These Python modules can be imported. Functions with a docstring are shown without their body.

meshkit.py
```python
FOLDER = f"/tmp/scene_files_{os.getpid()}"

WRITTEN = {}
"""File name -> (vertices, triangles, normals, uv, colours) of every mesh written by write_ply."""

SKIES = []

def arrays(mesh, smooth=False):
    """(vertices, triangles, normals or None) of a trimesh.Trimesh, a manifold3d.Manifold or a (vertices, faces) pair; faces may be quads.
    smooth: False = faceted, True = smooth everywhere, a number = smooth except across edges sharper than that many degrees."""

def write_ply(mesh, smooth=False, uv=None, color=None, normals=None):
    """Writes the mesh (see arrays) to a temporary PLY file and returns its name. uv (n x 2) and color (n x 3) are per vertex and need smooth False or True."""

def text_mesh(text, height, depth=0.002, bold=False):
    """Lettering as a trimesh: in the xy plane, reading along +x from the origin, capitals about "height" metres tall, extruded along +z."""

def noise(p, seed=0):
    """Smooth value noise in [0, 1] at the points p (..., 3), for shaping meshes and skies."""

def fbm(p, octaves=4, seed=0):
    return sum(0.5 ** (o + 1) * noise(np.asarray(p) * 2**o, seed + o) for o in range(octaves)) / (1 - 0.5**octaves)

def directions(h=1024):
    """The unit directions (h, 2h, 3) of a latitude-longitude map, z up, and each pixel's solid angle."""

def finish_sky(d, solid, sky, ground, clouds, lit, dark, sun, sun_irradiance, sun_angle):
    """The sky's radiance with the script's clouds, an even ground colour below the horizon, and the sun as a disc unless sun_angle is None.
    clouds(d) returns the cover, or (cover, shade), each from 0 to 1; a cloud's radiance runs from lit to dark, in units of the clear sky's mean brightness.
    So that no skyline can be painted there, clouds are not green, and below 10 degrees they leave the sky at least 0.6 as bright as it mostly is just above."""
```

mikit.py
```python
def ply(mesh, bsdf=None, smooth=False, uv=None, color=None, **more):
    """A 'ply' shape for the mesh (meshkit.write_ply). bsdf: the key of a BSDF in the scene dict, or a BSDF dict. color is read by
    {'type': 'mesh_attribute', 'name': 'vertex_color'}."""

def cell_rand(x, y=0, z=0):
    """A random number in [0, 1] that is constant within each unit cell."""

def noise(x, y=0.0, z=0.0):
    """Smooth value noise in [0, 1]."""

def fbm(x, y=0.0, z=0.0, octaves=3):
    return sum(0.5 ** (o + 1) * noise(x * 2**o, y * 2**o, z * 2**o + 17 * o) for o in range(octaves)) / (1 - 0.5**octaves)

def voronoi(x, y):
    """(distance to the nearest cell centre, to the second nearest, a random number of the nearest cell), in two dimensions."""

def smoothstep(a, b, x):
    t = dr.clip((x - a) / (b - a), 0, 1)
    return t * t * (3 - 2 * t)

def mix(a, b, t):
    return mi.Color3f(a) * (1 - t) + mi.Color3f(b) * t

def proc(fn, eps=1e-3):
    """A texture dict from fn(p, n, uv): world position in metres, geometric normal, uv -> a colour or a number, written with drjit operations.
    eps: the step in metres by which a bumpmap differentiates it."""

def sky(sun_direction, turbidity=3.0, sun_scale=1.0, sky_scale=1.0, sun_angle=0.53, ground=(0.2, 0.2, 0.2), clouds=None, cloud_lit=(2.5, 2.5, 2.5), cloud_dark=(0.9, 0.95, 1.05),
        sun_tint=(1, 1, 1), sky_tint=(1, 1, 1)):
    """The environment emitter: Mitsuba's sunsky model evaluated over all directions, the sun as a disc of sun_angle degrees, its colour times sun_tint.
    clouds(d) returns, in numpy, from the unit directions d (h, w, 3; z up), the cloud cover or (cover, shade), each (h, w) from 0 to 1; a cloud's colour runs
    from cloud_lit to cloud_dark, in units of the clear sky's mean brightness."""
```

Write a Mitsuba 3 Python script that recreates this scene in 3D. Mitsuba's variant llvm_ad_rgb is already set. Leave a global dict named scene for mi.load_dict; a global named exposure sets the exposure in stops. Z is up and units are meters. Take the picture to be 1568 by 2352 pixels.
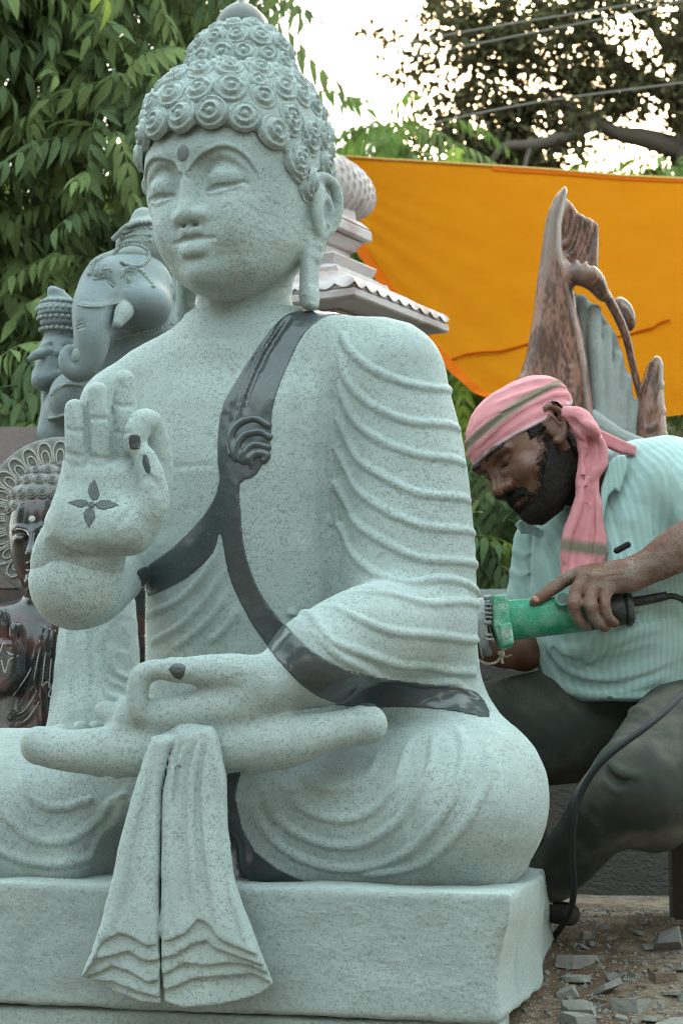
import math, random
import numpy as np
import drjit as dr
import trimesh
from scipy.spatial import cKDTree
from scipy.interpolate import PchipInterpolator
import mitsuba as mi
import mikit, meshkit
from mikit import proc, noise, fbm, smoothstep, mix

T = mi.ScalarTransform4f
scene, labels = {}, {}

# ---------------------------------------------------------------- camera, sky, exposure
CAM = np.array([0.0, 0.0, 0.5])
PITCH = math.radians(6.5)
scene['camera'] = {'type': 'thinlens', 'fov': 2 * math.degrees(math.atan(1176 / 4400)), 'fov_axis': 'y', 'near_clip': 0.05, 'far_clip': 400.0,
                   'aperture_radius': 0.0034, 'focus_distance': 2.98,
                   'to_world': T().look_at(origin=CAM.tolist(), target=[0, math.cos(PITCH), 0.5 + math.sin(PITCH)], up=[0, 0, 1])}


SUN = np.array([0.22, 0.95, 0.42]) / np.linalg.norm([0.22, 0.95, 0.42])


def overcast(d):
    # even cloud, warmer and brighter towards the low sun behind the trees
    near = np.exp(-(np.degrees(np.arccos(np.clip(d @ SUN, -1, 1))) / 38.0) ** 2)
    haze = 0.42 * np.exp(-(np.degrees(np.arcsin(np.clip(d[..., 2], 0, 1))) / 26.0) ** 2)        # evening haze low all round
    return np.ones(d.shape[:2]), 1 - np.maximum(near, haze)


scene['sky'] = mikit.sky(SUN, turbidity=3.0, sun_scale=0.10, sun_angle=24, sun_tint=(1.0, 0.88, 0.66), clouds=overcast, cloud_lit=(4.2, 3.9, 3.1), cloud_dark=(2.05, 2.62, 2.80), ground=(0.15, 0.14, 0.12))
exposure = 4.05



# lines drawn on the carved surfaces, in metres
CURVES = {
    'fold_a1': [(0.0007, 3.162, 1.1664), (0.0116, 3.1382, 1.1319), (0.0475, 3.1171, 1.0947), (0.1048, 3.1146, 1.0688), (0.1563, 3.1412, 1.0641), (0.1859, 3.2024, 1.0728)],
    'fold_a2': [(-0.0065, 3.1446, 1.1258), (0.0115, 3.1312, 1.0718), (0.0545, 3.1127, 1.0284), (0.1185, 3.1035, 1.0016), (0.1953, 3.1702, 1.0013)],
    'fold_a3': [(-0.0065, 3.1395, 1.0733), (0.0187, 3.1317, 1.0134), (0.0614, 3.1053, 0.973), (0.125, 3.0954, 0.9464), (0.2028, 3.1569, 0.9406)],
    'fold_a4': [(-0.0065, 3.1449, 1.0156), (0.0223, 3.1332, 0.9518), (0.0682, 3.0972, 0.9108), (0.1315, 3.0885, 0.8811), (0.2111, 3.1577, 0.8787)],
    'fold_a5': [(-0.0101, 3.1534, 0.9657), (0.0187, 3.1378, 0.9053), (0.0679, 3.0929, 0.8567), (0.1382, 3.0849, 0.8274), (0.2186, 3.169, 0.8254)],
    'fold_a6': [(-0.0138, 3.1628, 0.9085), (0.0186, 3.1351, 0.8471), (0.0747, 3.0863, 0.7992), (0.1377, 3.0802, 0.7739), (0.2247, 3.1793, 0.7732)],
    'fold_a7': [(-0.016, 3.1713, 0.8511), (0.0115, 3.1465, 0.8014), (0.0466, 3.0972, 0.7577), (0.0946, 3.0531, 0.7366), (0.1587, 3.0815, 0.7423), (0.2273, 3.1793, 0.7267)],
    'fold_a8': [(0.0109, 2.9867, 0.711), (0.0654, 2.9944, 0.7136), (0.1354, 3.0375, 0.7007), (0.2278, 3.1793, 0.7079)],
    'fold_a9': [(-0.0298, 2.9729, 0.6931), (0.0241, 2.9451, 0.6712), (0.0781, 2.9654, 0.6521), (0.1491, 3.0396, 0.649), (0.2222, 3.1579, 0.6477)],
    'fold_a10': [(-0.0891, 3.1589, 0.6979), (-0.0292, 2.9196, 0.6498), (0.0306, 2.9367, 0.6174), (0.1142, 3.0351, 0.6007), (0.2178, 3.1625, 0.5942)],
    'fold_a11': [(-0.0559, 2.9275, 0.6568), (0.0106, 2.9252, 0.6037), (0.1017, 3.0758, 0.5812), (0.1808, 3.1188, 0.5767), (0.2183, 3.1533, 0.5548)],
    'pleat_1': [(-0.0234, 3.1685, 1.1678), (-0.0283, 3.1453, 1.0597), (-0.0318, 3.1475, 0.9502), (-0.0282, 3.1689, 0.8072), (-0.0605, 3.1654, 0.7128)],
    'pleat_2': [(-0.0044, 3.1462, 1.1335), (-0.0159, 3.1455, 1.023), (-0.0159, 3.1608, 0.9155), (-0.0065, 3.1766, 0.8006)],
    'pleat_3': [(-0.0505, 3.1687, 1.1604), (-0.0678, 3.134, 1.0211), (-0.0676, 3.1405, 0.8766), (-0.0748, 3.1556, 0.7481)],
    'pleat_4': [(-0.0687, 3.1631, 1.1369), (-0.0928, 3.129, 0.9839), (-0.1033, 3.1376, 0.8402)],
    'belly_1': [(-0.3337, 3.2913, 0.6913), (-0.28, 3.2052, 0.7118), (-0.2343, 3.1733, 0.7495), (-0.2008, 3.1525, 0.802)],
    'belly_2': [(-0.3259, 3.2705, 0.6455), (-0.2723, 3.2047, 0.6717), (-0.2269, 3.1762, 0.7135), (-0.1936, 3.1571, 0.7641)],
    'belly_3': [(-0.2802, 3.2157, 0.6358), (-0.2382, 3.1869, 0.6649), (-0.2048, 3.1702, 0.6987), (-0.1842, 3.1605, 0.7326)],
    'belly_4': [(-0.2196, 3.1825, 0.643), (-0.1901, 3.1698, 0.6698), (-0.1697, 3.1611, 0.701)],
    'knee_1': [(-0.065, 3.0703, 0.4329), (-0.0369, 3.038, 0.4126), (-0.0027, 3.0209, 0.409), (0.038, 3.0107, 0.4241), (0.0622, 3.0324, 0.4642)],
    'knee_2': [(-0.0964, 3.0814, 0.4223), (-0.0643, 3.0439, 0.3826), (-0.0163, 3.0183, 0.3635), (0.0377, 2.9961, 0.3711), (0.0844, 2.9769, 0.4183), (0.1137, 3.0338, 0.4914)],
    'knee_3': [(-0.1278, 3.0846, 0.4154), (-0.0992, 3.0674, 0.3612), (-0.0436, 3.0398, 0.3288), (0.0243, 3.0148, 0.3235), (0.0906, 2.9644, 0.3659), (0.1338, 2.9555, 0.4387), (0.1475, 3.0234, 0.4982)],
    'knee_4': [(-0.1451, 3.0855, 0.3947), (-0.1202, 3.0768, 0.3403), (-0.0576, 3.0575, 0.2973), (0.0245, 3.0339, 0.2855), (0.0976, 2.9822, 0.3122), (0.1619, 2.9275, 0.3871), (0.1883, 2.9703, 0.4716), (0.1762, 3.047, 0.5118)],
    'knee_5': [(0.0245, 3.0409, 0.2736), (0.1113, 2.9918, 0.2918), (0.1815, 2.9281, 0.3545), (0.2229, 2.9451, 0.4323), (0.2211, 3.005, 0.4915)],
    'knee_6': [(-0.5293, 3.1585, 0.431), (-0.504, 3.1379, 0.3929), (-0.4689, 3.1415, 0.3753), (-0.4278, 3.1504, 0.382), (-0.3735, 2.9933, 0.4312)],
    'knee_7': [(-0.5697, 3.1478, 0.4136), (-0.5372, 3.1301, 0.3584), (-0.4879, 3.1335, 0.3235), (-0.432, 3.1358, 0.3268), (-0.3857, 3.1542, 0.3713), (-0.342, 2.9837, 0.4314)],
    'knee_8': [(-0.5809, 3.142, 0.323), (-0.524, 3.1424, 0.2952), (-0.4659, 3.132, 0.2855), (-0.4067, 3.1601, 0.301), (-0.3649, 3.1605, 0.357), (-0.3461, 3.1438, 0.4137)],
    'chest_line': [(-0.291, 3.1797, 0.9364), (-0.249, 3.1557, 0.9368), (-0.2046, 3.14, 0.9361)],
    'strap_1': [(-0.0857, 3.1937, 1.1971), (-0.1257, 3.1655, 1.13), (-0.1536, 3.1443, 1.0595), (-0.1644, 3.1355, 0.9994)],
    'strap_2': [(-0.1061, 3.1838, 1.1845), (-0.1453, 3.1631, 1.1146), (-0.1709, 3.144, 1.0447), (-0.1831, 3.1378, 0.9852)],
    'strap_3': [(-0.0952, 3.1882, 1.1907), (-0.1359, 3.1642, 1.1223), (-0.1622, 3.1438, 1.0521), (-0.1738, 3.1369, 0.996)],
    'strap': [(-0.0699, 3.2138, 1.2136), (-0.0989, 3.1907, 1.1965), (-0.1349, 3.1722, 1.1499), (-0.174, 3.1574, 1.0839), (-0.1972, 3.1486, 1.0382), (-0.2051, 3.1434, 0.9861), (-0.2046, 3.1399, 0.9382), (-0.203, 3.141, 0.9057), (-0.2191, 3.1502, 0.8669), (-0.2565, 3.1716, 0.8256), (-0.2952, 3.202, 0.7957), (-0.3382, 3.2039, 0.7702), (-0.3344, 3.2191, 0.7457), (-0.3287, 3.2673, 0.7271), (-0.2878, 3.208, 0.7376), (-0.2491, 3.1774, 0.7571), (-0.2117, 3.1562, 0.7915), (-0.2001, 3.1502, 0.8234), (-0.1863, 3.1571, 0.7554), (-0.161, 3.1596, 0.698), (-0.1321, 3.162, 0.6514), (-0.0886, 2.9182, 0.5968), (-0.0556, 2.9257, 0.564), (-0.0161, 2.9599, 0.5434), (0.0444, 2.9732, 0.537), (0.1165, 3.1041, 0.5365), (0.1795, 3.1016, 0.5316), (0.238, 3.0973, 0.5218), (0.2229, 3.1662, 0.5622), (0.1514, 3.0947, 0.5733), (0.0794, 3.024, 0.5798), (0.024, 2.9405, 0.5876), (-0.0158, 2.9123, 0.6032), (-0.0555, 2.9135, 0.6296), (-0.1034, 3.1577, 0.6835), (-0.1392, 3.1515, 0.737), (-0.1593, 3.1441, 0.7976), (-0.1658, 3.137, 0.8618), (-0.1658, 3.133, 0.9046), (-0.1391, 3.1283, 0.9185), (-0.1178, 3.1272, 0.9691), (-0.1146, 3.1318, 1.0207), (-0.1042, 3.1406, 1.0662), (-0.0832, 3.1598, 1.1214), (-0.0616, 3.1721, 1.1648), (-0.0288, 3.1942, 1.1972), (0.0007, 3.2173, 1.2099)],
    'recess': [(-0.1844, 3.1007, 0.4329), (-0.1603, 3.0941, 0.4344), (-0.1685, 3.0954, 0.3944), (-0.1584, 3.0953, 0.3449), (-0.1356, 3.0846, 0.3085), (-0.0978, 3.0755, 0.2812), (-0.0468, 3.0769, 0.2587), (-0.1137, 3.0988, 0.2556), (-0.1796, 3.1601, 0.2522), (-0.1933, 3.1706, 0.3004), (-0.1947, 3.1036, 0.3803)],
    'knot_1': [(-0.1798, 3.1337, 0.9541), (-0.1831, 3.1375, 0.9815), (-0.1702, 3.1371, 1.0041), (-0.1435, 3.1342, 1.0124), (-0.1209, 3.1303, 1.0001)],
    'knot_2': [(-0.1725, 3.132, 0.9465), (-0.172, 3.1332, 0.9671), (-0.1598, 3.1327, 0.9844), (-0.136, 3.1303, 0.9899), (-0.1193, 3.128, 0.9808)],
    'knot_3': [(-0.1609, 3.1298, 0.9419), (-0.158, 3.1294, 0.9563), (-0.1437, 3.1288, 0.9679), (-0.1213, 3.1268, 0.9632)],
    'knot_4': [(-0.1508, 3.1283, 0.946), (-0.1393, 3.1272, 0.9531), (-0.1234, 3.1268, 0.9501), (-0.1277, 3.1264, 0.9414)],
    'knot_5': [(-0.1522, 3.1284, 0.9431), (-0.1478, 3.1281, 0.9344), (-0.1492, 3.1286, 0.9272)],
    'hc1': [(-0.4292, 2.9543, 0.9671), (-0.4159, 2.9469, 0.9626), (-0.3999, 2.9542, 0.9623)],
    'hc2': [(-0.3943, 2.9556, 0.9845), (-0.3786, 2.9498, 0.9822), (-0.3634, 2.9588, 0.9837)],
    'hc3': [(-0.3577, 2.9764, 1.0088), (-0.3411, 2.9695, 1.0062), (-0.3262, 2.9772, 1.0061)],
    'hc4': [(-0.3964, 2.9576, 0.9244), (-0.3754, 2.9528, 0.921), (-0.3579, 2.9654, 0.9214)],
    'hc5': [(-0.3568, 2.974, 0.9654), (-0.3367, 2.9361, 0.9581), (-0.3227, 2.9255, 0.9551)],
    'hc6': [(-0.4315, 2.9648, 0.931), (-0.4142, 2.9489, 0.9245), (-0.3999, 2.9538, 0.9225)],
    'hc7': [(-0.356, 2.9721, 0.9251), (-0.3406, 2.9682, 0.9232), (-0.3299, 2.9706, 0.9222)],
    'hg1': [(-0.3981, 2.9612, 1.0062), (-0.3962, 2.9574, 0.9573), (-0.3946, 2.9595, 0.9206)],
    'hg2': [(-0.3629, 2.972, 1.0288), (-0.3599, 2.9647, 0.9722), (-0.3575, 2.9669, 0.9244)],
    'thenar': [(-0.3129, 2.9288, 0.8952), (-0.3173, 2.9354, 0.8656), (-0.326, 2.921, 0.8301), (-0.3482, 2.9193, 0.8017)],
    'thenar_2': [(-0.3043, 2.9235, 0.8897), (-0.2828, 2.9243, 0.8777), (-0.2799, 2.9252, 0.8508)],
    'wrist': [(-0.4475, 2.9417, 0.7953), (-0.419, 2.9422, 0.7731), (-0.3835, 2.9547, 0.7647), (-0.3416, 2.9411, 0.773), (-0.3113, 2.9243, 0.7982)],
    'petal_1': [(-0.3847, 2.9382, 0.8524), (-0.392, 2.9407, 0.8676), (-0.3899, 2.9443, 0.8789), (-0.3821, 2.9454, 0.8872), (-0.3763, 2.9435, 0.8734), (-0.3732, 2.9418, 0.8609), (-0.3768, 2.9396, 0.8539)],
    'petal_2': [(-0.381, 2.9366, 0.8468), (-0.3714, 2.9396, 0.8539), (-0.3592, 2.9387, 0.8538), (-0.342, 2.9304, 0.8453), (-0.3538, 2.9284, 0.8397), (-0.3661, 2.9309, 0.8373), (-0.3746, 2.9343, 0.8397)],
    'petal_3': [(-0.3866, 2.9331, 0.8409), (-0.3797, 2.9324, 0.8355), (-0.3777, 2.9285, 0.8256), (-0.3872, 2.9266, 0.8085), (-0.3947, 2.9261, 0.8213), (-0.3965, 2.928, 0.8323), (-0.3917, 2.9313, 0.8394)],
    'petal_4': [(-0.3907, 2.9336, 0.8451), (-0.4008, 2.9291, 0.8398), (-0.4074, 2.9285, 0.8424), (-0.4219, 2.9305, 0.8487), (-0.4081, 2.9324, 0.8537), (-0.3965, 2.9356, 0.8541), (-0.3898, 2.936, 0.8501)],
    'petal_c': [(-0.3885, 2.9364, 0.8501), (-0.3833, 2.9379, 0.851), (-0.3797, 2.9368, 0.8468), (-0.3814, 2.9346, 0.8418), (-0.3866, 2.9331, 0.8409), (-0.3901, 2.9338, 0.8451)],
    'nail_1': [(-0.3277, 2.9283, 0.9528), (-0.3235, 2.9262, 0.9539), (-0.3147, 2.9261, 0.9539), (-0.3102, 2.928, 0.9514), (-0.3095, 2.9294, 0.9394), (-0.3111, 2.9268, 0.9315), (-0.3187, 2.9282, 0.9304), (-0.3257, 2.9305, 0.9321), (-0.3283, 2.9293, 0.9407)],
    'nail_2': [(-0.3061, 2.9242, 0.9223), (-0.3008, 2.9249, 0.9231), (-0.296, 2.925, 0.9143), (-0.2929, 2.9232, 0.8992), (-0.2955, 2.9233, 0.8911), (-0.3016, 2.9231, 0.8965), (-0.3066, 2.9241, 0.9088)],
    'nail_3': [(-0.2628, 2.9207, 0.5916), (-0.2556, 2.9211, 0.6009), (-0.2443, 2.9207, 0.6015), (-0.236, 2.9169, 0.5968), (-0.2379, 2.9172, 0.5849), (-0.2438, 2.925, 0.5759), (-0.253, 2.9241, 0.5785)],
    'c1': [(-0.2259, 2.9096, 0.4917), (-0.2486, 2.9105, 0.4461), (-0.2559, 2.9054, 0.3686), (-0.2519, 2.8946, 0.2603), (-0.2476, 2.889, 0.2099)],
    'c2': [(-0.2112, 2.9052, 0.4917), (-0.2249, 2.9032, 0.4333), (-0.225, 2.8962, 0.3561), (-0.2156, 2.8852, 0.261), (-0.2073, 2.8808, 0.2361)],
    'c3': [(-0.1979, 2.9023, 0.4917), (-0.2048, 2.8968, 0.4205), (-0.2025, 2.8904, 0.3564), (-0.1893, 2.8784, 0.2616), (-0.1724, 2.875, 0.1799)],
    'c4': [(-0.2378, 2.9112, 0.4852), (-0.2486, 2.9105, 0.4461), (-0.2495, 2.9055, 0.3879)],
    'c5': [(-0.2177, 2.906, 0.4852), (-0.2347, 2.9045, 0.4203), (-0.2364, 2.8963, 0.324), (-0.228, 2.8845, 0.2167)],
    'c6': [(-0.2024, 2.902, 0.4852), (-0.2139, 2.898, 0.4076), (-0.2085, 2.8885, 0.3181), (-0.1953, 2.8766, 0.2238)],
    'c7': [(-0.1873, 2.8955, 0.4464), (-0.184, 2.8857, 0.3566), (-0.1696, 2.8728, 0.2557), (-0.1428, 2.8598, 0.1816)],
    'c8': [(-0.2855, 2.9197, 0.446), (-0.3025, 2.9159, 0.3551), (-0.3164, 2.9109, 0.2589), (-0.3306, 2.91, 0.2078)],
    'c9': [(-0.2985, 2.9208, 0.4199), (-0.317, 2.9185, 0.3421), (-0.3319, 2.9149, 0.2586), (-0.3543, 2.9215, 0.1747)],
    't1': [(0.4029, 3.3942, 1.0549), (0.4279, 3.3781, 1.0342), (0.4432, 3.3977, 1.0096), (0.4408, 3.3942, 0.9776), (0.4302, 3.3892, 0.9377)],
    't2': [(0.4243, 3.3783, 1.0499), (0.4481, 3.3724, 1.0333), (0.467, 3.4001, 1.01), (0.4676, 3.3969, 0.978), (0.4493, 3.3919, 0.9459)],
    't3': [(0.4365, 3.3926, 0.9656), (0.4282, 3.3874, 0.9219), (0.4128, 3.3811, 0.8743), (0.3978, 3.3757, 0.835), (0.3921, 3.3715, 0.7882)],
    't4': [(0.4493, 3.3919, 0.9459), (0.4386, 3.386, 0.8983), (0.4216, 3.3796, 0.8509), (0.4114, 3.3753, 0.8179), (0.4057, 3.371, 0.7804)],
    't5': [(0.4604, 3.3967, 0.9152), (0.4549, 3.3846, 0.8669), (0.4489, 3.3792, 0.8198), (0.4393, 3.3754, 0.7808)],
    't6': [(0.4316, 3.3885, 0.9298), (0.4444, 3.3851, 0.8826), (0.4462, 3.3805, 0.8354), (0.4275, 3.3732, 0.7806)],
    't7': [(0.4129, 3.4018, 1.0379), (0.4329, 3.389, 1.0201), (0.4396, 3.3957, 0.9936)],
    's1': [(0.3619, 3.5142, 0.6404), (0.3783, 3.4939, 0.5922), (0.4182, 3.4472, 0.5677), (0.4902, 3.4064, 0.5607), (0.5823, 3.4034, 0.5653)],
    's2': [(0.3663, 3.4932, 0.657), (0.3828, 3.4752, 0.6153), (0.4246, 3.4343, 0.5845), (0.497, 3.3979, 0.5782)],
    's3': [(0.3768, 3.4721, 0.6624), (0.4028, 3.4411, 0.6375), (0.4446, 3.4018, 0.6437), (0.5096, 3.3688, 0.6728), (0.5791, 3.3707, 0.6882)],
    's4': [(0.3856, 3.4612, 0.6462), (0.431, 3.4201, 0.6135), (0.4956, 3.3836, 0.6199), (0.5636, 3.3748, 0.6425)],
    's5': [(0.4757, 3.413, 0.5593), (0.5195, 3.3949, 0.5743), (0.581, 3.3918, 0.601)],
    's6': [(0.3582, 3.5549, 0.8731), (0.3485, 3.5366, 0.8185), (0.3455, 3.5298, 0.7534)],
    's7': [(0.5907, 3.3829, 0.9761), (0.5753, 3.3658, 0.9347), (0.5779, 3.3634, 0.8879), (0.5906, 3.3746, 0.8503)],
    's8': [(0.3694, 3.5168, 0.849), (0.3796, 3.4827, 0.7977), (0.3897, 3.4537, 0.7243)],
    's9': [(0.3844, 3.4988, 0.8552), (0.3996, 3.4629, 0.8039), (0.4036, 3.4379, 0.7311)],
    's10': [(0.4845, 3.4355, 0.9199), (0.4937, 3.3989, 0.8373), (0.504, 3.3728, 0.7575)],
    's11': [(0.3214, 3.6008, 0.8408), (0.3373, 3.5542, 0.8241), (0.353, 3.5313, 0.8277)],
    's12': [(0.3162, 3.594, 0.799), (0.3332, 3.5493, 0.7855), (0.3493, 3.5306, 0.7921)],
    's14': [(0.4294, 3.4449, 0.8339), (0.4397, 3.4096, 0.7681), (0.4732, 3.3778, 0.7117)],
    's15': [(0.5406, 3.3958, 0.8838), (0.5529, 3.383, 0.8202), (0.5811, 3.3748, 0.7576)],
    's16': [(0.5102, 3.402, 0.8688), (0.5285, 3.3776, 0.7964), (0.5491, 3.3676, 0.7494)],
    's17': [(0.4033, 3.4488, 0.6066), (0.4602, 3.4089, 0.59), (0.5262, 3.3851, 0.6008), (0.5881, 3.3854, 0.6276)],
    's18': [(0.4878, 3.3721, 0.7113), (0.5323, 3.3644, 0.6955), (0.5957, 3.3757, 0.7115)],
    's13': [(0.5483, 3.3655, 0.7262), (0.5025, 3.368, 0.7111), (0.4585, 3.3878, 0.6661), (0.4312, 3.4223, 0.6058)],
    'k1': [(0.4271, 3.2997, 0.7655), (0.4513, 3.2954, 0.7651), (0.4855, 3.2972, 0.7728)],
    'k2': [(0.4456, 3.2928, 0.7574), (0.4702, 3.2964, 0.7592), (0.4965, 3.2962, 0.7652)],
    'k3': [(0.4334, 3.3008, 0.7731), (0.4599, 3.3016, 0.7762), (0.4935, 3.2994, 0.7805)],
    'k4': [(0.427, 3.3866, 0.7354), (0.4151, 3.2831, 0.7057), (0.4268, 3.318, 0.689)],
    'k5': [(0.4421, 3.2926, 0.7273), (0.4403, 3.2812, 0.7056), (0.449, 3.2925, 0.6854)],
    'l1': [(0.264, 3.4705, 0.5838), (0.3211, 3.4153, 0.5286), (0.392, 3.4331, 0.4825)],
    'l2': [(0.2522, 3.4209, 0.5441), (0.3121, 3.4051, 0.4903), (0.3768, 3.4386, 0.4517)],
    'l3': [(0.3591, 3.4772, 0.5918), (0.4093, 3.4417, 0.5366), (0.4568, 3.4525, 0.4979)],
    'l4': [(0.4022, 3.4462, 0.5521), (0.4655, 3.4552, 0.529), (0.5141, 3.4675, 0.5291)],
    'm1': [(0.4393, 3.1635, 0.452), (0.4443, 3.1499, 0.4382), (0.4637, 3.1384, 0.4279), (0.4919, 3.1381, 0.4265)],
    'm2': [(0.4325, 3.1574, 0.4345), (0.4433, 3.1449, 0.4193), (0.4666, 3.136, 0.414)],
    'm3': [(0.4294, 3.1567, 0.4239), (0.4398, 3.147, 0.4052), (0.4631, 3.138, 0.3985)],
    'm4': [(0.5172, 3.4882, 0.5292), (0.526, 3.2513, 0.5199), (0.5756, 3.2616, 0.52)],
    'm5': [(0.4848, 3.3217, 0.5129), (0.5136, 3.2213, 0.5038), (0.5585, 3.2289, 0.501)],
    'm6': [(0.4649, 3.2385, 0.4908), (0.5024, 3.1974, 0.4909), (0.5418, 3.2165, 0.4981)],
    'm7': [(0.4195, 3.1841, 0.3772), (0.41, 3.2259, 0.3397), (0.3881, 3.2904, 0.3001)],
    'f1': [(0.538, 4.4056, 1.7398), (0.5279, 4.3969, 1.6765), (0.5112, 4.3169, 1.573)],
    'f2': [(0.5567, 4.4098, 1.7178), (0.5486, 4.401, 1.6566), (0.5287, 4.3135, 1.5619)],
    'f3': [(0.5766, 4.414, 1.7063), (0.5695, 4.4052, 1.6472), (0.5475, 4.304, 1.5575)],
    'f4': [(0.5925, 4.4182, 1.7011), (0.5872, 4.4088, 1.6377), (0.5652, 4.3023, 1.5489)],
    'f5': [(0.5461, 4.4057, 1.7272), (0.5383, 4.399, 1.6666), (0.5197, 4.3216, 1.568)],
    'f6': [(0.5668, 4.4093, 1.7071), (0.5591, 4.4031, 1.6519), (0.538, 4.3078, 1.5605)],
    'f7': [(0.5853, 4.4182, 1.7032), (0.5788, 4.4071, 1.6373), (0.5572, 4.302, 1.5529)],
    'f8': [(0.5011, 4.303, 1.3806), (0.5094, 4.3059, 1.3791), (0.5195, 4.3095, 1.3616), (0.5255, 4.3115, 1.3398), (0.517, 4.3086, 1.3291), (0.507, 4.3051, 1.3507), (0.5031, 4.3037, 1.3706)],
    'f9': [(0.5056, 4.3046, 1.3243), (0.5147, 4.3078, 1.3108), (0.5283, 4.3125, 1.3168)],
    'f10': [(0.5064, 4.3049, 1.3123), (0.5155, 4.3081, 1.2968), (0.5291, 4.3128, 1.3007)],
    'f11': [(0.5063, 4.3048, 1.3002), (0.5163, 4.3083, 1.2777), (0.5319, 4.3138, 1.2797)],
    'f12': [(0.7633, 4.4392, 1.3086), (0.7405, 4.4138, 1.2957), (0.7287, 4.4081, 1.2586), (0.7158, 4.4063, 1.2327), (0.708, 4.408, 1.235)],
    'f13': [(0.7672, 4.4392, 1.2464), (0.7458, 4.4159, 1.2363), (0.7319, 4.4087, 1.2074), (0.715, 4.4056, 1.1967), (0.7015, 4.4088, 1.2064)],
    'f14': [(0.7722, 4.4392, 1.1865), (0.749, 4.4169, 1.183), (0.7301, 4.4083, 1.1694), (0.7047, 4.4065, 1.1773)],
    'f15': [(0.6629, 4.4712, 1.5161), (0.6835, 4.4654, 1.4979), (0.6919, 4.4692, 1.4735)],
    'f16': [(0.6673, 4.4623, 1.4877), (0.6827, 4.4621, 1.4803), (0.689, 4.472, 1.4614)],
    'f17': [(0.4775, 4.3634, 1.6883), (0.4651, 4.3323, 1.6077), (0.4517, 4.3105, 1.5101), (0.4401, 4.3042, 1.4274), (0.4245, 4.2959, 1.3499)],
    'e1': [(-0.4527, 3.8871, 1.433), (-0.4516, 3.8923, 1.4471), (-0.4386, 3.9043, 1.4547), (-0.4225, 3.9072, 1.4489)],
    'e2': [(-0.4509, 3.8879, 1.4295), (-0.4429, 3.8953, 1.4405), (-0.4341, 3.898, 1.4393), (-0.429, 3.8938, 1.4309), (-0.4366, 3.89, 1.4226), (-0.4473, 3.8885, 1.4241)],
    'e3': [(-0.5095, 3.8606, 1.423), (-0.4977, 3.8586, 1.4225), (-0.4784, 3.8628, 1.4189), (-0.4647, 3.8697, 1.405)],
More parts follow.
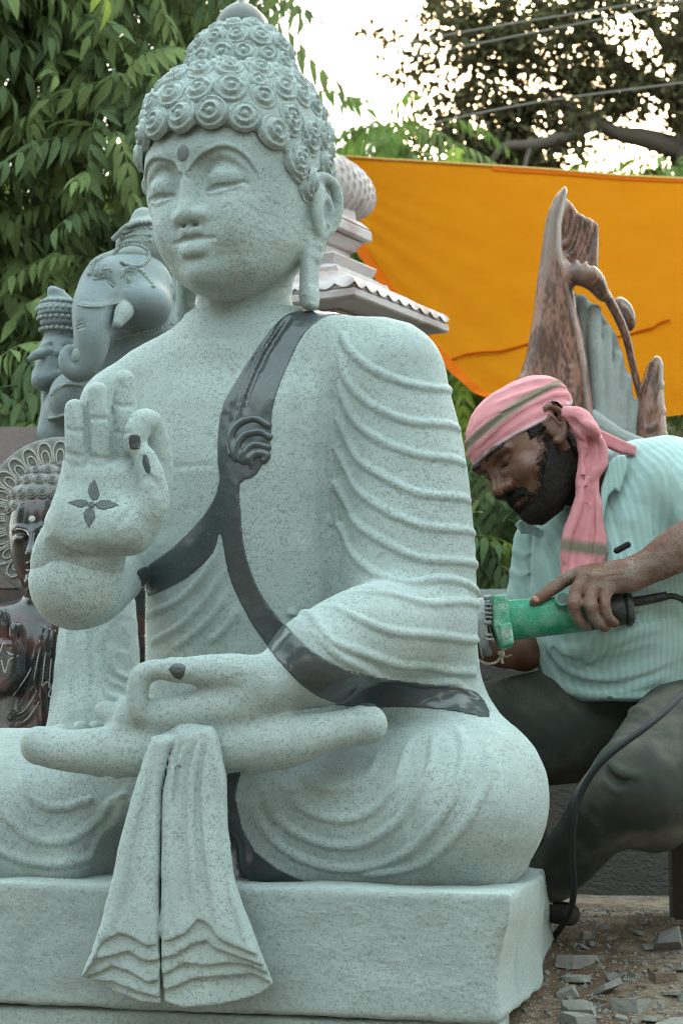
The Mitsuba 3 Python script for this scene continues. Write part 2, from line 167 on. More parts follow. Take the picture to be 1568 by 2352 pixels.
    'e4': [(-0.5344, 3.8333, 1.3621), (-0.4996, 3.8252, 1.3566), (-0.4684, 3.8593, 1.3697), (-0.4428, 3.8696, 1.3794)],
    'e5': [(-0.5383, 3.8274, 1.3211), (-0.5201, 3.8166, 1.3241)],
    'e6': [(-0.5381, 3.8265, 1.3118), (-0.5189, 3.815, 1.3157)],
    'e7': [(-0.4961, 3.86, 1.4301), (-0.4875, 3.8613, 1.4432), (-0.4885, 3.8673, 1.4575)],
    'e8': [(-0.5053, 3.8616, 1.4287), (-0.5023, 3.8643, 1.4477)],
    'e9': [(-0.4484, 3.8832, 1.4146), (-0.4348, 3.8744, 1.4079), (-0.425, 3.8832, 1.4192)],
    'e10': [(-0.3587, 3.9861, 1.4435), (-0.3489, 4.0268, 1.4151), (-0.3447, 4.0047, 1.3676)],
    'e11': [(-0.4792, 3.9577, 1.3062), (-0.4245, 3.9584, 1.3203), (-0.3544, 3.9902, 1.3484)],
    'e12': [(-0.5982, 3.9106, 1.1913), (-0.5603, 3.8951, 1.2113), (-0.5262, 3.9096, 1.2048)],
    'e13': [(-0.6121, 3.9597, 1.1492), (-0.5705, 3.9109, 1.1484), (-0.5339, 3.9047, 1.1674)],
    'band': [(-0.5183, 3.8711, 1.4365), (-0.513, 3.8766, 1.458), (-0.4978, 3.8826, 1.4724), (-0.4843, 3.919, 1.488), (-0.4832, 4.015, 1.5189)],
    'jewel': [(-0.4799, 4.0037, 1.5122), (-0.4584, 3.9016, 1.4697), (-0.439, 3.907, 1.4618), (-0.4182, 3.9165, 1.4642), (-0.4057, 3.9346, 1.4798), (-0.4065, 3.9588, 1.5009), (-0.417, 3.9522, 1.5124), (-0.4403, 3.9544, 1.5186), (-0.4631, 3.9696, 1.5187), (-0.4797, 4.001, 1.5135)],
    'band2': [(-0.4157, 3.9109, 1.4517), (-0.4019, 3.9026, 1.433), (-0.3886, 3.8794, 1.4109)],
    'trunk_band': [(-0.5364, 3.8344, 1.3614), (-0.5167, 3.8209, 1.3557), (-0.4908, 3.8255, 1.3567), (-0.4662, 3.8561, 1.369), (-0.4474, 3.8699, 1.3794)],
    'crown_0': [(-0.4655, 3.9717, 1.5362), (-0.4406, 3.9553, 1.5395), (-0.4036, 3.9535, 1.539)],
    'crown_1': [(-0.4695, 3.9759, 1.5241), (-0.4451, 3.9558, 1.5264), (-0.4034, 3.9523, 1.5265)],
    'crown_2': [(-0.4587, 3.9595, 1.5472), (-0.4365, 3.9582, 1.5534), (-0.4034, 3.9587, 1.5555)],
    'crown_3': [(-0.4486, 3.9504, 1.558), (-0.4311, 3.9495, 1.5643), (-0.4031, 3.9543, 1.5675)],
    'necklace': [(-0.4776, 3.9596, 1.3112), (-0.4428, 3.9581, 1.323), (-0.4009, 3.9488, 1.3341), (-0.3589, 3.9887, 1.3557)],
    'brow': [(-0.4549, 3.8835, 1.4303), (-0.4543, 3.8847, 1.4434), (-0.4449, 3.8955, 1.4544), (-0.4296, 3.9043, 1.4556), (-0.4155, 3.9098, 1.4495)],
    'eye_a': [(-0.4495, 3.891, 1.4293), (-0.4433, 3.8993, 1.4405), (-0.4345, 3.9021, 1.4393), (-0.4286, 3.8984, 1.4311), (-0.4369, 3.8928, 1.4224), (-0.4458, 3.8909, 1.4228), (-0.4495, 3.891, 1.4293)],
    'eye_b': [(-0.4424, 3.8927, 1.4297), (-0.4385, 3.8969, 1.4353), (-0.4346, 3.8954, 1.4303), (-0.4379, 3.8932, 1.4261), (-0.4424, 3.8927, 1.4297)],
    'mark_a': [(-0.5095, 3.8601, 1.421), (-0.4999, 3.8623, 1.4234), (-0.4872, 3.8605, 1.4284)],
    'mark_b': [(-0.4999, 3.8623, 1.4234), (-0.4942, 3.8581, 1.4388), (-0.4935, 3.8643, 1.455)],
    'mark_c': [(-0.4888, 3.8576, 1.4405), (-0.4772, 3.8649, 1.446), (-0.4753, 3.8645, 1.4385)],
    'cheek': [(-0.5021, 3.8531, 1.4102), (-0.4829, 3.863, 1.4162), (-0.4648, 3.8701, 1.4051)],
    'wrinkle_a': [(-0.5384, 3.828, 1.3194), (-0.5192, 3.8164, 1.3241)],
    'wrinkle_b': [(-0.5382, 3.8276, 1.3112), (-0.5181, 3.8158, 1.3159)],
    'wrinkle_c': [(-0.5358, 3.8237, 1.3031), (-0.5177, 3.8138, 1.3074)],
    'ear_a': [(-0.3609, 3.9706, 1.4352), (-0.3561, 4.0243, 1.4145), (-0.3488, 4.0083, 1.3731)],
    'arm_a': [(-0.6004, 3.9139, 1.1891), (-0.5687, 3.8916, 1.207), (-0.5338, 3.8993, 1.2066)],
    'arm_b': [(-0.612, 3.9591, 1.1472), (-0.5698, 3.9065, 1.1477), (-0.53, 3.909, 1.1664)],
    'r1': [(-0.6307, 3.6514, 0.8774), (-0.6187, 3.6391, 0.8845), (-0.6026, 3.6324, 0.8804), (-0.5922, 3.6206, 0.8692)],
    'r2': [(-0.5814, 3.625, 0.873), (-0.5709, 3.6305, 0.8853), (-0.5567, 3.636, 0.8842), (-0.5476, 3.643, 0.8749)],
    'r3': [(-0.6207, 3.6344, 0.8573), (-0.6068, 3.6308, 0.8553), (-0.593, 3.6164, 0.8588)],
    'r4': [(-0.5753, 3.6302, 0.8602), (-0.5635, 3.6294, 0.8568), (-0.5515, 3.6368, 0.8625)],
    'r5': [(-0.601, 3.6312, 0.8079), (-0.5874, 3.6186, 0.8085), (-0.5762, 3.6309, 0.8079)],
    'r6': [(-0.5716, 3.6779, 0.7012), (-0.5823, 3.6674, 0.6466), (-0.5942, 3.6744, 0.597), (-0.6184, 3.6773, 0.5308)],
    'r7': [(-0.5615, 3.678, 0.697), (-0.5692, 3.6692, 0.6383), (-0.5759, 3.6763, 0.5805), (-0.571, 3.6757, 0.4978)],
    'r8': [(-0.5516, 3.6789, 0.6929), (-0.5579, 3.6724, 0.6301), (-0.5627, 3.6783, 0.5722)],
    'r9': [(-0.5386, 3.6819, 0.6889), (-0.5451, 3.6761, 0.6303), (-0.5486, 3.682, 0.5889)],
    'r10': [(-0.6355, 3.6811, 0.5226), (-0.6017, 3.6757, 0.5432), (-0.5825, 3.6758, 0.5805)],
    'r11': [(-0.6349, 3.6805, 0.4978), (-0.598, 3.6756, 0.5225), (-0.5787, 3.676, 0.5556)],
    'w1': [(-0.5682, 3.6776, 0.6995), (-0.5772, 3.6663, 0.6465), (-0.5874, 3.6738, 0.597)],
    'w2': [(-0.5581, 3.6779, 0.6954), (-0.5655, 3.6672, 0.6383), (-0.5715, 3.6746, 0.5846)],
    'w3': [(-0.5482, 3.6789, 0.6912), (-0.5543, 3.6707, 0.6301), (-0.5586, 3.6774, 0.5805)],
    'w4': [(-0.5383, 3.6806, 0.6871), (-0.5422, 3.6738, 0.6302), (-0.5454, 3.6832, 0.5889)],
    'w5': [(-0.5708, 3.6753, 0.5821), (-0.5625, 3.6747, 0.592), (-0.5548, 3.6798, 0.5822), (-0.5594, 3.679, 0.5673), (-0.5513, 3.681, 0.5607)],
    'w6': [(-0.6296, 3.54, 0.6415), (-0.6221, 3.541, 0.6608), (-0.6135, 3.54, 0.6415), (-0.5933, 3.5254, 0.6361), (-0.6116, 3.5399, 0.6287), (-0.6192, 3.54, 0.6054), (-0.6261, 3.54, 0.6287)],
    'w7': [(-0.6307, 3.6518, 0.8741), (-0.618, 3.6351, 0.8816), (-0.602, 3.6289, 0.8784), (-0.592, 3.6194, 0.8674)],
    'w8': [(-0.5804, 3.6297, 0.871), (-0.5688, 3.6282, 0.8825), (-0.5562, 3.6329, 0.8813)],
    'w9': [(-0.6336, 3.6799, 0.5226), (-0.6013, 3.6734, 0.5407), (-0.5807, 3.6753, 0.5763)],
    'w10': [(-0.6349, 3.6801, 0.5011), (-0.5976, 3.6731, 0.5225), (-0.5768, 3.6746, 0.5539)],
    'w11': [(-0.6276, 3.679, 0.5639), (-0.5938, 3.6698, 0.6135), (-0.576, 3.6667, 0.6715)],
    'p1': [(-0.488, 3.5526, 0.7226), (-0.4912, 3.5265, 0.6409), (-0.4799, 3.4887, 0.5606), (-0.4657, 3.4697, 0.5213)],
    'p2': [(-0.4669, 3.5457, 0.7222), (-0.4661, 3.5186, 0.6406), (-0.4558, 3.4853, 0.5606)],
    'p3': [(-0.5047, 3.5583, 0.7068), (-0.5071, 3.5375, 0.6414), (-0.4951, 3.4957, 0.5608)],
    'p4': [(-0.4414, 3.538, 0.6976), (-0.4399, 3.5149, 0.6246), (-0.4282, 3.5078, 0.5926), (-0.3867, 3.5302, 0.5693)],
    'p5': [(-0.4462, 3.5185, 0.6406), (-0.4361, 3.5021, 0.5846), (-0.4171, 3.4917, 0.5607), (-0.3814, 3.5133, 0.5492)],
    'p6': [(-0.4276, 3.5286, 0.657), (-0.4163, 3.5191, 0.6088), (-0.3881, 3.5402, 0.5919)],
    'p7': [(-0.4514, 3.503, 0.5925), (-0.4347, 3.4813, 0.5527), (-0.4147, 3.4748, 0.5322), (-0.3821, 3.4923, 0.5293)],
    'p8': [(-0.4207, 3.5464, 0.698), (-0.4201, 3.5323, 0.6572)],
    'p9': [(-0.4041, 3.5571, 0.6906), (-0.4002, 3.5423, 0.6416)],
}


def V(x, y, z):
    return np.array([x, y, z])


def curve(name):
    return np.array(CURVES[name])

# ---------------------------------------------------------------- names
def key_for(name, parent=None):
    base = f'{parent}__{name}' if parent else name
    k, n = base, 0
    while k in scene or k in labels or k in _used:
        n += 1
        k = f'{base}_{n:03d}'
    _used.add(k)
    return k


_used = set()


def put(name, shape, parent=None, label=None, cat=None, group=None, kind=None):
    k = key_for(name, parent)
    scene[k] = shape
    entry = {a: b for a, b in (('label', label), ('category', cat), ('group', group), ('kind', kind)) if b}
    if entry:
        labels[k] = entry
    return k


def thing(name, label, cat, group=None):
    k = key_for(name)
    labels[k] = {'label': label, 'category': cat}
    if group:
        labels[k]['group'] = group
    return k


# ---------------------------------------------------------------- sculpting on a distance field
def smin(a, b, k):
    if k <= 0:
        return np.minimum(a, b)
    h = np.maximum(k - np.abs(a - b), 0) / k
    return np.minimum(a, b) - h * h * k * 0.25


class Clay:
    """A block of space holding a distance field; shapes are pressed together in it and the skin is taken off at the end."""

    def __init__(self, lo, hi, h):
        self.lo, self.h = np.asarray(lo, float), h
        self.n = np.ceil((np.asarray(hi, float) - self.lo) / h).astype(int) + 1
        self.F = np.full(self.n, 0.5, np.float32)

    def window(self, lo, hi, pad):
        a = np.clip(np.floor((np.asarray(lo) - pad - self.lo) / self.h).astype(int), 0, self.n)
        b = np.clip(np.ceil((np.asarray(hi) + pad - self.lo) / self.h).astype(int) + 1, 0, self.n)
        if np.any(b <= a):
            return None, None
        s = tuple(slice(i, j) for i, j in zip(a, b))
        ax = [(self.lo[c] + self.h * np.arange(a[c], b[c])).astype(np.float32) for c in range(3)]
        return s, (ax[0][:, None, None], ax[1][None, :, None], ax[2][None, None, :])

    def blend(self, f, lo, hi, k=0.0, cut=False):
        s, X = self.window(lo, hi, k + 3 * self.h)
        if s is None:
            return self
        d = f(*X)
        self.F[s] = -smin(-self.F[s], d, k) if cut else smin(self.F[s], d, k)
        return self

    # shapes ---------------------------------------------------
    def ball(self, c, r, k=0.0, axes=None, cut=False):
        """Ellipsoid with half sizes r along the rows of axes."""
        r = np.broadcast_to(np.asarray(r, float), (3,))
        c = np.asarray(c, float)
        A = np.eye(3) if axes is None else np.asarray(axes, float)
        R = np.sqrt(((A * r[:, None]) ** 2).sum(0))

        def f(x, y, z):
            q = [(A[i, 0] * (x - c[0]) + A[i, 1] * (y - c[1]) + A[i, 2] * (z - c[2])) for i in range(3)]
            k0 = np.sqrt(sum((q[i] / r[i]) ** 2 for i in range(3)))
            k1 = np.sqrt(sum((q[i] / r[i] ** 2) ** 2 for i in range(3)))
            return k0 * (k0 - 1) / np.maximum(k1, 1e-6)
        return self.blend(f, c - R, c + R, k, cut)

    def limb(self, pts, rad, k=0.0, cut=False, smooth=True):
        """A chain of tapered round bones through pts with radii rad."""
        p, r = np.asarray(pts, float), np.broadcast_to(np.asarray(rad, float), (len(pts),)).astype(float)
        if smooth and len(p) > 2:
            p, r = spline(p, 5), spline(r[:, None], 5)[:, 0]
        lo, hi = (p - r[:, None]).min(0), (p + r[:, None]).max(0)

        def f(x, y, z):
            out = None
            for a, b, ra, rb in zip(p[:-1], p[1:], r[:-1], r[1:]):
                ba = b - a
                t = np.clip(((x - a[0]) * ba[0] + (y - a[1]) * ba[1] + (z - a[2]) * ba[2]) / max(ba @ ba, 1e-12), 0, 1)
                d = np.sqrt((x - a[0] - t * ba[0]) ** 2 + (y - a[1] - t * ba[1]) ** 2 + (z - a[2] - t * ba[2]) ** 2) - (ra + (rb - ra) * t)
                out = d if out is None else np.minimum(out, d)
            return out
        return self.blend(f, lo, hi, k, cut)

    def box(self, c, half, rnd=0.0, k=0.0, axes=None, cut=False):
        c, half = np.asarray(c, float), np.asarray(half, float)
        A = np.eye(3) if axes is None else np.asarray(axes, float)
        R = np.abs(A * half[:, None]).sum(0)

        def f(x, y, z):
            q = [np.abs(A[i, 0] * (x - c[0]) + A[i, 1] * (y - c[1]) + A[i, 2] * (z - c[2])) - half[i] + rnd for i in range(3)]
            out = np.sqrt(sum(np.maximum(v, 0) ** 2 for v in q))
            return out + np.minimum(np.maximum(np.maximum(q[0], q[1]), q[2]), 0) - rnd
        return self.blend(f, c - R, c + R, k, cut)

    def loft(self, zs, cx, cy, a, bf, bb, yaw=0.0, power=2.0, k=0.0, cut=False):
        """Stacked ovals: centre (cx, cy), half width a, half depth bf to the front (local -y) and bb to the back, turned by yaw."""
        zs = np.asarray(zs, float)
        o = np.argsort(zs)
        fs = [PchipInterpolator(zs[o], np.broadcast_to(np.asarray(v, float), zs.shape)[o]) for v in (cx, cy, a, bf, bb)]
        m = max(np.max(np.abs(a)), np.max(np.abs(bf)), np.max(np.abs(bb)))
        lo = [np.min(cx) - m, np.min(cy) - m, zs.min()]
        hi = [np.max(cx) + m, np.max(cy) + m, zs.max()]
        c_, s_ = math.cos(yaw), math.sin(yaw)

        def f(x, y, z):
            zz = np.clip(z, zs.min(), zs.max())
            ox, oy, A, BF, BB = (g(zz.ravel()).reshape(z.shape).astype(np.float32) for g in fs)
            u = (x - ox) * c_ + (y - oy) * s_
            v = -(x - ox) * s_ + (y - oy) * c_
            B = np.where(v < 0, BF, BB)
            q = (np.abs(u / A) ** power + np.abs(v / B) ** power) ** (1 / power)
            d = (q - 1) * np.minimum(A, B)
            return np.maximum(d, np.maximum(zs.min() - z, z - zs.max()))
        return self.blend(f, lo, hi, k, cut)

    def slab(self, outline, y, half, rnd=0.004, k=0.0, slope=(0, 0), cut=False):
        """A plate: the outline's x and z, its middle at depth y (tilting by slope along x and z from the outline's mean), half thick, edges rounded."""
        o = np.asarray(outline, float)
        c = o.mean(0)
        yr = [y + slope[0] * (a[0] - c[0]) + slope[1] * (a[2] - c[2]) for a in o]

        def f(x, yy, z):
            d2 = dist_poly(*np.broadcast_arrays(x, z), o[:, [0, 2]]) + rnd
            dy = np.abs(yy - y - slope[0] * (x - c[0]) - slope[1] * (z - c[2])) / math.hypot(1, *slope) - half + rnd
            return np.sqrt(np.maximum(d2, 0) ** 2 + np.maximum(dy, 0) ** 2) + np.minimum(np.maximum(d2, dy), 0) - rnd
        return self.blend(f, [o[:, 0].min(), min(yr) - half, o[:, 2].min()], [o[:, 0].max(), max(yr) + half, o[:, 2].max()], k, cut)

    # detail ---------------------------------------------------
    def near_skin(self, band):
        i = np.nonzero(np.abs(self.F) < band)
        return i, self.lo + self.h * np.stack(i, 1)

    def carve(self, curves):
        """curves: (points on the skin, height, width, taper at start, taper at end); raised where the height is positive, cut in where it is negative."""
        P, A, W = [], [], []
        for pts, amp, wid, ta, tb in curves:
            p = spline(np.asarray(pts, float), 12)
            s = np.concatenate([[0], np.cumsum(np.linalg.norm(np.diff(p, axis=0), axis=1))])
            n = max(int(s[-1] / 0.0015), 4)
            t = np.linspace(0, s[-1], n)
            P.append(settle(self, np.stack([np.interp(t, s, p[:, c]) for c in range(3)], 1), 4))
            q = t / s[-1]
            A.append(amp * (np.clip(q / ta, 0, 1) if ta > 0 else 1.0) * (np.clip((1 - q) / tb, 0, 1) if tb > 0 else np.ones(n)))
            W.append(np.full(n, wid))
        TOP = np.concatenate([np.full(len(a), c[1]) for a, c in zip(A, curves)])      # high ones are round-backed ribs with steep flanks
        P, A, W = np.vstack(P), np.concatenate(A), np.concatenate(W)
        i, q = self.near_skin(max(0.014, 3 * self.h))
        d, j = cKDTree(P).query(q, distance_upper_bound=3.2 * W.max())
        ok = np.isfinite(d)
        ii = tuple(a[ok] for a in i)
        d, j = d[ok], j[ok]
        q = d / W[j]
        self.F[ii] -= (A[j] * np.where(np.abs(TOP[j]) > 0.007, np.exp(-np.minimum(q, 3) ** 4 * 0.6), np.exp(-q ** 2))).astype(np.float32)
        return self

    def rough(self, amp, size, seed=0, octaves=3):
        i, q = self.near_skin(max(0.012, 3 * self.h))
        self.F[i] += (amp * 2 * (meshkit.fbm(q / size, octaves, seed) - 0.5)).astype(np.float32)
        return self

    def soften(self, n=1):
        from scipy.ndimage import gaussian_filter
        self.F = gaussian_filter(np.clip(self.F, -0.06, 0.06), n)
        return self

    def at(self, p):
        q = (np.asarray(p, float) - self.lo) / self.h
        q = np.clip(q, 0, self.n - 1.001)
        i = np.floor(q).astype(int)
        t = q - i
        out = 0
        for a, b, c in np.ndindex(2, 2, 2):
            w = (t[..., 0] if a else 1 - t[..., 0]) * (t[..., 1] if b else 1 - t[..., 1]) * (t[..., 2] if c else 1 - t[..., 2])
            out = out + w * self.F[i[..., 0] + a, i[..., 1] + b, i[..., 2] + c]
        return out

    def skin(self):
        return nets(self.F, self.lo, self.h)


def settle(clay, pts, n=6, e=0.002):
    """Moves points onto the skin along the slope of the field."""
    p = np.array(pts, float)
    for _ in range(n):
        g = np.stack([clay.at(p + e * np.eye(3)[i]) - clay.at(p - e * np.eye(3)[i]) for i in range(3)], 1)
        g /= np.linalg.norm(g, axis=1, keepdims=True) + 1e-9
        p = p - np.clip(clay.at(p), -0.012, 0.012)[:, None] * g
    return p


def spline(p, n):
    """Catmull-Rom through p, n steps a span."""
    p = np.asarray(p, float)
    if len(p) < 3:
        return np.linspace(p[0], p[-1], n + 1)
    e = np.vstack([2 * p[0] - p[1], p, 2 * p[-1] - p[-2]])
    t = np.arange(n)[:, None] / n
    out = []
    for a, b, c, d in zip(e[:-3], e[1:-2], e[2:-1], e[3:]):
        out.append(0.5 * (2 * b + (c - a) * t + (2 * a - 5 * b + 4 * c - d) * t ** 2 + (3 * b - a - 3 * c + d) * t ** 3))
    return np.vstack(out + [p[-1:]])


CORN = np.array([[a, b, c] for a in (0, 1) for b in (0, 1) for c in (0, 1)])
EDGE = [(0, 1), (2, 3), (4, 5), (6, 7), (0, 2), (1, 3), (4, 6), (5, 7), (0, 4), (1, 5), (2, 6), (3, 7)]


def nets(F, lo, h):
    """The zero surface of F as a trimesh (surface nets)."""
    S = F < 0
    m = np.array(F.shape) - 1
    cnt = np.zeros(m, np.int8)
    for a, b, c in CORN:
        cnt += S[a:a + m[0], b:b + m[1], c:c + m[2]]
    act = np.stack(np.nonzero((cnt > 0) & (cnt < 8)), 1)
    val = np.stack([F[act[:, 0] + a, act[:, 1] + b, act[:, 2] + c] for a, b, c in CORN], 1).astype(float)
    pos, num = np.zeros((len(act), 3)), np.zeros(len(act))
    for a, b in EDGE:
        x = (val[:, a] < 0) != (val[:, b] < 0)
        t = np.where(x, val[:, a] / np.where(x, val[:, a] - val[:, b], 1), 0)
        pos += x[:, None] * (CORN[a] + t[:, None] * (CORN[b] - CORN[a]))
        num += x
    v = lo + h * (act + pos / num[:, None])
    idx = np.full(m, -1, np.int32)
    idx[tuple(act.T)] = np.arange(len(act))
    faces = []
    for ax in range(3):
        o1, o2 = (ax + 1) % 3, (ax + 2) % 3
        sa = [slice(None)] * 3
        sb = [slice(None)] * 3
        sa[ax], sb[ax] = slice(0, -1), slice(1, None)
        d = S[tuple(sa)] != S[tuple(sb)]
        e = np.stack(np.nonzero(d), 1)
        e = e[(e[:, o1] > 0) & (e[:, o2] > 0) & (e[:, o1] < m[o1]) & (e[:, o2] < m[o2])]
        flip = S[tuple(e.T)]
        q = []
        for p1, p2 in ((-1, -1), (0, -1), (0, 0), (-1, 0)):
            c = e.copy()
            c[:, o1] += p1
            c[:, o2] += p2
            q.append(idx[tuple(c.T)])
        q = np.stack(q, 1)
        q[~flip] = q[~flip][:, ::-1]
        faces.append(q)
    q = np.vstack(faces)
    q = q[(q >= 0).all(1)]
    f = np.vstack([q[:, [0, 1, 2]], q[:, [0, 2, 3]]])
    return trimesh.Trimesh(v, f, process=False)


def dist_poly(px, pz, poly):
    """Signed distance in the plane to a closed polygon, negative inside."""
    poly = np.asarray(poly, float)
    d, s = np.full(px.shape, 1e9, np.float32), np.zeros(px.shape, bool)
    for a, b in zip(poly, np.roll(poly, -1, 0)):
        e = b - a
        wx, wz = px - a[0], pz - a[1]
        t = np.clip((wx * e[0] + wz * e[1]) / max(e @ e, 1e-12), 0, 1)
        d = np.minimum(d, (wx - t * e[0]) ** 2 + (wz - t * e[1]) ** 2)
        if a[1] != b[1]:
            s ^= ((a[1] > pz) != (b[1] > pz)) & (px < (b[0] - a[0]) * (pz - a[1]) / (b[1] - a[1]) + a[0])
    d = np.sqrt(d)
    return np.where(s, -d, d)


def tube(pts, rad, sides=8, n=6, caps=True):
    p = spline(np.asarray(pts, float), n) if len(pts) > 2 else np.asarray(pts, float)
    r = np.interp(np.linspace(0, 1, len(p)), np.linspace(0, 1, np.size(rad)), np.atleast_1d(rad)) if np.size(rad) > 1 else np.full(len(p), float(np.atleast_1d(rad)[0]))
    t = np.gradient(p, axis=0)
    t /= np.linalg.norm(t, axis=1, keepdims=True) + 1e-12
    a = np.cross(t[0], [0, 0, 1] if abs(t[0][2]) < 0.9 else [1, 0, 0])
    V = []
    for i in range(len(p)):
        a = a - t[i] * (a @ t[i])
        a /= np.linalg.norm(a) + 1e-12
        b = np.cross(t[i], a)
        g = np.arange(sides) * 2 * np.pi / sides
        V.append(p[i] + r[i] * (np.cos(g)[:, None] * a + np.sin(g)[:, None] * b))
    V = np.vstack(V)
    i, j = np.meshgrid(np.arange(len(p) - 1), np.arange(sides), indexing='ij')
    q = np.stack([i * sides + j, i * sides + (j + 1) % sides, (i + 1) * sides + (j + 1) % sides, (i + 1) * sides + j], -1).reshape(-1, 4)
    f = np.vstack([q[:, [0, 1, 2]], q[:, [0, 2, 3]]])
    if caps:
        k = len(V)
        V = np.vstack([V, p[:1], p[-1:]])
        jj = np.arange(sides)
        e = (len(p) - 1) * sides
        f = np.vstack([f, np.stack([(jj + 1) % sides, jj, jj * 0 + k], 1), np.stack([e + jj, e + (jj + 1) % sides, jj * 0 + k + 1], 1)])
    return trimesh.Trimesh(V, f, process=False)


def join(ms):
    return trimesh.util.concatenate(ms)


# ---------------------------------------------------------------- materials
def bsdf(name, d):
    scene[name] = d
    return name


def principled(color, rough=0.6, spec=0.4, **more):
    if not isinstance(color, dict):
        color = {'type': 'rgb', 'value': list(color)}
    return {'type': 'twosided', 'm': {'type': 'principled', 'base_color': color, 'roughness': rough, 'specular': spec, **more}}


def granite_colour(base, speck, rust, deep=0.75):
    def fn(p, n, uv):
        big = fbm(p.x * 9, p.y * 9, p.z * 9, 3)
        streak = fbm(p.x * 34, p.y * 34, p.z * 7, 3)
        a = noise(p.x * 640, p.y * 640, p.z * 400)
        b = noise(p.x * 330 + 7, p.y * 330, p.z * 190)
        c = noise(p.x * 120 + 31, p.y * 120, p.z * 120)
        s = smoothstep(0.46, 0.80, a * 0.5 + b * 0.38 + c * 0.12 + (big - 0.5) * 0.14 + (streak - 0.5) * 0.22)
        s = dr.maximum(s, smoothstep(0.80, 0.9, noise(p.x * 380 + 50, p.y * 380, p.z * 300)) * 0.8)
        r = smoothstep(0.80, 0.90, noise(p.x * 190 + 3, p.y * 190 + 9, p.z * 190)) * smoothstep(0.4, 0.7, c)
        w = smoothstep(0.60, 0.85, noise(p.x * 300 + 90, p.y * 300, p.z * 300))
        col = mix(mi.Color3f(base) * (0.68 + 0.36 * big + 0.28 * streak), mi.Color3f(base) * 1.14, w * 0.6)
        col = mix(col, speck, s * deep)
        return mix(col, rust, r * 0.5)
    return proc(fn)


def granite_bump(p, n, uv):
    return noise(p.x * 420, p.y * 420, p.z * 420) * 0.6 + noise(p.x * 180, p.y * 180, p.z * 180)


def bumped(inner, fn, scale, eps=0.001):
    m = inner['m'] if inner.get('type') == 'twosided' else inner
    return {'type': 'twosided', 'm': {'type': 'bumpmap', 'tex': proc(fn, eps), 'scale': scale, 'm': m}}


bsdf('granite', bumped(principled(granite_colour((0.295, 0.348, 0.335), (0.105, 0.130, 0.122), (0.19, 0.155, 0.12), 0.58), 0.75, 0.3), granite_bump, 0.0006))
bsdf('granite_rough', bumped(principled(granite_colour((0.255, 0.295, 0.28), (0.13, 0.155, 0.145), (0.18, 0.15, 0.115), 0.6), 0.85, 0.25), granite_bump, 0.0010))


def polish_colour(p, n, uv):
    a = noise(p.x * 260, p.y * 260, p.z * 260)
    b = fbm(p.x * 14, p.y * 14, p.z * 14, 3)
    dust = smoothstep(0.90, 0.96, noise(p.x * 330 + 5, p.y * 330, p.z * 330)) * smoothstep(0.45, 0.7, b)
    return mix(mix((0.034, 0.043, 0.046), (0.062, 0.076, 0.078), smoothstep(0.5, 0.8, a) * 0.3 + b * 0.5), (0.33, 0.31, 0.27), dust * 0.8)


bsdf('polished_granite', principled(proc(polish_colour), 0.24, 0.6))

bsdf('finial_stone', principled((0.095, 0.105, 0.10), 0.42, 0.4))
bsdf('inlay_stone', bumped(principled((0.075, 0.09, 0.09), 0.6, 0.35), granite_bump, 0.0006))
bsdf('nail_pale', principled((0.35, 0.20, 0.15), 0.4, 0.4))
bsdf('thread', principled((0.50, 0.46, 0.36), 0.9, 0.2))
bsdf('lead_grey', principled((0.10, 0.11, 0.11), 0.6, 0.3))
bsdf('cord_rubber', principled((0.014, 0.018, 0.020), 0.55, 0.35))


# ---------------------------------------------------------------- the big seated statue
U = 0.00073      # sculptor's unit
statue = thing('seated_statue', 'large pale green granite figure seated cross-legged with raised palm, closed eyes and curled hair', 'statue')


body = Clay((-0.75, 2.78, 0.24), (0.42, 3.62, 1.36), 0.0033)
# torso
body.loft([V(-0.1596, 3.3, 1.211)[2], V(-0.1594, 3.3, 1.1838)[2], V(-0.1593, 3.3, 1.1567)[2], V(-0.159, 3.3, 1.1103)[2], V(-0.1587, 3.3, 1.041)[2], V(-0.1581, 3.3, 0.9338)[2], V(-0.1575, 3.3, 0.8199)[2], V(-0.1569, 3.3, 0.7068)[2], V(-0.1563, 3.3, 0.5946)[2], V(-0.1555, 3.3, 0.4463)[2], V(-0.1544, 3.3, 0.2485)[2]],
          [V(-0.171, 3.3, 1.211)[0], V(-0.1632, 3.3, 1.1838)[0], V(-0.1593, 3.3, 1.1567)[0], V(-0.1567, 3.3, 1.1103)[0], V(-0.1564, 3.3, 1.041)[0], V(-0.1581, 3.3, 0.9338)[0], V(-0.1575, 3.3, 0.8199)[0], V(-0.1569, 3.3, 0.7068)[0], V(-0.1488, 3.3, 0.5946)[0], V(-0.1369, 3.3, 0.4463)[0], V(-0.1211, 3.3, 0.2485)[0]],
          [3.28, 3.28, 3.285, 3.29, 3.29, 3.29, 3.29, 3.30, 3.31, 3.31, 3.31],
          np.array([120, 190, 250, 300, 300, 270, 250, 245, 260, 330, 420]) * U,
          np.array([70, 100, 130, 165, 200, 215, 200, 190, 190, 190, 220]) * U,
          np.array([80, 110, 140, 170, 190, 190, 180, 180, 200, 240, 280]) * U, yaw=-0.26, power=2.25)
# shoulder caps, neck
body.limb([V(-0.1699, 3.27, 1.2818), V(-0.1728, 3.275, 1.2056), V(-0.1727, 3.28, 1.1604)], [108 * U, 112 * U, 135 * U], k=0.05)
body.limb([V(-0.1394, 3.28, 1.1604), V(-0.018, 3.24, 1.1486), V(0.0713, 3.22, 1.1031)], [70 * U, 85 * U, 120 * U], k=0.06)
body.limb([V(-0.2011, 3.3, 1.1412), V(-0.3188, 3.34, 1.1177), V(-0.3935, 3.36, 1.0587)], [70 * U, 80 * U, 92 * U], k=0.06)
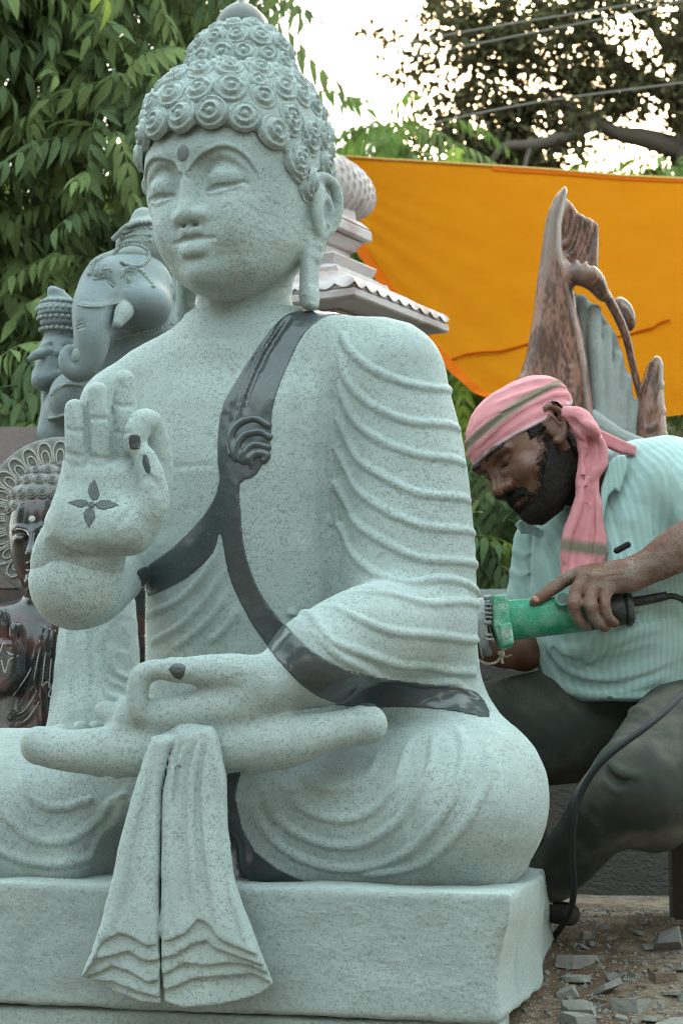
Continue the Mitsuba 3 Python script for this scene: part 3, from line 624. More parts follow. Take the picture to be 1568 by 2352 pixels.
# the statue's left arm under the robe
body.limb([V(0.075, 3.22, 1.088), V(0.1035, 3.2, 0.9503), V(0.1122, 3.19, 0.8092), V(0.1131, 3.19, 0.6854), V(0.1065, 3.22, 0.585)], [140 * U, 144 * U, 150 * U, 155 * U, 150 * U], k=0.035)
body.limb([V(0.1256, 3.14, 0.6682), V(0.0456, 3.04, 0.6525), V(-0.0365, 2.98, 0.6123)], [112 * U, 108 * U, 98 * U], k=0.035)
body.limb([V(0.1065, 3.22, 0.585), V(0.1592, 3.26, 0.5273), V(0.1895, 3.28, 0.4833)], [150 * U, 125 * U, 120 * U], k=0.05)
# the bare right arm: upper arm, and the forearm coming forward
body.limb([V(-0.3936, 3.36, 1.0665), V(-0.3986, 3.33, 0.9532), V(-0.3897, 3.27, 0.817), V(-0.3831, 3.22, 0.7605)], [88 * U, 80 * U, 66 * U, 58 * U], k=0.03)
body.limb([V(-0.383, 3.22, 0.7532), V(-0.4088, 3.1, 0.7352), V(-0.4183, 3.03, 0.7327)], [62 * U, 92 * U, 104 * U], k=0.02)
# draped knees
body.ball(V(0.0684, 3.17, 0.3707), [325 * U, 235 * U, 178 * U], k=0.02, axes=[[0.966, -0.259, 0], [0.259, 0.966, 0], [0, 0, 1]])
body.ball(V(0.1854, 3.1, 0.3804), [192 * U, 240 * U, 186 * U], k=0.06)
body.box(V(0.0754, 3.17, 0.3074), [300 * U, 190 * U, 80 * U], 0.045, k=0.03, axes=[[0.966, -0.259, 0], [0.259, 0.966, 0], [0, 0, 1]])
body.limb([V(0.0713, 3.3, 0.4242), V(0.1846, 3.2, 0.4408)], [170 * U, 150 * U], k=0.05)
body.ball(V(-0.5518, 3.3, 0.3617), [270 * U, 230 * U, 172 * U], k=0.02, axes=[[0.966, -0.259, 0], [0.259, 0.966, 0], [0, 0, 1]])
body.box(V(-0.558, 3.3, 0.2995), [250 * U, 190 * U, 76 * U], 0.045, k=0.03, axes=[[0.966, -0.259, 0], [0.259, 0.966, 0], [0, 0, 1]])
body.limb([V(-0.3727, 3.42, 0.4138), V(-0.6303, 3.32, 0.3867)], [120 * U, 150 * U], k=0.05)
body.ball(V(0.2276, 3.12, 0.4248), [118 * U, 150 * U, 112 * U], k=0.05)
# the lap between the knees
body.box(V(-0.2638, 3.22, 0.4116), [250 * U, 130 * U, 90 * U], 0.04, k=0.05, axes=[[0.966, -0.259, 0], [0.259, 0.966, 0], [0, 0, 1]])
# feet and shins lying on the thighs
body.limb([V(-0.4731, 3.03, 0.4764), V(-0.41, 3.01, 0.4672), V(-0.3072, 3, 0.4726), V(-0.2079, 3.03, 0.4914)], [42 * U, 46 * U, 62 * U, 68 * U], k=0.018)
for c, r in ((V(-0.4812, 3.02, 0.4846), 22), (V(-0.442, 3.04, 0.4968), 20), (V(-0.4132, 3.06, 0.5009), 20), (V(-0.3909, 3.08, 0.5023), 19), (V(-0.3703, 3.1, 0.5023), 18)):
    body.ball(c, r * U, k=0.012)
body.limb([V(0.0412, 2.99, 0.5083), V(-0.0161, 2.97, 0.4982), V(-0.0962, 2.96, 0.4816), V(-0.1909, 2.98, 0.4748)], [40 * U, 42 * U, 58 * U, 64 * U], k=0.014)
body.ball(V(0.0364, 2.985, 0.5103), 40 * U, k=0.01)
# hand lying in the lap
body.limb([V(-0.0298, 2.99, 0.606), V(-0.0969, 2.97, 0.5751), V(-0.1497, 2.955, 0.5434), V(-0.244, 2.965, 0.5262), V(-0.3265, 2.985, 0.5217)], [88 * U, 66 * U, 52 * U, 42 * U, 34 * U], k=0.02)
body.limb([V(-0.3078, 3, 0.5197), V(-0.3508, 3.02, 0.5219), V(-0.3726, 3.03, 0.5308)], [32 * U, 28 * U, 22 * U], k=0.012)
body.limb([V(-0.311, 3.03, 0.5308), V(-0.3442, 3.05, 0.5379)], [24 * U, 20 * U], k=0.01)
body.limb([V(-0.2904, 2.975, 0.5196), V(-0.3089, 2.958, 0.5274), V(-0.3127, 2.952, 0.558), V(-0.3074, 2.95, 0.5805), V(-0.2899, 2.948, 0.5911), V(-0.2595, 2.943, 0.5936)], [25 * U, 26 * U, 24 * U, 24 * U, 22 * U, 19 * U], k=0.006)
body.limb([V(-0.1095, 2.95, 0.5712), V(-0.1625, 2.94, 0.5876), V(-0.2156, 2.936, 0.5908), V(-0.2521, 2.935, 0.5914)], [52 * U, 40 * U, 32 * U, 22 * U], k=0.02)
gap = np.array([(-0.1793, 2.97, 0.4397), (-0.1512, 2.97, 0.441), (-0.159, 2.97, 0.3987), (-0.1494, 2.97, 0.3525), (-0.1279, 2.97, 0.3182), (-0.0925, 2.97, 0.292), (-0.0412, 2.97, 0.271), (-0.0558, 2.97, 0.2632), (-0.1688, 2.97, 0.2632), (-0.1891, 2.97, 0.313), (-0.193, 2.97, 0.3854)])
body.slab(gap, 2.99, 0.09, 0.004, slope=(-0.26, 0), k=0.006, cut=True)
body.soften(0.6)

RIB, FINE = 0.0080, 0.0072
g = [(curve('fold_a1'), RIB, 0.0058, 0.06, 0.0),
     (curve('fold_a2'), RIB, 0.0058, 0.10, 0.0),
     (curve('fold_a3'), RIB, 0.0058, 0.10, 0.0),
     (curve('fold_a4'), RIB, 0.0058, 0.12, 0.0),
     (curve('fold_a5'), RIB, 0.0058, 0.12, 0.0),
     (curve('fold_a6'), RIB, 0.0058, 0.12, 0.0),
     (curve('fold_a7'), RIB, 0.0058, 0.12, 0.0),
     (curve('fold_a8'), RIB, 0.0058, 0.15, 0.0),
     (curve('fold_a9'), RIB, 0.0058, 0.15, 0.0),
     (curve('fold_a10'), RIB, 0.0058, 0.15, 0.0),
     (curve('fold_a11'), FINE, 0.0056, 0.2, 0.0)]
for c, a, w in ((curve('pleat_1'), -0.004, 0.011), (curve('pleat_2'), -0.005, 0.012),
                (curve('pleat_3'), -0.002, 0.009), (curve('pleat_4'), 0.002, 0.01)):
    g.append((c, a, w, 0.2, 0.3))
for c in (curve('belly_1'), curve('belly_2'),
          curve('belly_3'), curve('belly_4')):
    g.append((c, FINE, 0.0052, 0.1, 0.2))
for c in (curve('knee_1'), curve('knee_2'),
          curve('knee_3'), curve('knee_4'),
          curve('knee_5')):
    g.append((c, RIB * 1.2, 0.0062, 0.08, 0.12))
for c in (curve('knee_6'), curve('knee_7'),
          curve('knee_8')):
    g.append((c, RIB * 1.2, 0.0062, 0.08, 0.12))
g.append((curve('chest_line'), -0.0025, 0.004, 0.1, 0.1))
for c, a in ((curve('strap_1'), -0.006), (curve('strap_2'), -0.005), (curve('strap_3'), 0.004)):
    g.append((c, a, 0.006, 0.1, 0.3))
body.carve(g)
body.rough(0.0016, 0.05, 3).rough(0.0007, 0.012, 5)

def inlay(clay, outline, proud, depth=0.012, h=0.0012, curvy=False):
    """The part of a clay's skin inside an outline, as its own slightly proud piece."""
    o = np.asarray(outline)
    o = spline(np.vstack([o, o[:1]]), 3)[:-1] if curvy else o
    lo, hi = o.min(0) - 0.02, o.max(0) + 0.02
    c = Clay(lo, hi, h)
    g = np.stack(np.meshgrid(*[c.lo[i] + c.h * np.arange(c.n[i]) for i in range(3)], indexing='ij'), -1)
    f = clay.at(g).astype(np.float32)
    d = dist_poly(g[:, 0, :, 0], g[:, 0, :, 2], o[:, [0, 2]])[:, None, :]
    c.F = np.maximum(np.maximum(f - proud, -(f + depth)), d).astype(np.float32)
    return nets(c.F, c.lo, c.h)


strap = curve('strap')
put('sash', mikit.ply(inlay(body, strap, 0.0018, 0.014, 0.0024, True), 'polished_granite', smooth=True), statue, label='dark polished sash crossing the chest')
put('body', mikit.ply(body.skin(), 'granite', smooth=True), statue)

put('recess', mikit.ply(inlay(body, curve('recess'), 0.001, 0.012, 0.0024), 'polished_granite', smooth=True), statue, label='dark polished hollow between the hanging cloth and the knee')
knot = Clay(V(-0.1852, 3.06, 0.9129) - [0.01, 0.12, 0.01], V(-0.107, 3.06, 1.0124) + [0.01, 0.1, 0.01], 0.002)
for n, q in (('knot_1', None), ('knot_2', None), ('knot_3', None), ('knot_4', None), ('knot_5', None)):
    p = curve(n)
    knot.limb(p, np.linspace(11, 9 if n != 'knot_5' else 4, len(p)) * U, k=0.003)
put('sash_knot', mikit.ply(knot.skin(), 'polished_granite', smooth=True), statue, label='gathered knot of the sash')


# head, modelled upright in its own frame (x to the statue's left, -y forward) and turned 30 degrees to its right
HC = V(-0.1809, 3.25, 1.4006)
HT = T().translate(HC.tolist()).rotate([0, 0, 1], -30)


LEAN = 0.10      # the lower face leans to the statue's left


def L(x, y, z):
    return np.array([x, -y, z]) * U


def M_(x, y, z):
    return np.array([x + LEAN * max(30 - z, 0), -y, z]) * U


head = Clay((-0.20, -0.235, -0.26), (0.20, 0.20, 0.24), 0.0020)
zs = np.array([292, 280, 250, 200, 140, 80, 13, -60, -110, -146, -182, -208, -230, -243])
hw = np.array([30, 90, 140, 170, 190, 198, 198, 184, 170, 150, 124, 92, 54, 20])
yf = np.array([30, 100, 150, 188, 212, 226, 212, 200, 193, 190, 186, 172, 146, 110])
yb = np.array([30, 110, 160, 185, 200, 206, 200, 180, 150, 110, 60, 10, -30, -60])
mid = (yf - yb) / 2
head.loft(zs * U, LEAN * np.maximum(30 - zs, 0) * U, -mid * U, hw * U, (yf + yb) / 2 * U, (yf + yb) / 2 * U, power=2.4)
head.limb([L(0, -50, -120), L(0, -52, -250), L(-4, -40, -380)], [108 * U, 104 * U, 116 * U], k=0.03)
head.ball(M_(0, 164, -188), [42 * U, 42 * U, 40 * U], k=0.03)
for s in (-1, 1):
    head.ball(M_(s * 70, 158, -80), [48 * U, 46 * U, 60 * U], k=0.04)
    head.ball(M_(s * 76, 226, 38), [50 * U, 30 * U, 34 * U], k=0.02, cut=True)
    head.ball(M_(s * 44, 222, 12), [24 * U, 26 * U, 40 * U], k=0.02, cut=True)
    head.ball(M_(s * 80, 164, 15), [48 * U, 45 * U, 37 * U], k=0.004)
# nose, lips
head.limb([M_(0, 208, 74), M_(0, 206, 30), M_(0, 209, -30), M_(0, 214, -64)], [15 * U, 17 * U, 20 * U, 25 * U], k=0.012, smooth=False)
for s in (-1, 1):
    head.ball(M_(s * 29, 203, -70), [20 * U, 26 * U, 19 * U], k=0.01)
head.ball(M_(0, 184, -126), [62 * U, 22 * U, 42 * U], k=0.02)
head.limb([M_(-58, 174, -118), M_(-32, 193, -112), M_(-12, 204, -101), M_(0, 203, -106), M_(12, 204, -101), M_(32, 193, -112), M_(58, 174, -118)], [8 * U, 15 * U, 18 * U, 16 * U, 18 * U, 15 * U, 8 * U], k=0.003)
head.limb([M_(-44, 182, -134), M_(-24, 194, -144), M_(0, 199, -147), M_(24, 194, -144), M_(44, 182, -134)], [9 * U, 21 * U, 24 * U, 21 * U, 9 * U], k=0.003)
for s in (-1, 1):
    head.ball(M_(s * 15, 212, -91), [7 * U, 11 * U, 6 * U], k=0.004, cut=True)
c = [([M_(-57, 182, -119), M_(-30, 206, -123), M_(-10, 212, -119), M_(0, 212, -122), M_(10, 212, -119), M_(30, 206, -123), M_(57, 182, -119)], -0.012, 0.0030, 0.1, 0.1),
     ([M_(0, 206, -92), M_(0, 210, -102)], -0.002, 0.005, 0.0, 0.0), ([M_(-34, 192, -170), M_(0, 196, -173), M_(34, 192, -170)], -0.004, 0.008, 0.3, 0.3)]
for s in (-1, 1):
    brow = [L(s * 12, 226, 20), L(s * 24, 224, 48), L(s * 56, 214, 78), L(s * 96, 196, 88), L(s * 124, 174, 72), L(s * 142, 152, 40), L(s * 148, 142, 16)]
    brow2 = [q - L(s * 3, 0, 9) for q in brow]
    lid = [L(s * 40, 198, -10), L(s * 60, 202, -9), L(s * 86, 198, -7), L(s * 104, 182, -4), L(s * 118, 164, 1), L(s * 130, 150, 0)]
    low = [L(s * 42, 198, -12), L(s * 62, 198, -23), L(s * 86, 192, -24), L(s * 106, 178, -15), L(s * 120, 162, -4)]
    crease = [L(s * 40, 204, 16), L(s * 56, 204, 44), L(s * 82, 196, 54), L(s * 106, 178, 46), L(s * 122, 158, 24)]
    c += [(crease, -0.0035, 0.0045, 0.2, 0.2), (brow, 0.0060, 0.0035, 0.05, 0.3), (brow2, -0.0050, 0.0032, 0.05, 0.3), (lid, -0.0130, 0.0034, 0.05, 0.25), (low, 0.0040, 0.0028, 0.1, 0.1)]


def slope(clay, p, e=0.003):
    g = np.stack([clay.at(p + e * np.eye(3)[i]) - clay.at(p - e * np.eye(3)[i]) for i in range(3)], -1)
    return g / (np.linalg.norm(g, axis=-1, keepdims=True) + 1e-9)


head.soften(0.6)
head.carve([(settle(head, q[0]), *q[1:]) for q in c])
# ears
for s in (-1, 1):
    def E(x, y, z):
        return L(s * (x if s > 0 else x - 16), y, z - (14 if z > -130 else 0))
    out = [E(190, -2, 26), E(197, -12, 58), E(211, -46, 72), E(220, -80, 58), E(222, -94, 20), E(217, -90, -20), E(208, -74, -52), E(197, -52, -72), E(186, -32, -64)]
    head.limb(out, [12 * U, 13 * U, 13 * U, 14 * U, 14 * U, 14 * U, 13 * U, 12 * U, 10 * U], k=0.004)
    head.ball(E(197, -46, 0), [22 * U, 54 * U, 76 * U], k=0.008, axes=[[0.94, s * 0.34, 0], [-s * 0.34, 0.94, 0], [0, 0, 1]])
    head.limb([E(208, -32, 10), E(213, -54, 26), E(217, -68, 0), E(212, -60, -34)], [7 * U, 8 * U, 8 * U, 7 * U], k=0.008)
    head.ball(E(219, -46, -14), [9 * U, 15 * U, 24 * U], k=0.008, cut=True)
    head.limb([E(184, -26, -84), E(194, -46, -94), E(197, -60, -84)], [11 * U, 12 * U, 10 * U], k=0.006)
    head.limb([E(182, -26, -108), E(191, -44, -118), E(194, -54, -110)], [11 * U, 12 * U, 10 * U], k=0.006)
    head.box(E(182, -30, -150), [13 * U, 30 * U, 90 * U], 0.008, k=0.012)
    head.box(E(182, -30, -232), [16 * U, 25 * U, 26 * U], 0.009, k=0.008)
head.rough(0.0011, 0.03, 11).rough(0.0006, 0.008, 12)
put('head', mikit.ply(head.skin(), 'granite', smooth=True, to_world=HT), statue, label='face with lowered eyelids')

# hair: a cap over the skull with the crown knot, and every curl by itself
hair = Clay((-0.19, -0.20, -0.13), (0.19, 0.20, 0.36), 0.004)
hz = np.array([330, 318, 298, 250, 200, 140, 80, 13, -60, -150])
hair.loft(hz * U, 0 * hz, 0 * hz - 0.006, np.array([40, 115, 156, 190, 203, 210, 210, 206, 198, 185]) * U, np.array([40, 110, 160, 200, 222, 230, 232, 222, 205, 190]) * U, np.array([40, 115, 160, 200, 215, 222, 222, 218, 205, 190]) * U, power=2.3)
zl = PchipInterpolator([0, 25, 45, 62, 74, 84, 90, 98, 122, 150, 180], np.array([142, 137, 119, 82, 40, 4, 10, 66, 76, -60, -150]) * U)
s, X = hair.window(hair.lo, hair.lo + hair.h * hair.n, 0)
az = np.degrees(np.arctan2(np.abs(X[0]), -X[1] - 0.0)) + 0 * X[2]
hair.F = -smin(-hair.F, -(zl(az) - X[2]).astype(np.float32), 0.012)
kz = np.array([290, 318, 345, 390, 420, 444, 456])
hair.loft(kz * U, 0 * kz, 0 * kz + 0.008, np.array([160, 138, 128, 116, 94, 62, 20]) * U, np.array([150, 132, 124, 112, 92, 60, 20]) * U, np.array([160, 138, 126, 114, 92, 60, 20]) * U, k=0.012)
hair.rough(0.002, 0.02, 21)
put('hair', mikit.ply(hair.skin(), 'granite', smooth=True, to_world=HT), statue)


def curl_mesh(rng):
    n, m = 40, 15
    r = np.linspace(0, 1, m) ** 0.9
    th = np.arange(n) / n * 2 * np.pi
    knots = [0, .12, .22, .32, .44, .54, .66, .76, .88, 1.0]
    lift = [.62, .60, .40, .38, .56, .50, .26, .25, .30, -.15]
    f = PchipInterpolator(knots, lift)
    RR, TH = np.meshgrid(r, th, indexing='ij')
    turn = (TH / (2 * np.pi)) * 0.16 - 0.08
    z = f(np.clip(RR + turn * np.sin(np.pi * RR), 0, 1)) + rng.normal(0, 0.02, RR.shape) * RR * (RR > 0.3)
    v = np.stack([RR * np.cos(TH), RR * np.sin(TH), z], -1).reshape(-1, 3)
    i, j = np.meshgrid(np.arange(m - 1), np.arange(n), indexing='ij')
    q = np.stack([i * n + j, (i + 1) * n + j, (i + 1) * n + (j + 1) % n, i * n + (j + 1) % n], -1).reshape(-1, 4)
    return trimesh.Trimesh(v, np.vstack([q[:, [0, 1, 2]], q[:, [0, 2, 3]]]), process=False)


rng = np.random.default_rng(4)
kinds = [mikit.ply(curl_mesh(rng), 'granite', smooth=True) for _ in range(5)]
HM = np.array(HT.matrix)


def set_curl(az, z, size, up=0.0):
    d = np.array([math.sin(az) * math.cos(up), -math.cos(az) * math.cos(up), math.sin(up)])
    o = np.array([0, 0.004, z])
    t = np.arange(0.30, 0.0, -0.002)
    p = o + t[:, None] * d
    ok = np.all((p > hair.lo + 0.006) & (p < hair.lo + hair.h * (hair.n - 1) - 0.006), axis=1)
    hit = np.nonzero(ok & (hair.at(np.where(ok[:, None], p, o)) < 0))[0]
    if not len(hit):
        return
    c = p[hit[0]]
    nrm = slope(hair, c, 0.008)
    nrm = nrm + rng.normal(0, 0.07, 3)
    nrm /= np.linalg.norm(nrm)
    a = np.cross(nrm, [0.3 * rng.normal(), 0.3 * rng.normal(), 1])
    a /= np.linalg.norm(a)
    g = rng.uniform(0, 2 * np.pi)
    b = np.cross(nrm, a)
    a, b = a * math.cos(g) + b * math.sin(g), b * math.cos(g) - a * math.sin(g)
    k = size * rng.uniform(0.92, 1.06)
    M = np.eye(4)
    M[:3, 0], M[:3, 1], M[:3, 2], M[:3, 3] = a * k, b * k, nrm * k * 0.92, c - nrm * 0.0035
    put('curl', {**kinds[rng.integers(5)], 'to_world': T((HM @ M).tolist())}, statue)


for row, (n, size, top, lean) in enumerate(((20, 41, 170, 0), (19, 40, 228, 0), (16, 38, 205, 2), (14, 35, 344, 1), (12, 34, 394, 1), (9, 31, 434, 1))):
    for k in range(n):                                  # the lowest rows follow the hairline, the upper ones ring the crown
        a = (k + 0.5 * (row % 2)) / n * 2 * np.pi
        deg = abs(math.degrees((a + np.pi) % (2 * np.pi) - np.pi))
        if lean == 2:
            set_curl(a, top * U, size * U, math.radians(30))
        elif lean:
            set_curl(a, top * U, size * U)
        else:
            set_curl(a, top * U - (146 * U - float(zl(deg))) * [1.0, 0.70][row], size * U)
for k in range(20):
    a = (k + 0.5) / 20 * 2 * np.pi
    if abs(math.degrees((a + np.pi) % (2 * np.pi) - np.pi)) > 35:
        set_curl(a, 205 * U, 38 * U, math.radians(10))
for k in range(17):
    set_curl((k + 0.25) / 17 * 2 * np.pi, 282 * U, 36 * U)
for z, n, f in ((0.112, 19, 54), (0.062, 19, 74), (0.012, 17, 84), (-0.04, 16, 100)):       # behind the temples the rows go on
    for k in range(n):
        a = (k + 0.5 * (z > 0.1)) / n * 2 * np.pi
        deg = abs(math.degrees((a + np.pi) % (2 * np.pi) - np.pi))
        if deg > f and not (88 < deg < 128 and z < 0.09):
            set_curl(a, z, 38 * U)
for s in (-1, 1):
    set_curl(s * 1.30, 0.036, 30 * U)
    set_curl(s * 1.38, -0.002, 24 * U)
# the smooth drop on the crown
prof = np.array([(0, -30), (56, -28), (62, -6), (61, 10), (53, 28), (38, 45), (21, 57), (11, 66), (7, 84), (0, 110)]) * U
pr = spline(prof, 5)
put('finial', mikit.ply(trimesh.creation.revolve(np.abs(pr) * [1, 0] + pr * [0, 1], sections=48), 'finial_stone', smooth=50, to_world=HT @ T().translate([0, 0.008, 452 * U])), statue, label='smooth dark drop-shaped knob on the crown')
# forehead dot
bd = trimesh.creation.icosphere(3, 1.0)
dot = settle(head, [L(0, 222, 76)])[0]
nd = slope(head, dot)
ax = np.cross(nd, [0, 0, 1]); ax /= np.linalg.norm(ax)
M = np.eye(4); M[:3, 0] = ax * 16 * U; M[:3, 1] = np.cross(nd, ax) * 19 * U; M[:3, 2] = nd * 2.4 * U; M[:3, 3] = dot
put('forehead_dot', mikit.ply(bd, 'finial_stone', smooth=True, to_world=T((HM @ M).tolist())), statue, label='dark oval dot on the forehead')


# raised right hand, palm outwards
hand = Clay((-0.50, 2.84, 0.62), (-0.24, 3.14, 1.14), 0.0024)
palm = np.array([(-0.4364, 3, 0.9208), (-0.4465, 3, 0.8667), (-0.454, 3, 0.8252), (-0.4535, 3, 0.7977), (-0.4273, 3, 0.7825), (-0.3895, 3, 0.7729), (-0.3451, 3, 0.7825), (-0.3113, 3, 0.8183), (-0.3017, 3, 0.8805), (-0.3194, 3, 0.9222), (-0.3331, 3, 0.9208), (-0.3813, 3, 0.9208)])
hand.slab(palm, 2.975, 46 * U, 0.03, slope=(0.0, 0.12))
hand.ball(V(-0.3382, 2.948, 0.8115), [54 * U, 42 * U, 46 * U], k=0.03)
hand.ball(V(-0.4161, 2.955, 0.817), [40 * U, 40 * U, 60 * U], k=0.03)
for i, (pts, r) in enumerate((([V(-0.4113, 2.97, 0.8973), V(-0.4142, 2.965, 0.9585), V(-0.4176, 2.965, 1.0013)], [26, 25, 21]), ([V(-0.3766, 2.975, 0.9049), V(-0.3797, 2.97, 0.9731), V(-0.3825, 2.97, 1.0271)], [29, 28, 24]),
                              ([V(-0.3401, 2.99, 0.9069), V(-0.3418, 2.99, 0.9902), V(-0.344, 2.99, 1.0488)], [30, 29, 25]))):
    hand.limb(pts, [a * U for a in r], k=0.003)
hand.limb([V(-0.305, 3, 0.8736), V(-0.2965, 2.99, 0.9346), V(-0.2996, 2.975, 0.9753), V(-0.3112, 2.955, 0.9762), V(-0.3194, 2.945, 0.9554), V(-0.3199, 2.945, 0.9404)], [40 * U, 36 * U, 30 * U, 29 * U, 27 * U, 24 * U], k=0.006)
hand.limb([V(-0.3273, 2.96, 0.8073), V(-0.2964, 2.95, 0.847), V(-0.2956, 2.945, 0.8872), V(-0.3045, 2.942, 0.9195)], [52 * U, 40 * U, 32 * U, 25 * U], k=0.012)
hand.limb([V(-0.2933, 3.01, 0.9655), V(-0.2884, 3.01, 0.8957), V(-0.3114, 3, 0.8252)], [26 * U, 28 * U, 40 * U], k=0.02)
hand.limb([V(-0.3919, 3, 0.8011), V(-0.4098, 3.025, 0.7655)], [80 * U, 94 * U], k=0.008)
hand.limb([V(-0.4399, 2.98, 0.8128), V(-0.4532, 3, 0.777), V(-0.4599, 3.03, 0.7451)], [34 * U, 44 * U, 44 * U], k=0.02)
hand.soften(0.5)
cr = []
for n, q in (('hc1', None), ('hc2', None), ('hc3', None), ('hc4', None),
             ('hc5', None), ('hc6', None), ('hc7', None)):
    cr.append((curve(n), -0.0034, 0.0038, 0.1, 0.1))
for n, q in (('hg1', None), ('hg2', None)):
    cr.append((curve(n), -0.0085, 0.0036, 0.0, 0.3))
cr.append((curve('thenar'), -0.0045, 0.0055, 0.15, 0.3))
cr.append((curve('thenar_2'), -0.004, 0.005, 0.2, 0.3))
cr.append((curve('wrist'), -0.003, 0.005, 0.2, 0.2))
hand.carve(cr)
hand.rough(0.0012, 0.03, 31).rough(0.0006, 0.008, 32)
hk = put('hand', mikit.ply(hand.skin(), 'granite', smooth=True), statue, label='raised hand with a four-petal flower cut in its palm')

for n, q in (('petal_1', None), ('petal_2', None),
             ('petal_3', None), ('petal_4', None)):
    put('petal', mikit.ply(inlay(hand, curve(n), 0.0012), 'inlay_stone', smooth=True), hk)
put('flower_centre', mikit.ply(inlay(hand, curve('petal_c'), 0.003), 'inlay_stone', smooth=True), hk)
put('fingernail', mikit.ply(inlay(hand, curve('nail_1'), 0.0014), 'polished_granite', smooth=True), hk, label='square dark nail of the forefinger')
put('fingernail', mikit.ply(inlay(hand, curve('nail_2'), 0.0014), 'polished_granite', smooth=True), hk, label='oval dark nail of the thumb')
put('fingernail', mikit.ply(inlay(body, curve('nail_3'), 0.0014), 'polished_granite', smooth=True), statue, label='dark nail of the thumb in the lap')


# the rough block under it and the cloth hanging over its front
def block(corners, z0, z1, rough, h=0.006, seed=0, chip=0.0):
    c = np.asarray(corners, float)
    lo, hi = np.append(c.min(0) - 0.03, z0 - 0.02), np.append(c.max(0) + 0.03, z1 + 0.03)
    b = Clay(lo, hi, h)
    x, y = (b.lo[i] + b.h * np.arange(b.n[i]) for i in range(2))
    z = b.lo[2] + b.h * np.arange(b.n[2])
    d2 = dist_poly(x[:, None] + 0 * y, y[None, :] + 0 * x[:, None], c)[:, :, None]
    dz = np.maximum(z0 - z, z - z1)[None, None, :]
    r = 0.008
    b.F = (np.sqrt(np.maximum(d2 + r, 0) ** 2 + np.maximum(dz + r, 0) ** 2) + np.minimum(np.maximum(d2 + r, dz + r), 0) - r).astype(np.float32)
    b.rough(rough, 0.10, seed, 4)
    if chip:
        b.rough(chip, 0.03, seed + 9, 2)
    return b


# front edge runs from the right corner (nearest) away to the left
FR = np.array([0.246, 2.85])
ALONG = np.array([-math.cos(0.262), math.sin(0.262)])
BACK = np.array([math.sin(0.262), math.cos(0.262)])
base = block([FR, FR + 1.08 * ALONG, FR + 1.08 * ALONG + 0.66 * BACK, FR + 0.66 * BACK - [0.036, 0], FR + 0.45 * BACK - [0.030, 0], FR + 0.40 * BACK - [0.012, 0]], 0.075, 0.262, 0.006, 0.005, 5, 0.0016)
base.limb([np.append(FR - 0.105 * ALONG + 0.03 * BACK, 0.135), np.append(FR - 0.130 * ALONG + 0.8 * BACK, 0.135)], 0.125, k=0.03, cut=True)
put('base_block', mikit.ply(base.skin(), 'granite_rough', smooth=True), statue, label='rough-hewn block under the crossed legs')
plinth = block([FR + 0.008 * ALONG + 0.012 * BACK, FR + 1.06 * ALONG + 0.012 * BACK, FR + 1.06 * ALONG + 0.6 * BACK, FR + 0.6 * BACK - [0.09, 0], FR + 0.05 * BACK - [0.02, 0]], -0.03, 0.071, 0.004, 0.007, 8)
put('plinth', mikit.ply(plinth.skin(), 'granite_rough', smooth=True), statue)

cloth = Clay((-0.47, 2.78, 0.07), (-0.06, 3.08, 0.54), 0.0028)
left = np.array([(-0.2877, 2.95, 0.4916), (-0.3019, 2.95, 0.4553), (-0.3178, 2.95, 0.3993), (-0.3337, 2.95, 0.3404), (-0.3448, 2.95, 0.2817), (-0.3585, 2.95, 0.2232), (-0.3742, 2.95, 0.1715), (-0.3901, 2.95, 0.1329), (-0.3735, 2.95, 0.1226), (-0.3438, 2.95, 0.1104), (-0.2977, 2.95, 0.0956), (-0.2695, 2.95, 0.0943), (-0.2708, 2.95, 0.1586), (-0.2732, 2.95, 0.2882), (-0.2728, 2.95, 0.4059), (-0.2608, 2.95, 0.4652), (-0.2477, 2.95, 0.4916)])
right = np.array([(-0.2478, 2.95, 0.4982), (-0.2607, 2.95, 0.4586), (-0.2701, 2.95, 0.4059), (-0.2699, 2.95, 0.2882), (-0.2672, 2.95, 0.1586), (-0.2643, 2.95, 0.0969), (-0.2321, 2.95, 0.0892), (-0.1862, 2.95, 0.0943), (-0.1469, 2.95, 0.1039), (-0.1175, 2.95, 0.1149), (-0.1011, 2.95, 0.1277), (-0.121, 2.95, 0.178), (-0.1377, 2.95, 0.2168), (-0.1511, 2.95, 0.2492), (-0.1612, 2.95, 0.2817), (-0.1709, 2.95, 0.3534), (-0.1754, 2.95, 0.4322), (-0.1865, 2.95, 0.4916), (-0.1959, 2.95, 0.5048)])
cloth.slab(left, 2.945, 44 * U, 0.014, slope=(-0.26, 0.09))
cloth.slab(right, 2.915, 46 * U, 0.014, slope=(-0.26, 0.09))
cloth.limb([V(-0.2756, 3.02, 0.5063), V(-0.2319, 2.985, 0.4982), V(-0.2226, 2.955, 0.4717)], [40 * U, 60 * U, 40 * U], k=0.02)


def recede(outline, ref, y, half, slope, depth):
    """Sinks the front of a plate (outline ref, as given to slab) inside an outline: the next layer of folded cloth below the one in front."""
    o, c = np.asarray(outline), np.asarray(ref).mean(0)

    def f(x, yy, z):
        d2 = dist_poly(*np.broadcast_arrays(x, z), o[:, [0, 2]])
        front = (yy - y - slope[0] * (x - c[0]) - slope[1] * (z - c[2])) / math.hypot(1, *slope) + half - depth
        return np.maximum(d2, front)
    cloth.blend(f, [o[:, 0].min(), y - 0.2, o[:, 2].min()], [o[:, 0].max(), y + 0.2, o[:, 2].max()], 0.004, True)


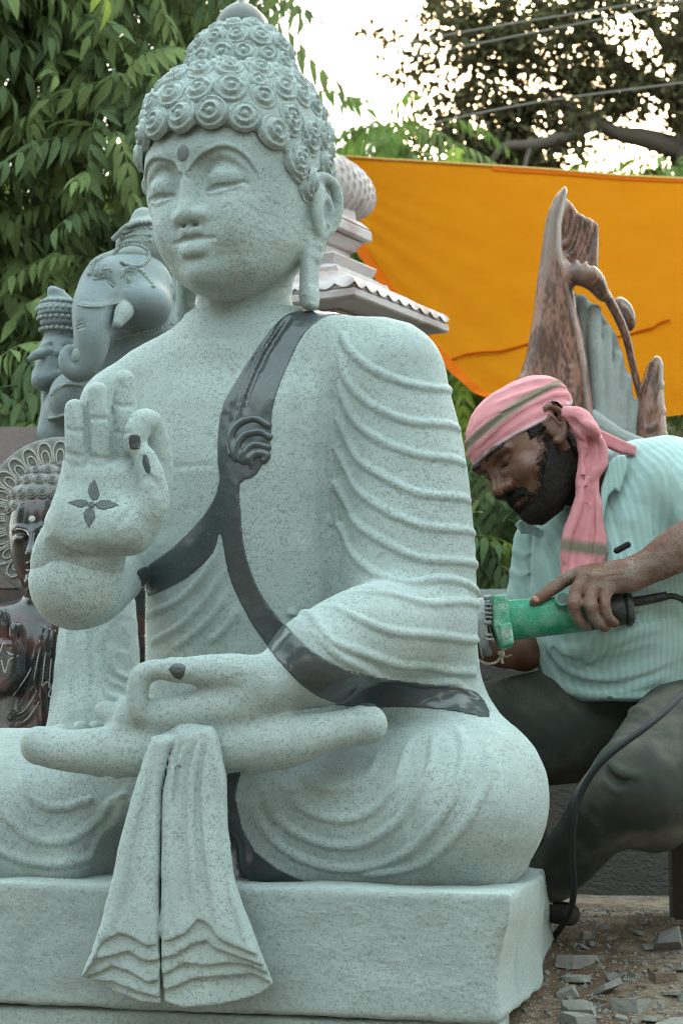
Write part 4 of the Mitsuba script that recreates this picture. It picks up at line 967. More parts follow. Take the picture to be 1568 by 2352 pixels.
SL = (-0.26, 0.09)
for o, dep in ((np.array([(-0.358, 2.95, 0.1844), (-0.3436, 2.95, 0.1935), (-0.3285, 2.95, 0.1986), (-0.312, 2.95, 0.1935), (-0.2888, 2.95, 0.1805), (-0.2698, 2.95, 0.1844), (-0.2673, 2.95, 0.0751), (-0.3957, 2.95, 0.0751), (-0.3835, 2.95, 0.1329)]), 0.008), (np.array([(-0.3675, 2.95, 0.1586), (-0.3432, 2.95, 0.1651), (-0.3183, 2.95, 0.1715), (-0.2952, 2.95, 0.1586), (-0.2695, 2.95, 0.1599), (-0.2673, 2.95, 0.0751), (-0.3957, 2.95, 0.0751), (-0.3861, 2.95, 0.1329)]), 0.017),
               (np.array([(-0.3802, 2.95, 0.1329), (-0.36, 2.95, 0.1393), (-0.3443, 2.95, 0.1483), (-0.318, 2.95, 0.1419), (-0.2882, 2.95, 0.1264), (-0.2692, 2.95, 0.1303), (-0.2673, 2.95, 0.0751), (-0.3957, 2.95, 0.0751)]), 0.026), (np.array([(-0.3834, 2.95, 0.1251), (-0.3427, 2.95, 0.1251), (-0.3044, 2.95, 0.111), (-0.2689, 2.95, 0.1046), (-0.2673, 2.95, 0.0751), (-0.3892, 2.95, 0.0751)]), 0.036)):
    recede(o, left, 2.945, 44 * U, SL, dep)
for o, dep in ((np.array([(-0.2698, 2.95, 0.187), (-0.2527, 2.95, 0.1909), (-0.2292, 2.95, 0.2025), (-0.2122, 2.95, 0.2206), (-0.2003, 2.95, 0.2168), (-0.1738, 2.95, 0.1909), (-0.0881, 2.95, 0.1586), (-0.0878, 2.95, 0.0751), (-0.2686, 2.95, 0.0751)]), 0.008), (np.array([(-0.2695, 2.95, 0.1612), (-0.246, 2.95, 0.1689), (-0.2211, 2.95, 0.1844), (-0.2001, 2.95, 0.1909), (-0.1868, 2.95, 0.1793), (-0.1605, 2.95, 0.1715), (-0.0881, 2.95, 0.149), (-0.0878, 2.95, 0.0751), (-0.2686, 2.95, 0.0751)]), 0.017),
               (np.array([(-0.2693, 2.95, 0.1367), (-0.2523, 2.95, 0.1444), (-0.2327, 2.95, 0.156), (-0.1998, 2.95, 0.1535), (-0.1604, 2.95, 0.1599), (-0.1275, 2.95, 0.1548), (-0.088, 2.95, 0.1354), (-0.0878, 2.95, 0.0751), (-0.2686, 2.95, 0.0751)]), 0.026), (np.array([(-0.269, 2.95, 0.1123), (-0.2455, 2.95, 0.1226), (-0.2193, 2.95, 0.1341), (-0.1734, 2.95, 0.138), (-0.1307, 2.95, 0.1444), (-0.088, 2.95, 0.1226), (-0.0878, 2.95, 0.0751), (-0.2686, 2.95, 0.0751)]), 0.036)):
    recede(o, right, 2.915, 46 * U, SL, dep)
cloth.soften(0.4)
k = []
for n, q, a in (('c1', None, 0.0045), ('c2', None, 0.005), ('c3', None, 0.0045),
                ('c4', None, -0.004), ('c5', None, -0.006), ('c6', None, -0.006), ('c7', None, -0.005),
                ('c8', None, -0.005), ('c9', None, 0.002)):
    k.append((curve(n), float(np.clip(a * 1.4, -0.0068, 0.0068)), 0.0058, 0.15, 0.2))
cloth.carve(k)
cloth.rough(0.0014, 0.03, 41).rough(0.0007, 0.008, 42)
put('hanging_cloth', mikit.ply(cloth.skin(), 'granite', smooth=True), statue, label='carved cloth hanging over the front of the block in two pleated tails')


# ---------------------------------------------------------------- the man with the grinder
W = 0.00078


def skin_colour(p, n, uv):
    a = fbm(p.x * 40, p.y * 40, p.z * 40, 3)
    b = noise(p.x * 700, p.y * 700, p.z * 700)
    return mix((0.088, 0.037, 0.022), (0.150, 0.066, 0.040), smoothstep(0.3, 0.75, a * 0.8 + b * 0.2))


def hand_colour(p, n, uv):
    a = fbm(p.x * 55 + 9, p.y * 55, p.z * 55, 3)
    b = noise(p.x * 500, p.y * 500, p.z * 500)
    dust = smoothstep(0.42, 0.7, fbm(p.x * 28, p.y * 28, p.z * 28 + 4, 3) * 0.7 + b * 0.3)
    return mix(mix((0.095, 0.043, 0.027), (0.165, 0.080, 0.052), a), (0.27, 0.25, 0.22), dust * 0.45)


bsdf('skin', bumped(principled(proc(skin_colour), 0.43, 0.45), lambda p, n, uv: noise(p.x * 800, p.y * 800, p.z * 800) + noise(p.x * 300, p.y * 300, p.z * 300), 0.0006))
bsdf('dusty_skin', bumped(principled(proc(hand_colour), 0.6, 0.35), lambda p, n, uv: noise(p.x * 600, p.y * 600, p.z * 600), 0.0004))
bsdf('beard_hair', bumped(principled((0.013, 0.011, 0.010), 0.8, 0.2), lambda p, n, uv: noise(p.x * 700, p.y * 700, p.z * 350), 0.0012))


def shirt_colour(p, n, uv):
    s = p.x * 0.94 + p.y * 0.34 + p.z * 0.05 + 0.004 * noise(p.x * 20, p.y * 20, p.z * 12)
    w = 0.5 + 0.5 * dr.sin(s * (2 * math.pi / 0.0105))
    fine = noise(p.x * 900, p.y * 900, p.z * 300)
    col = mix((0.235, 0.335, 0.32), (0.31, 0.43, 0.405), smoothstep(0.2, 0.85, w) * 0.45 + fine * 0.3 + 0.2)
    return mix(col, (0.30, 0.36, 0.32), smoothstep(0.55, 0.8, fbm(p.x * 14, p.y * 14, p.z * 14, 3)) * 0.35)


def shirt_bump(p, n, uv):
    s = p.x * 0.94 + p.y * 0.34 + p.z * 0.05 + 0.004 * noise(p.x * 20, p.y * 20, p.z * 12)
    return 0.5 * dr.sin(s * (2 * math.pi / 0.0105)) + noise(p.x * 800, p.y * 800, p.z * 800) * 0.5


bsdf('shirt_cloth', bumped(principled(proc(shirt_colour), 0.85, 0.2, sheen=0.3), shirt_bump, 0.0007))


def pants_colour(p, n, uv):
    a = fbm(p.x * 12, p.y * 12, p.z * 12, 3)
    b = noise(p.x * 900, p.y * 900, p.z * 900)
    dusty = smoothstep(0.40, 0.75, a * 0.8 + b * 0.2)
    return mix((0.034, 0.038, 0.033), (0.105, 0.100, 0.080), dusty)


bsdf('trouser_cloth', bumped(principled(proc(pants_colour), 0.9, 0.2), lambda p, n, uv: noise(p.x * 900, p.y * 900, p.z * 900), 0.0003))
bsdf('shoe_leather', principled((0.03, 0.025, 0.022), 0.7, 0.3))
bsdf('scarf_cloth', bumped({'type': 'principled', 'base_color': {'type': 'mesh_attribute', 'name': 'vertex_color'}, 'roughness': 0.9, 'specular': 0.15, 'sheen': 0.5},
                           lambda p, n, uv: noise(p.x * 1100, p.y * 1100, p.z * 260) + 0.7 * noise(p.x * 260, p.y * 1100, p.z * 1100), 0.0005))

man = thing('person', 'man in pink head scarf and mint striped shirt crouching beside the big statue, face lowered', 'person')

# head, in its own frame: x to his left, -y forward, z to the crown
F_, U_ = np.array([-0.706, -0.469, -0.530]), np.array([-0.600, 0.0, 0.800])
F_ /= np.linalg.norm(F_)
U_ = U_ - F_ * (U_ @ F_)
U_ /= np.linalg.norm(U_)
MM = np.eye(4)
MM[:3, 0], MM[:3, 1], MM[:3, 2], MM[:3, 3] = np.cross(-F_, U_), -F_, U_, V(0.341, 3.47, 1.014)
MT = T(MM.tolist())


def N(x, y, z):
    return np.array([x, -y, z])


face = Clay((-0.12, -0.15, -0.19), (0.12, 0.14, 0.14), 0.0018)
YF_ = np.array([0.03, 0.065, 0.092, 0.098, 0.094, 0.090, 0.087, 0.083, 0.070])
YB_ = np.array([0.03, 0.065, 0.090, 0.095, 0.080, 0.055, 0.03, 0.0, -0.03])
MID_ = (YF_ - YB_) / 2
mz = np.array([0.112, 0.095, 0.06, 0.02, -0.02, -0.055, -0.085, -0.110, -0.126])
face.loft(mz, 0 * mz, -MID_ - 0.002, [0.02, 0.05, 0.073, 0.077, 0.075, 0.070, 0.062, 0.048, 0.025], (YF_ + YB_) / 2, (YF_ + YB_) / 2, power=2.25)
face.limb([N(0, -0.03, -0.05), N(0.008, -0.05, -0.10), N(0.012, -0.062, -0.125)], [0.056, 0.056, 0.056], k=0.02)
face.limb([N(0, 0.090, 0.010), N(0, 0.100, -0.018), N(0, 0.108, -0.034)], [0.009, 0.011, 0.0145], k=0.008, smooth=False)
for s in (-1, 1):
    face.ball(N(s * 0.0165, 0.098, -0.037), [0.0115, 0.014, 0.0105], k=0.006)
    face.ball(N(s * 0.008, 0.106, -0.047), [0.005, 0.007, 0.004], k=0.002, cut=True)
    face.ball(N(s * 0.033, 0.094, 0.004), [0.020, 0.014, 0.013], k=0.012, cut=True)
    face.ball(N(s * 0.034, 0.076, 0.002), [0.0155, 0.0145, 0.0125], k=0.003)
    face.limb([N(s * 0.012, 0.094, 0.020), N(s * 0.034, 0.094, 0.026), N(s * 0.056, 0.080, 0.018)], [0.007, 0.008, 0.006], k=0.010)
    face.ball(N(s * 0.046, 0.068, -0.032), [0.024, 0.020, 0.018], k=0.018)
    e = [N(s * 0.076, 0.004, 0.012), N(s * 0.082, -0.008, 0.030), N(s * 0.092, -0.026, 0.032), N(s * 0.094, -0.034, 0.012), N(s * 0.090, -0.026, -0.012), N(s * 0.082, -0.008, -0.028), N(s * 0.077, 0.000, -0.024)]
    face.limb(e, [0.0055, 0.0055, 0.006, 0.006, 0.006, 0.0075, 0.006], k=0.003)
    face.ball(N(s * 0.080, -0.012, 0.004), [0.0075, 0.018, 0.028], k=0.005)
    face.limb([N(s * 0.084, -0.004, 0.014), N(s * 0.088, -0.018, 0.016), N(s * 0.088, -0.020, -0.004)], [0.0035, 0.004, 0.0035], k=0.003)
face.ball(N(0, 0.086, -0.066), [0.026, 0.012, 0.016], k=0.012)
face.limb([N(-0.024, 0.086, -0.0645), N(-0.008, 0.0965, -0.062), N(0, 0.0955, -0.063), N(0.008, 0.0965, -0.062), N(0.024, 0.086, -0.0645)], [0.003, 0.0055, 0.005, 0.0055, 0.003], k=0.004)
face.limb([N(-0.020, 0.086, -0.071), N(0, 0.0935, -0.0735), N(0.020, 0.086, -0.071)], [0.004, 0.0068, 0.004], k=0.004)
face.ball(N(0, 0.076, -0.100), [0.026, 0.020, 0.018], k=0.014)
face.soften(0.5)
fc = [([N(-0.026, 0.09, -0.067), N(0, 0.10, -0.0675), N(0.026, 0.09, -0.067)], -0.0035, 0.0022, 0.1, 0.1)]
for s in (-1, 1):
    fc += [([N(s * 0.019, 0.090, 0.001), N(s * 0.034, 0.093, -0.004), N(s * 0.050, 0.082, 0.000)], -0.0035, 0.0020, 0.1, 0.1), ([N(s * 0.020, 0.092, 0.010), N(s * 0.034, 0.094, 0.013), N(s * 0.050, 0.084, 0.008)], -0.0015, 0.002, 0.1, 0.1),
           ([N(s * 0.022, 0.096, -0.036), N(s * 0.032, 0.088, -0.052), N(s * 0.036, 0.082, -0.066)], -0.0022, 0.0045, 0.1, 0.3)]
face.carve([(settle(face, np.array(q[0])), *q[1:]) for q in fc])
put('head', mikit.ply(face.skin(), 'skin', smooth=True, to_world=MT), man)


def patch(clay, inside, thick, rough, seed, h=0.0018, lo=None, hi=None):
    """Hair: a layer over the skin where inside(x, y, z) is negative, with a tufted surface."""
    c = Clay(lo if lo is not None else clay.lo, hi if hi is not None else clay.lo + clay.h * (clay.n - 1), h)
    g = np.stack(np.meshgrid(*[c.lo[i] + c.h * np.arange(c.n[i]) for i in range(3)], indexing='ij'), -1)
    f = clay.at(g)
    r = (meshkit.fbm(g * [210, 210, 130], 2, seed) - 0.5) * 2
    c.F = -smin(-(f - thick - rough * r), -(inside(g[..., 0], -g[..., 1], g[..., 2]) + rough * 3 * r + 0.006 * (meshkit.fbm(g * 160, 2, seed + 1) - 0.5)), 0.004).astype(np.float32)
    c.F = np.maximum(c.F, -(f + 0.006)).astype(np.float32)
    return c.skin()


def beard_area(x, y, z):
    a = np.abs(x)
    jaw = np.maximum(z + 0.064 + 0.50 * (y - 0.05) - 1.1 * np.maximum(a - 0.050, 0), -(z + 0.155))       # below a line from ear to mouth corner
    side = np.maximum(np.abs(y - 0.005) - 0.016, z - 0.010) + 0.002                                       # sideburn
    side = np.maximum(side, 0.055 - a)
    chin = np.maximum(np.sqrt((x / 1.4) ** 2 + (z + 0.106) ** 2 + ((y - 0.075) / 1.2) ** 2) - 0.032, z + 0.079)
    mous = np.maximum(np.abs(z + 0.0535 + 0.30 * a + 3.0 * np.maximum(a - 0.03, 0)) - 0.0075, a - 0.038)
    mous = np.maximum(mous, 0.07 - y)
    out = np.minimum(np.minimum(jaw, side), np.minimum(chin, mous))
    out = np.maximum(out, -(y + 0.02 + 0.2 * (z + 0.1)))
    return np.maximum(out, np.where(z > -0.048, 0.004 - y, -1))


put('beard', mikit.ply(patch(face, lambda x, y, z: beard_area(x, y, z) + np.where((np.abs(x) < 0.04) & (z > -0.075), 0.001, 0.006), 0.0028, 0.0016, 3, lo=(-0.10, -0.14, -0.17), hi=(0.10, 0.05, 0.03)), 'beard_hair', smooth=True, to_world=MT), man)


def strands(clay, area, lo, hi, count, reach, length, seed):
    """Short single hairs scattered over and past the edge of a hair patch."""
    r = np.random.default_rng(seed)
    p = r.uniform(lo, hi, (count * 16, 3))
    p = p[np.abs(clay.at(p)) < 0.006]
    p = settle(clay, p, 4)
    v = area(p[:, 0], -p[:, 1], p[:, 2])
    p, v = p[np.abs(p[:, 0]) < 0.0775], v[np.abs(p[:, 0]) < 0.0775]        # none on the ears
    p = p[(v < reach) & (r.uniform(0, 1, len(p)) < np.exp(-np.maximum(v, 0) / (reach * 0.4)))][:count]
    n = slope(clay, p)
    d = n * 0.45 + np.array([0, 0.25, -0.8]) + r.normal(0, 0.25, p.shape)
    d /= np.linalg.norm(d, axis=1, keepdims=True)
    s_ = np.cross(d, n)
    s_ /= np.linalg.norm(s_, axis=1, keepdims=True) + 1e-9
    L_ = length * r.uniform(0.6, 1.2, (len(p), 1))
    w_ = 0.0005
    V_ = np.stack([p - s_ * w_, p + s_ * w_, p + n * w_ * 1.6, p + d * L_], 1).reshape(-1, 3)
    k = np.arange(len(p))[:, None] * 4
    return trimesh.Trimesh(V_, np.vstack([k + [0, 1, 3], k + [1, 2, 3], k + [2, 0, 3]]), process=False)


put('stubble', mikit.ply(strands(face, beard_area, (-0.10, -0.14, -0.17), (0.10, 0.05, 0.03), 30000, 0.016, 0.0045, 4), 'beard_hair', to_world=MT), man, kind='stuff')


def brow_area(x, y, z):
    a = np.abs(x)
    return np.maximum(np.maximum(np.abs(z - 0.0225 - 0.004 * np.sin((a - 0.012) * 60)) - 0.0042 + 0.05 * np.maximum(a - 0.035, 0), np.abs(a - 0.034) - 0.024), 0.05 - y)


put('eyebrows', mikit.ply(patch(face, brow_area, 0.0018, 0.0010, 5, lo=(-0.08, -0.12, 0.0), hi=(0.08, -0.04, 0.05)), 'beard_hair', smooth=True, to_world=MT), man)


def hair_area(x, y, z):
    a = np.abs(x)
    near_ear = np.maximum(np.maximum(y - 0.036 + 0.35 * (z - 0.02), 0.006 - y), np.maximum(z - 0.06, 0.004 - z))
    nape = np.maximum(np.maximum(y + 0.03, z - 0.06), -(z + 0.07))
    return np.minimum(near_ear, nape) + np.where(a < 0.03, 0.01, 0)


put('hair', mikit.ply(patch(face, hair_area, 0.004, 0.0022, 8, lo=(-0.10, -0.06, -0.09), hi=(0.10, 0.12, 0.07)), 'beard_hair', smooth=True, to_world=MT), man)
# lashes of the lowered lids
for s in (-1, 1):
    q = settle(face, np.array([N(s * 0.019, 0.090, 0.0005), N(s * 0.034, 0.094, -0.005), N(s * 0.051, 0.082, 0.0)]))
    put('lashes', mikit.ply(tube(q, [0.0006, 0.0014, 0.0007], 6), 'beard_hair', smooth=True, to_world=MT), man)

# head scarf
PINK, OLIVE, RIM = np.array([0.50, 0.205, 0.225]), np.array([0.165, 0.145, 0.105]), np.array([0.52, 0.40, 0.44])


def dyed(m, stripe, rim=None, seed=0):
    v = np.array(m.vertices)
    base = PINK * (0.86 + 0.28 * meshkit.fbm(v * 60, 3, seed))[:, None]
    c = base * (1 - stripe[:, None]) + OLIVE * (0.85 + 0.3 * meshkit.fbm(v * 80, 2, seed + 3))[:, None] * stripe[:, None]
    if rim is not None:
        c = c * (1 - rim[:, None]) + RIM * rim[:, None]
    return c


scarf = Clay((-0.13, -0.15, -0.03), (0.13, 0.15, 0.16), 0.0018)
scarf.ball(N(0.0, -0.004, 0.028), [0.089, 0.112, 0.092], k=0.0)
scarf.ball(N(0.02, -0.060, 0.05), [0.06, 0.06, 0.055], k=0.03)
x_, y_, z_ = (scarf.lo[i] + scarf.h * np.arange(scarf.n[i]) for i in range(3))
edge = 0.030 - 0.16 * (-y_[None, :, None] - 0.09) * (y_[None, :, None] > -0.09) + 0 * x_[:, None, None]      # the rim runs from the brow down to the nape
edge = np.where(y_[None, :, None] > 0.0, edge * 0 + 0.016 + 0.10 * (y_[None, :, None]) * 0, 0.030 - 0.014 * (1 + y_[None, :, None] / 0.09).clip(0, 1))
scarf.F = -smin(-scarf.F, -(edge - z_[None, None, :] + 0 * scarf.F).astype(np.float32), 0.006)
fold = []
for k, (a, b, c_) in enumerate(((0.046, 0.050, -0.0035), (0.058, 0.062, 0.003), (0.072, 0.070, -0.004), (0.090, 0.078, 0.0028), (0.036, 0.030, -0.002), (0.104, 0.072, -0.0026))):
    for s in (-1, 1):
        fold.append((settle(scarf, np.array([N(s * 0.002, 0.12, a), N(s * 0.05, 0.10, a + 0.002), N(s * 0.088, 0.03, b), N(s * 0.088, -0.04, b - 0.012), N(s * 0.05, -0.11, b - 0.035)])), c_, 0.0045, 0.2, 0.1))
for k, q in enumerate(([N(0.02, 0.06, 0.115), N(0.05, 0.0, 0.11), N(0.07, -0.06, 0.08), N(0.06, -0.11, 0.05)], [N(-0.01, 0.03, 0.125), N(0.02, -0.04, 0.115), N(0.05, -0.09, 0.085)], [N(0.06, 0.05, 0.11), N(0.085, 0.0, 0.09), N(0.085, -0.06, 0.06)])):
    fold.append((settle(scarf, np.array(q)), (0.004, -0.004, 0.0035)[k], 0.006, 0.2, 0.2))
scarf.carve(fold).rough(0.0014, 0.02, 51)
sm = scarf.skin()
sv = np.array(sm.vertices)
mid_ = 0.068 + 0.0 * sv[:, 0] - 0.10 * np.maximum(sv[:, 1] - 0.0, 0)
st = np.clip(1.5 - np.abs(sv[:, 2] - mid_) / 0.0085 * (1 + 6 * np.maximum(sv[:, 1], 0)), 0, 1)
rim = np.clip(1 - (sv[:, 2] - np.interp(sv[:, 1], [-0.12, -0.09, 0.0], [0.030, 0.030, 0.016]) - 0.004) / 0.003, 0, 1)
sk = put('head_scarf', mikit.ply(sm, 'scarf_cloth', smooth=True, color=dyed(sm, st, rim, 7), to_world=MT), man, label='pink head scarf with an olive stripe')

tail = Clay((0.28, 3.30, 0.74), (0.58, 3.52, 1.13), 0.0022)
tail.limb([V(0.4048, 3.41, 1.0654), V(0.427, 3.4, 1.0558), V(0.4426, 3.39, 1.036)], [20 * W, 26 * W, 24 * W], k=0.01)
tail.slab(np.array([(0.4083, 3.4, 1.059), (0.4387, 3.4, 1.0511), (0.4658, 3.4, 1.0337), (0.4778, 3.4, 1.006), (0.4781, 3.4, 0.9737), (0.4629, 3.4, 0.9501), (0.4594, 3.4, 0.9234), (0.465, 3.4, 0.8819), (0.4705, 3.4, 0.8374), (0.4717, 3.4, 0.8124), (0.462, 3.4, 0.7906), (0.4386, 3.4, 0.7751), (0.3997, 3.4, 0.7634), (0.3873, 3.4, 0.7673), (0.3898, 3.4, 0.8374), (0.3947, 3.4, 0.8592), (0.4075, 3.4, 0.8882), (0.4172, 3.4, 0.914), (0.4201, 3.4, 0.9509), (0.4253, 3.4, 0.9918), (0.4219, 3.4, 1.025), (0.4073, 3.4, 1.0455)]), 3.40, 16 * W, 0.008, k=0.006, slope=(0.1, 0.10))
tail.slab(np.array([(0.427, 3.4, 1.0558), (0.4543, 3.4, 1.0511), (0.4815, 3.4, 1.0376), (0.5125, 3.4, 1.0234), (0.5357, 3.4, 1.0116), (0.5323, 3.4, 0.9942), (0.5043, 3.4, 1.0005), (0.4771, 3.4, 1.0116), (0.45, 3.4, 1.0258)]), 3.445, 10 * W, 0.005, k=0.008)
tf = []
for n, q, a in (('t1', None, -0.006), ('t2', None, 0.005), ('t3', None, 0.006),
                ('t4', None, -0.007), ('t5', None, 0.004), ('t6', None, -0.003), ('t7', None, 0.004)):
    tf.append((curve(n), a, 0.0065, 0.15, 0.2))
tail.carve([(c_, a_ * 1.7, w_, ta_, tb_) for c_, a_, w_, ta_, tb_ in tf]).rough(0.0035, 0.035, 55)
tm = tail.skin()
tv = np.array(tm.vertices)
lv = V(0.4006, 3.4, 0.8311)[2] - 0.12 * (tv[:, 0] - V(0.4315, 3.4, 0.8218)[0]) + 0.0
st = np.clip(1.5 - np.abs(tv[:, 2] - lv + 0.010) / 0.011, 0, 1) * (tv[:, 0] < V(0.4943, 3.4, 0.8686)[0])
put('scarf_tail', mikit.ply(tm, 'scarf_cloth', smooth=True, color=dyed(tm, st, None, 9)), man, label='hanging pink end of the head scarf')

# shirt
shirt = Clay((0.24, 3.22, 0.44), (0.80, 3.90, 1.06), 0.0034)
shirt.limb([V(0.593, 3.52, 0.9221), V(0.5507, 3.52, 0.8089), V(0.5369, 3.52, 0.7046), V(0.5344, 3.54, 0.6174)], [150 * W, 175 * W, 200 * W, 195 * W], k=0.04)
shirt.limb([V(0.6297, 3.5, 0.9197), V(0.6255, 3.54, 0.7622), V(0.6257, 3.56, 0.594)], [118 * W, 170 * W, 180 * W], k=0.04)
shirt.limb([V(0.4988, 3.54, 0.9001), V(0.4432, 3.56, 0.8043), V(0.4484, 3.55, 0.6902), V(0.4702, 3.54, 0.6174)], [110 * W, 120 * W, 120 * W, 120 * W], k=0.05)
shirt.limb([V(0.3869, 3.6, 0.8324), V(0.4238, 3.6, 0.8242), V(0.5237, 3.6, 0.9069)], [70 * W, 95 * W, 100 * W], k=0.04)
shirt.limb([V(0.3707, 3.6, 0.849), V(0.3583, 3.59, 0.7905), V(0.3459, 3.57, 0.7237)], [56 * W, 54 * W, 52 * W], k=0.02)
shirt.limb([V(0.6113, 3.44, 0.9284), V(0.6466, 3.38, 0.8976), V(0.6752, 3.3, 0.8274)], [98 * W, 90 * W, 84 * W], k=0.03)
shirt.limb([V(0.4943, 3.5, 0.9682), V(0.5264, 3.5, 0.9723), V(0.5741, 3.5, 0.944)], [62 * W, 60 * W, 80 * W], k=0.03)
shirt.box(V(0.5342, 3.55, 0.5178) , [0.4, 0.4, 43 * W], 0.004, k=0.012, cut=True)
shirt.soften(0.6)
sf = []
for n, q, a, w in (('s1', None, 0.007, 0.010), ('s2', None, -0.006, 0.010), ('s3', None, 0.006, 0.016),
                   ('s4', None, -0.006, 0.016), ('s5', None, 0.005, 0.012), ('s6', None, -0.005, 0.006),
                   ('s7', None, -0.005, 0.006), ('s8', None, 0.005, 0.012), ('s9', None, -0.005, 0.012),
                   ('s10', None, -0.004, 0.014), ('s11', None, 0.004, 0.008), ('s12', None, 0.004, 0.008),
                   ('s14', None, 0.004, 0.010), ('s15', None, 0.005, 0.010), ('s16', None, -0.005, 0.010), ('s17', None, 0.0045, 0.008), ('s18', None, -0.005, 0.010), ('s13', None, 0.006, 0.016)):
    sf.append((curve(n), a, w, 0.2, 0.25))
shirt.carve([(c_, a_ * 1.3, w_ * 0.8, ta_, tb_) for c_, a_, w_, ta_, tb_ in sf]).rough(0.006, 0.08, 61)
shk = put('shirt', mikit.ply(shirt.skin(), 'shirt_cloth', smooth=True), man, label='mint green short-sleeved shirt with fine stripes')
for q, y_, sl in ((np.array([(0.4789, 3.4, 0.9769), (0.4948, 3.4, 0.9926), (0.512, 3.4, 0.9942), (0.5172, 3.4, 0.9785), (0.5065, 3.4, 0.947), (0.4991, 3.4, 0.9226), (0.4891, 3.4, 0.9297), (0.4764, 3.4, 0.9156), (0.4664, 3.4, 0.8749), (0.4587, 3.4, 0.8749), (0.4642, 3.4, 0.9313)]), 3.415, (0.3, 0.1)),
                  (np.array([(0.3216, 3.5, 0.8794), (0.3313, 3.5, 0.8891), (0.3505, 3.5, 0.8827), (0.3727, 3.5, 0.8666), (0.4046, 3.5, 0.8585), (0.406, 3.5, 0.8425), (0.3725, 3.5, 0.8473), (0.3502, 3.5, 0.8618), (0.3327, 3.5, 0.8618)]), 3.53, (-0.2, 0.2))):
    collar = Clay(q.min(0) * [1, 0, 1] + [-0.03, y_ - 0.1, -0.03], q.max(0) * [1, 0, 1] + [0.03, y_ + 0.1, 0.03], 0.0024)
    collar.slab(q, y_, 9 * W, 0.005, slope=sl)
    put('collar', mikit.ply(collar.skin(), 'shirt_cloth', smooth=True), shk)

item = trimesh.creation.capsule(height=0.022, radius=0.0055)
put('clip', mikit.ply(item, 'beard_hair', smooth=True, to_world=T().translate(V(0.4902, 3.335, 0.8171).tolist()).rotate([0, 1, 0], 62)), man, label='small black clip at the shirt pocket')

# arms and hands
arm = Clay((0.24, 2.98, 0.62), (0.80, 3.56, 0.90), 0.0020)
arm.limb([V(0.6868, 3.28, 0.8556), V(0.5906, 3.3, 0.8153), V(0.5421, 3.32, 0.7876), V(0.5146, 3.33, 0.774)], [66 * W, 53 * W, 41 * W, 34 * W], k=0.01)
arm.limb([V(0.5146, 3.33, 0.774), V(0.4819, 3.325, 0.7652), V(0.4447, 3.32, 0.7572)], [34 * W, 36 * W, 30 * W], k=0.015)
arm.limb([V(0.497, 3.325, 0.7652), V(0.453, 3.335, 0.7713), V(0.4194, 3.34, 0.7702)], [32 * W, 26 * W, 20 * W], k=0.012)
for pts, r in (([V(0.4277, 3.345, 0.7722), V(0.3971, 3.345, 0.7645), V(0.3666, 3.34, 0.7443), V(0.3446, 3.335, 0.7287), V(0.3352, 3.333, 0.7218)], [19, 16, 14.5, 13, 10.5]),
               ([V(0.4288, 3.325, 0.7645), V(0.4079, 3.305, 0.7432), V(0.4003, 3.295, 0.7155), V(0.4087, 3.305, 0.6906), V(0.4246, 3.325, 0.6796)], [19, 16, 15, 14, 12]),
               ([V(0.4456, 3.315, 0.7576), V(0.4306, 3.295, 0.735), V(0.4277, 3.287, 0.712), V(0.4374, 3.295, 0.6885), V(0.4549, 3.315, 0.6776)], [18, 15.5, 15, 13.5, 11.5]),
               ([V(0.4635, 3.315, 0.747), V(0.4537, 3.3, 0.7293), V(0.4523, 3.292, 0.7108), V(0.4588, 3.298, 0.6932), V(0.4716, 3.315, 0.6844)], [16, 14, 13, 12, 10.5])):
    arm.limb(pts, [q * W for q in r], k=0.004)
for c_, r in ((V(0.4212, 3.318, 0.7677), 15), (V(0.4399, 3.306, 0.7614), 15), (V(0.4575, 3.304, 0.7469), 13), (V(0.3997, 3.29, 0.7151), 12), (V(0.4272, 3.283, 0.7117), 12)):
    arm.ball(c_, r * W, k=0.012)
arm.limb([V(0.4713, 3.36, 0.7488), V(0.4515, 3.385, 0.7352), V(0.4217, 3.395, 0.7205)], [24 * W, 18 * W, 15 * W], k=0.01)
arm.soften(0.5)
af = []
for n, q, a in (('k1', None, 0.0018), ('k2', None, 0.0016), ('k3', None, -0.0014), ('k4', None, -0.003), ('k5', None, -0.003)):
    af.append((curve(n), a, 0.004, 0.3, 0.3))
arm.carve(af).rough(0.0008, 0.012, 71)
put('arm', mikit.ply(arm.skin(), 'dusty_skin', smooth=True), man, label='dusty bare forearm and hand gripping the tool')
nail = trimesh.creation.icosphere(2, 1.0)
put('fingernail', mikit.ply(nail, 'nail_pale', smooth=True, to_world=T().translate(V(0.3364, 3.322, 0.7263).tolist()).rotate([0, 1, 0], 35).scale([9 * W, 3 * W, 6.5 * W])), man)
far = Clay((0.16, 3.34, 0.54), (0.46, 3.72, 0.76), 0.0024)
far.limb([V(0.3418, 3.57, 0.7237), V(0.3417, 3.55, 0.666), V(0.3331, 3.53, 0.6411)], [42 * W, 42 * W, 38 * W], k=0.01)
far.limb([V(0.3371, 3.53, 0.6411), V(0.2881, 3.47, 0.6387), V(0.2459, 3.43, 0.6448), V(0.2143, 3.42, 0.6599)], [40 * W, 34 * W, 27 * W, 26 * W], k=0.015)
for j in range(4):
    far.limb([V(0.2259, 3.42, 0.6522), V(0.2066, 3.42, 0.6661) - [0, 0.012 * j, 0.008 * j], V(0.1977, 3.4, 0.6821) - [0, 0.012 * j, 0.0095 * j]], [15 * W, 12 * W, 10 * W], k=0.004)
put('arm', mikit.ply(far.skin(), 'skin', smooth=True), man, label='other forearm in the shade below the tool')
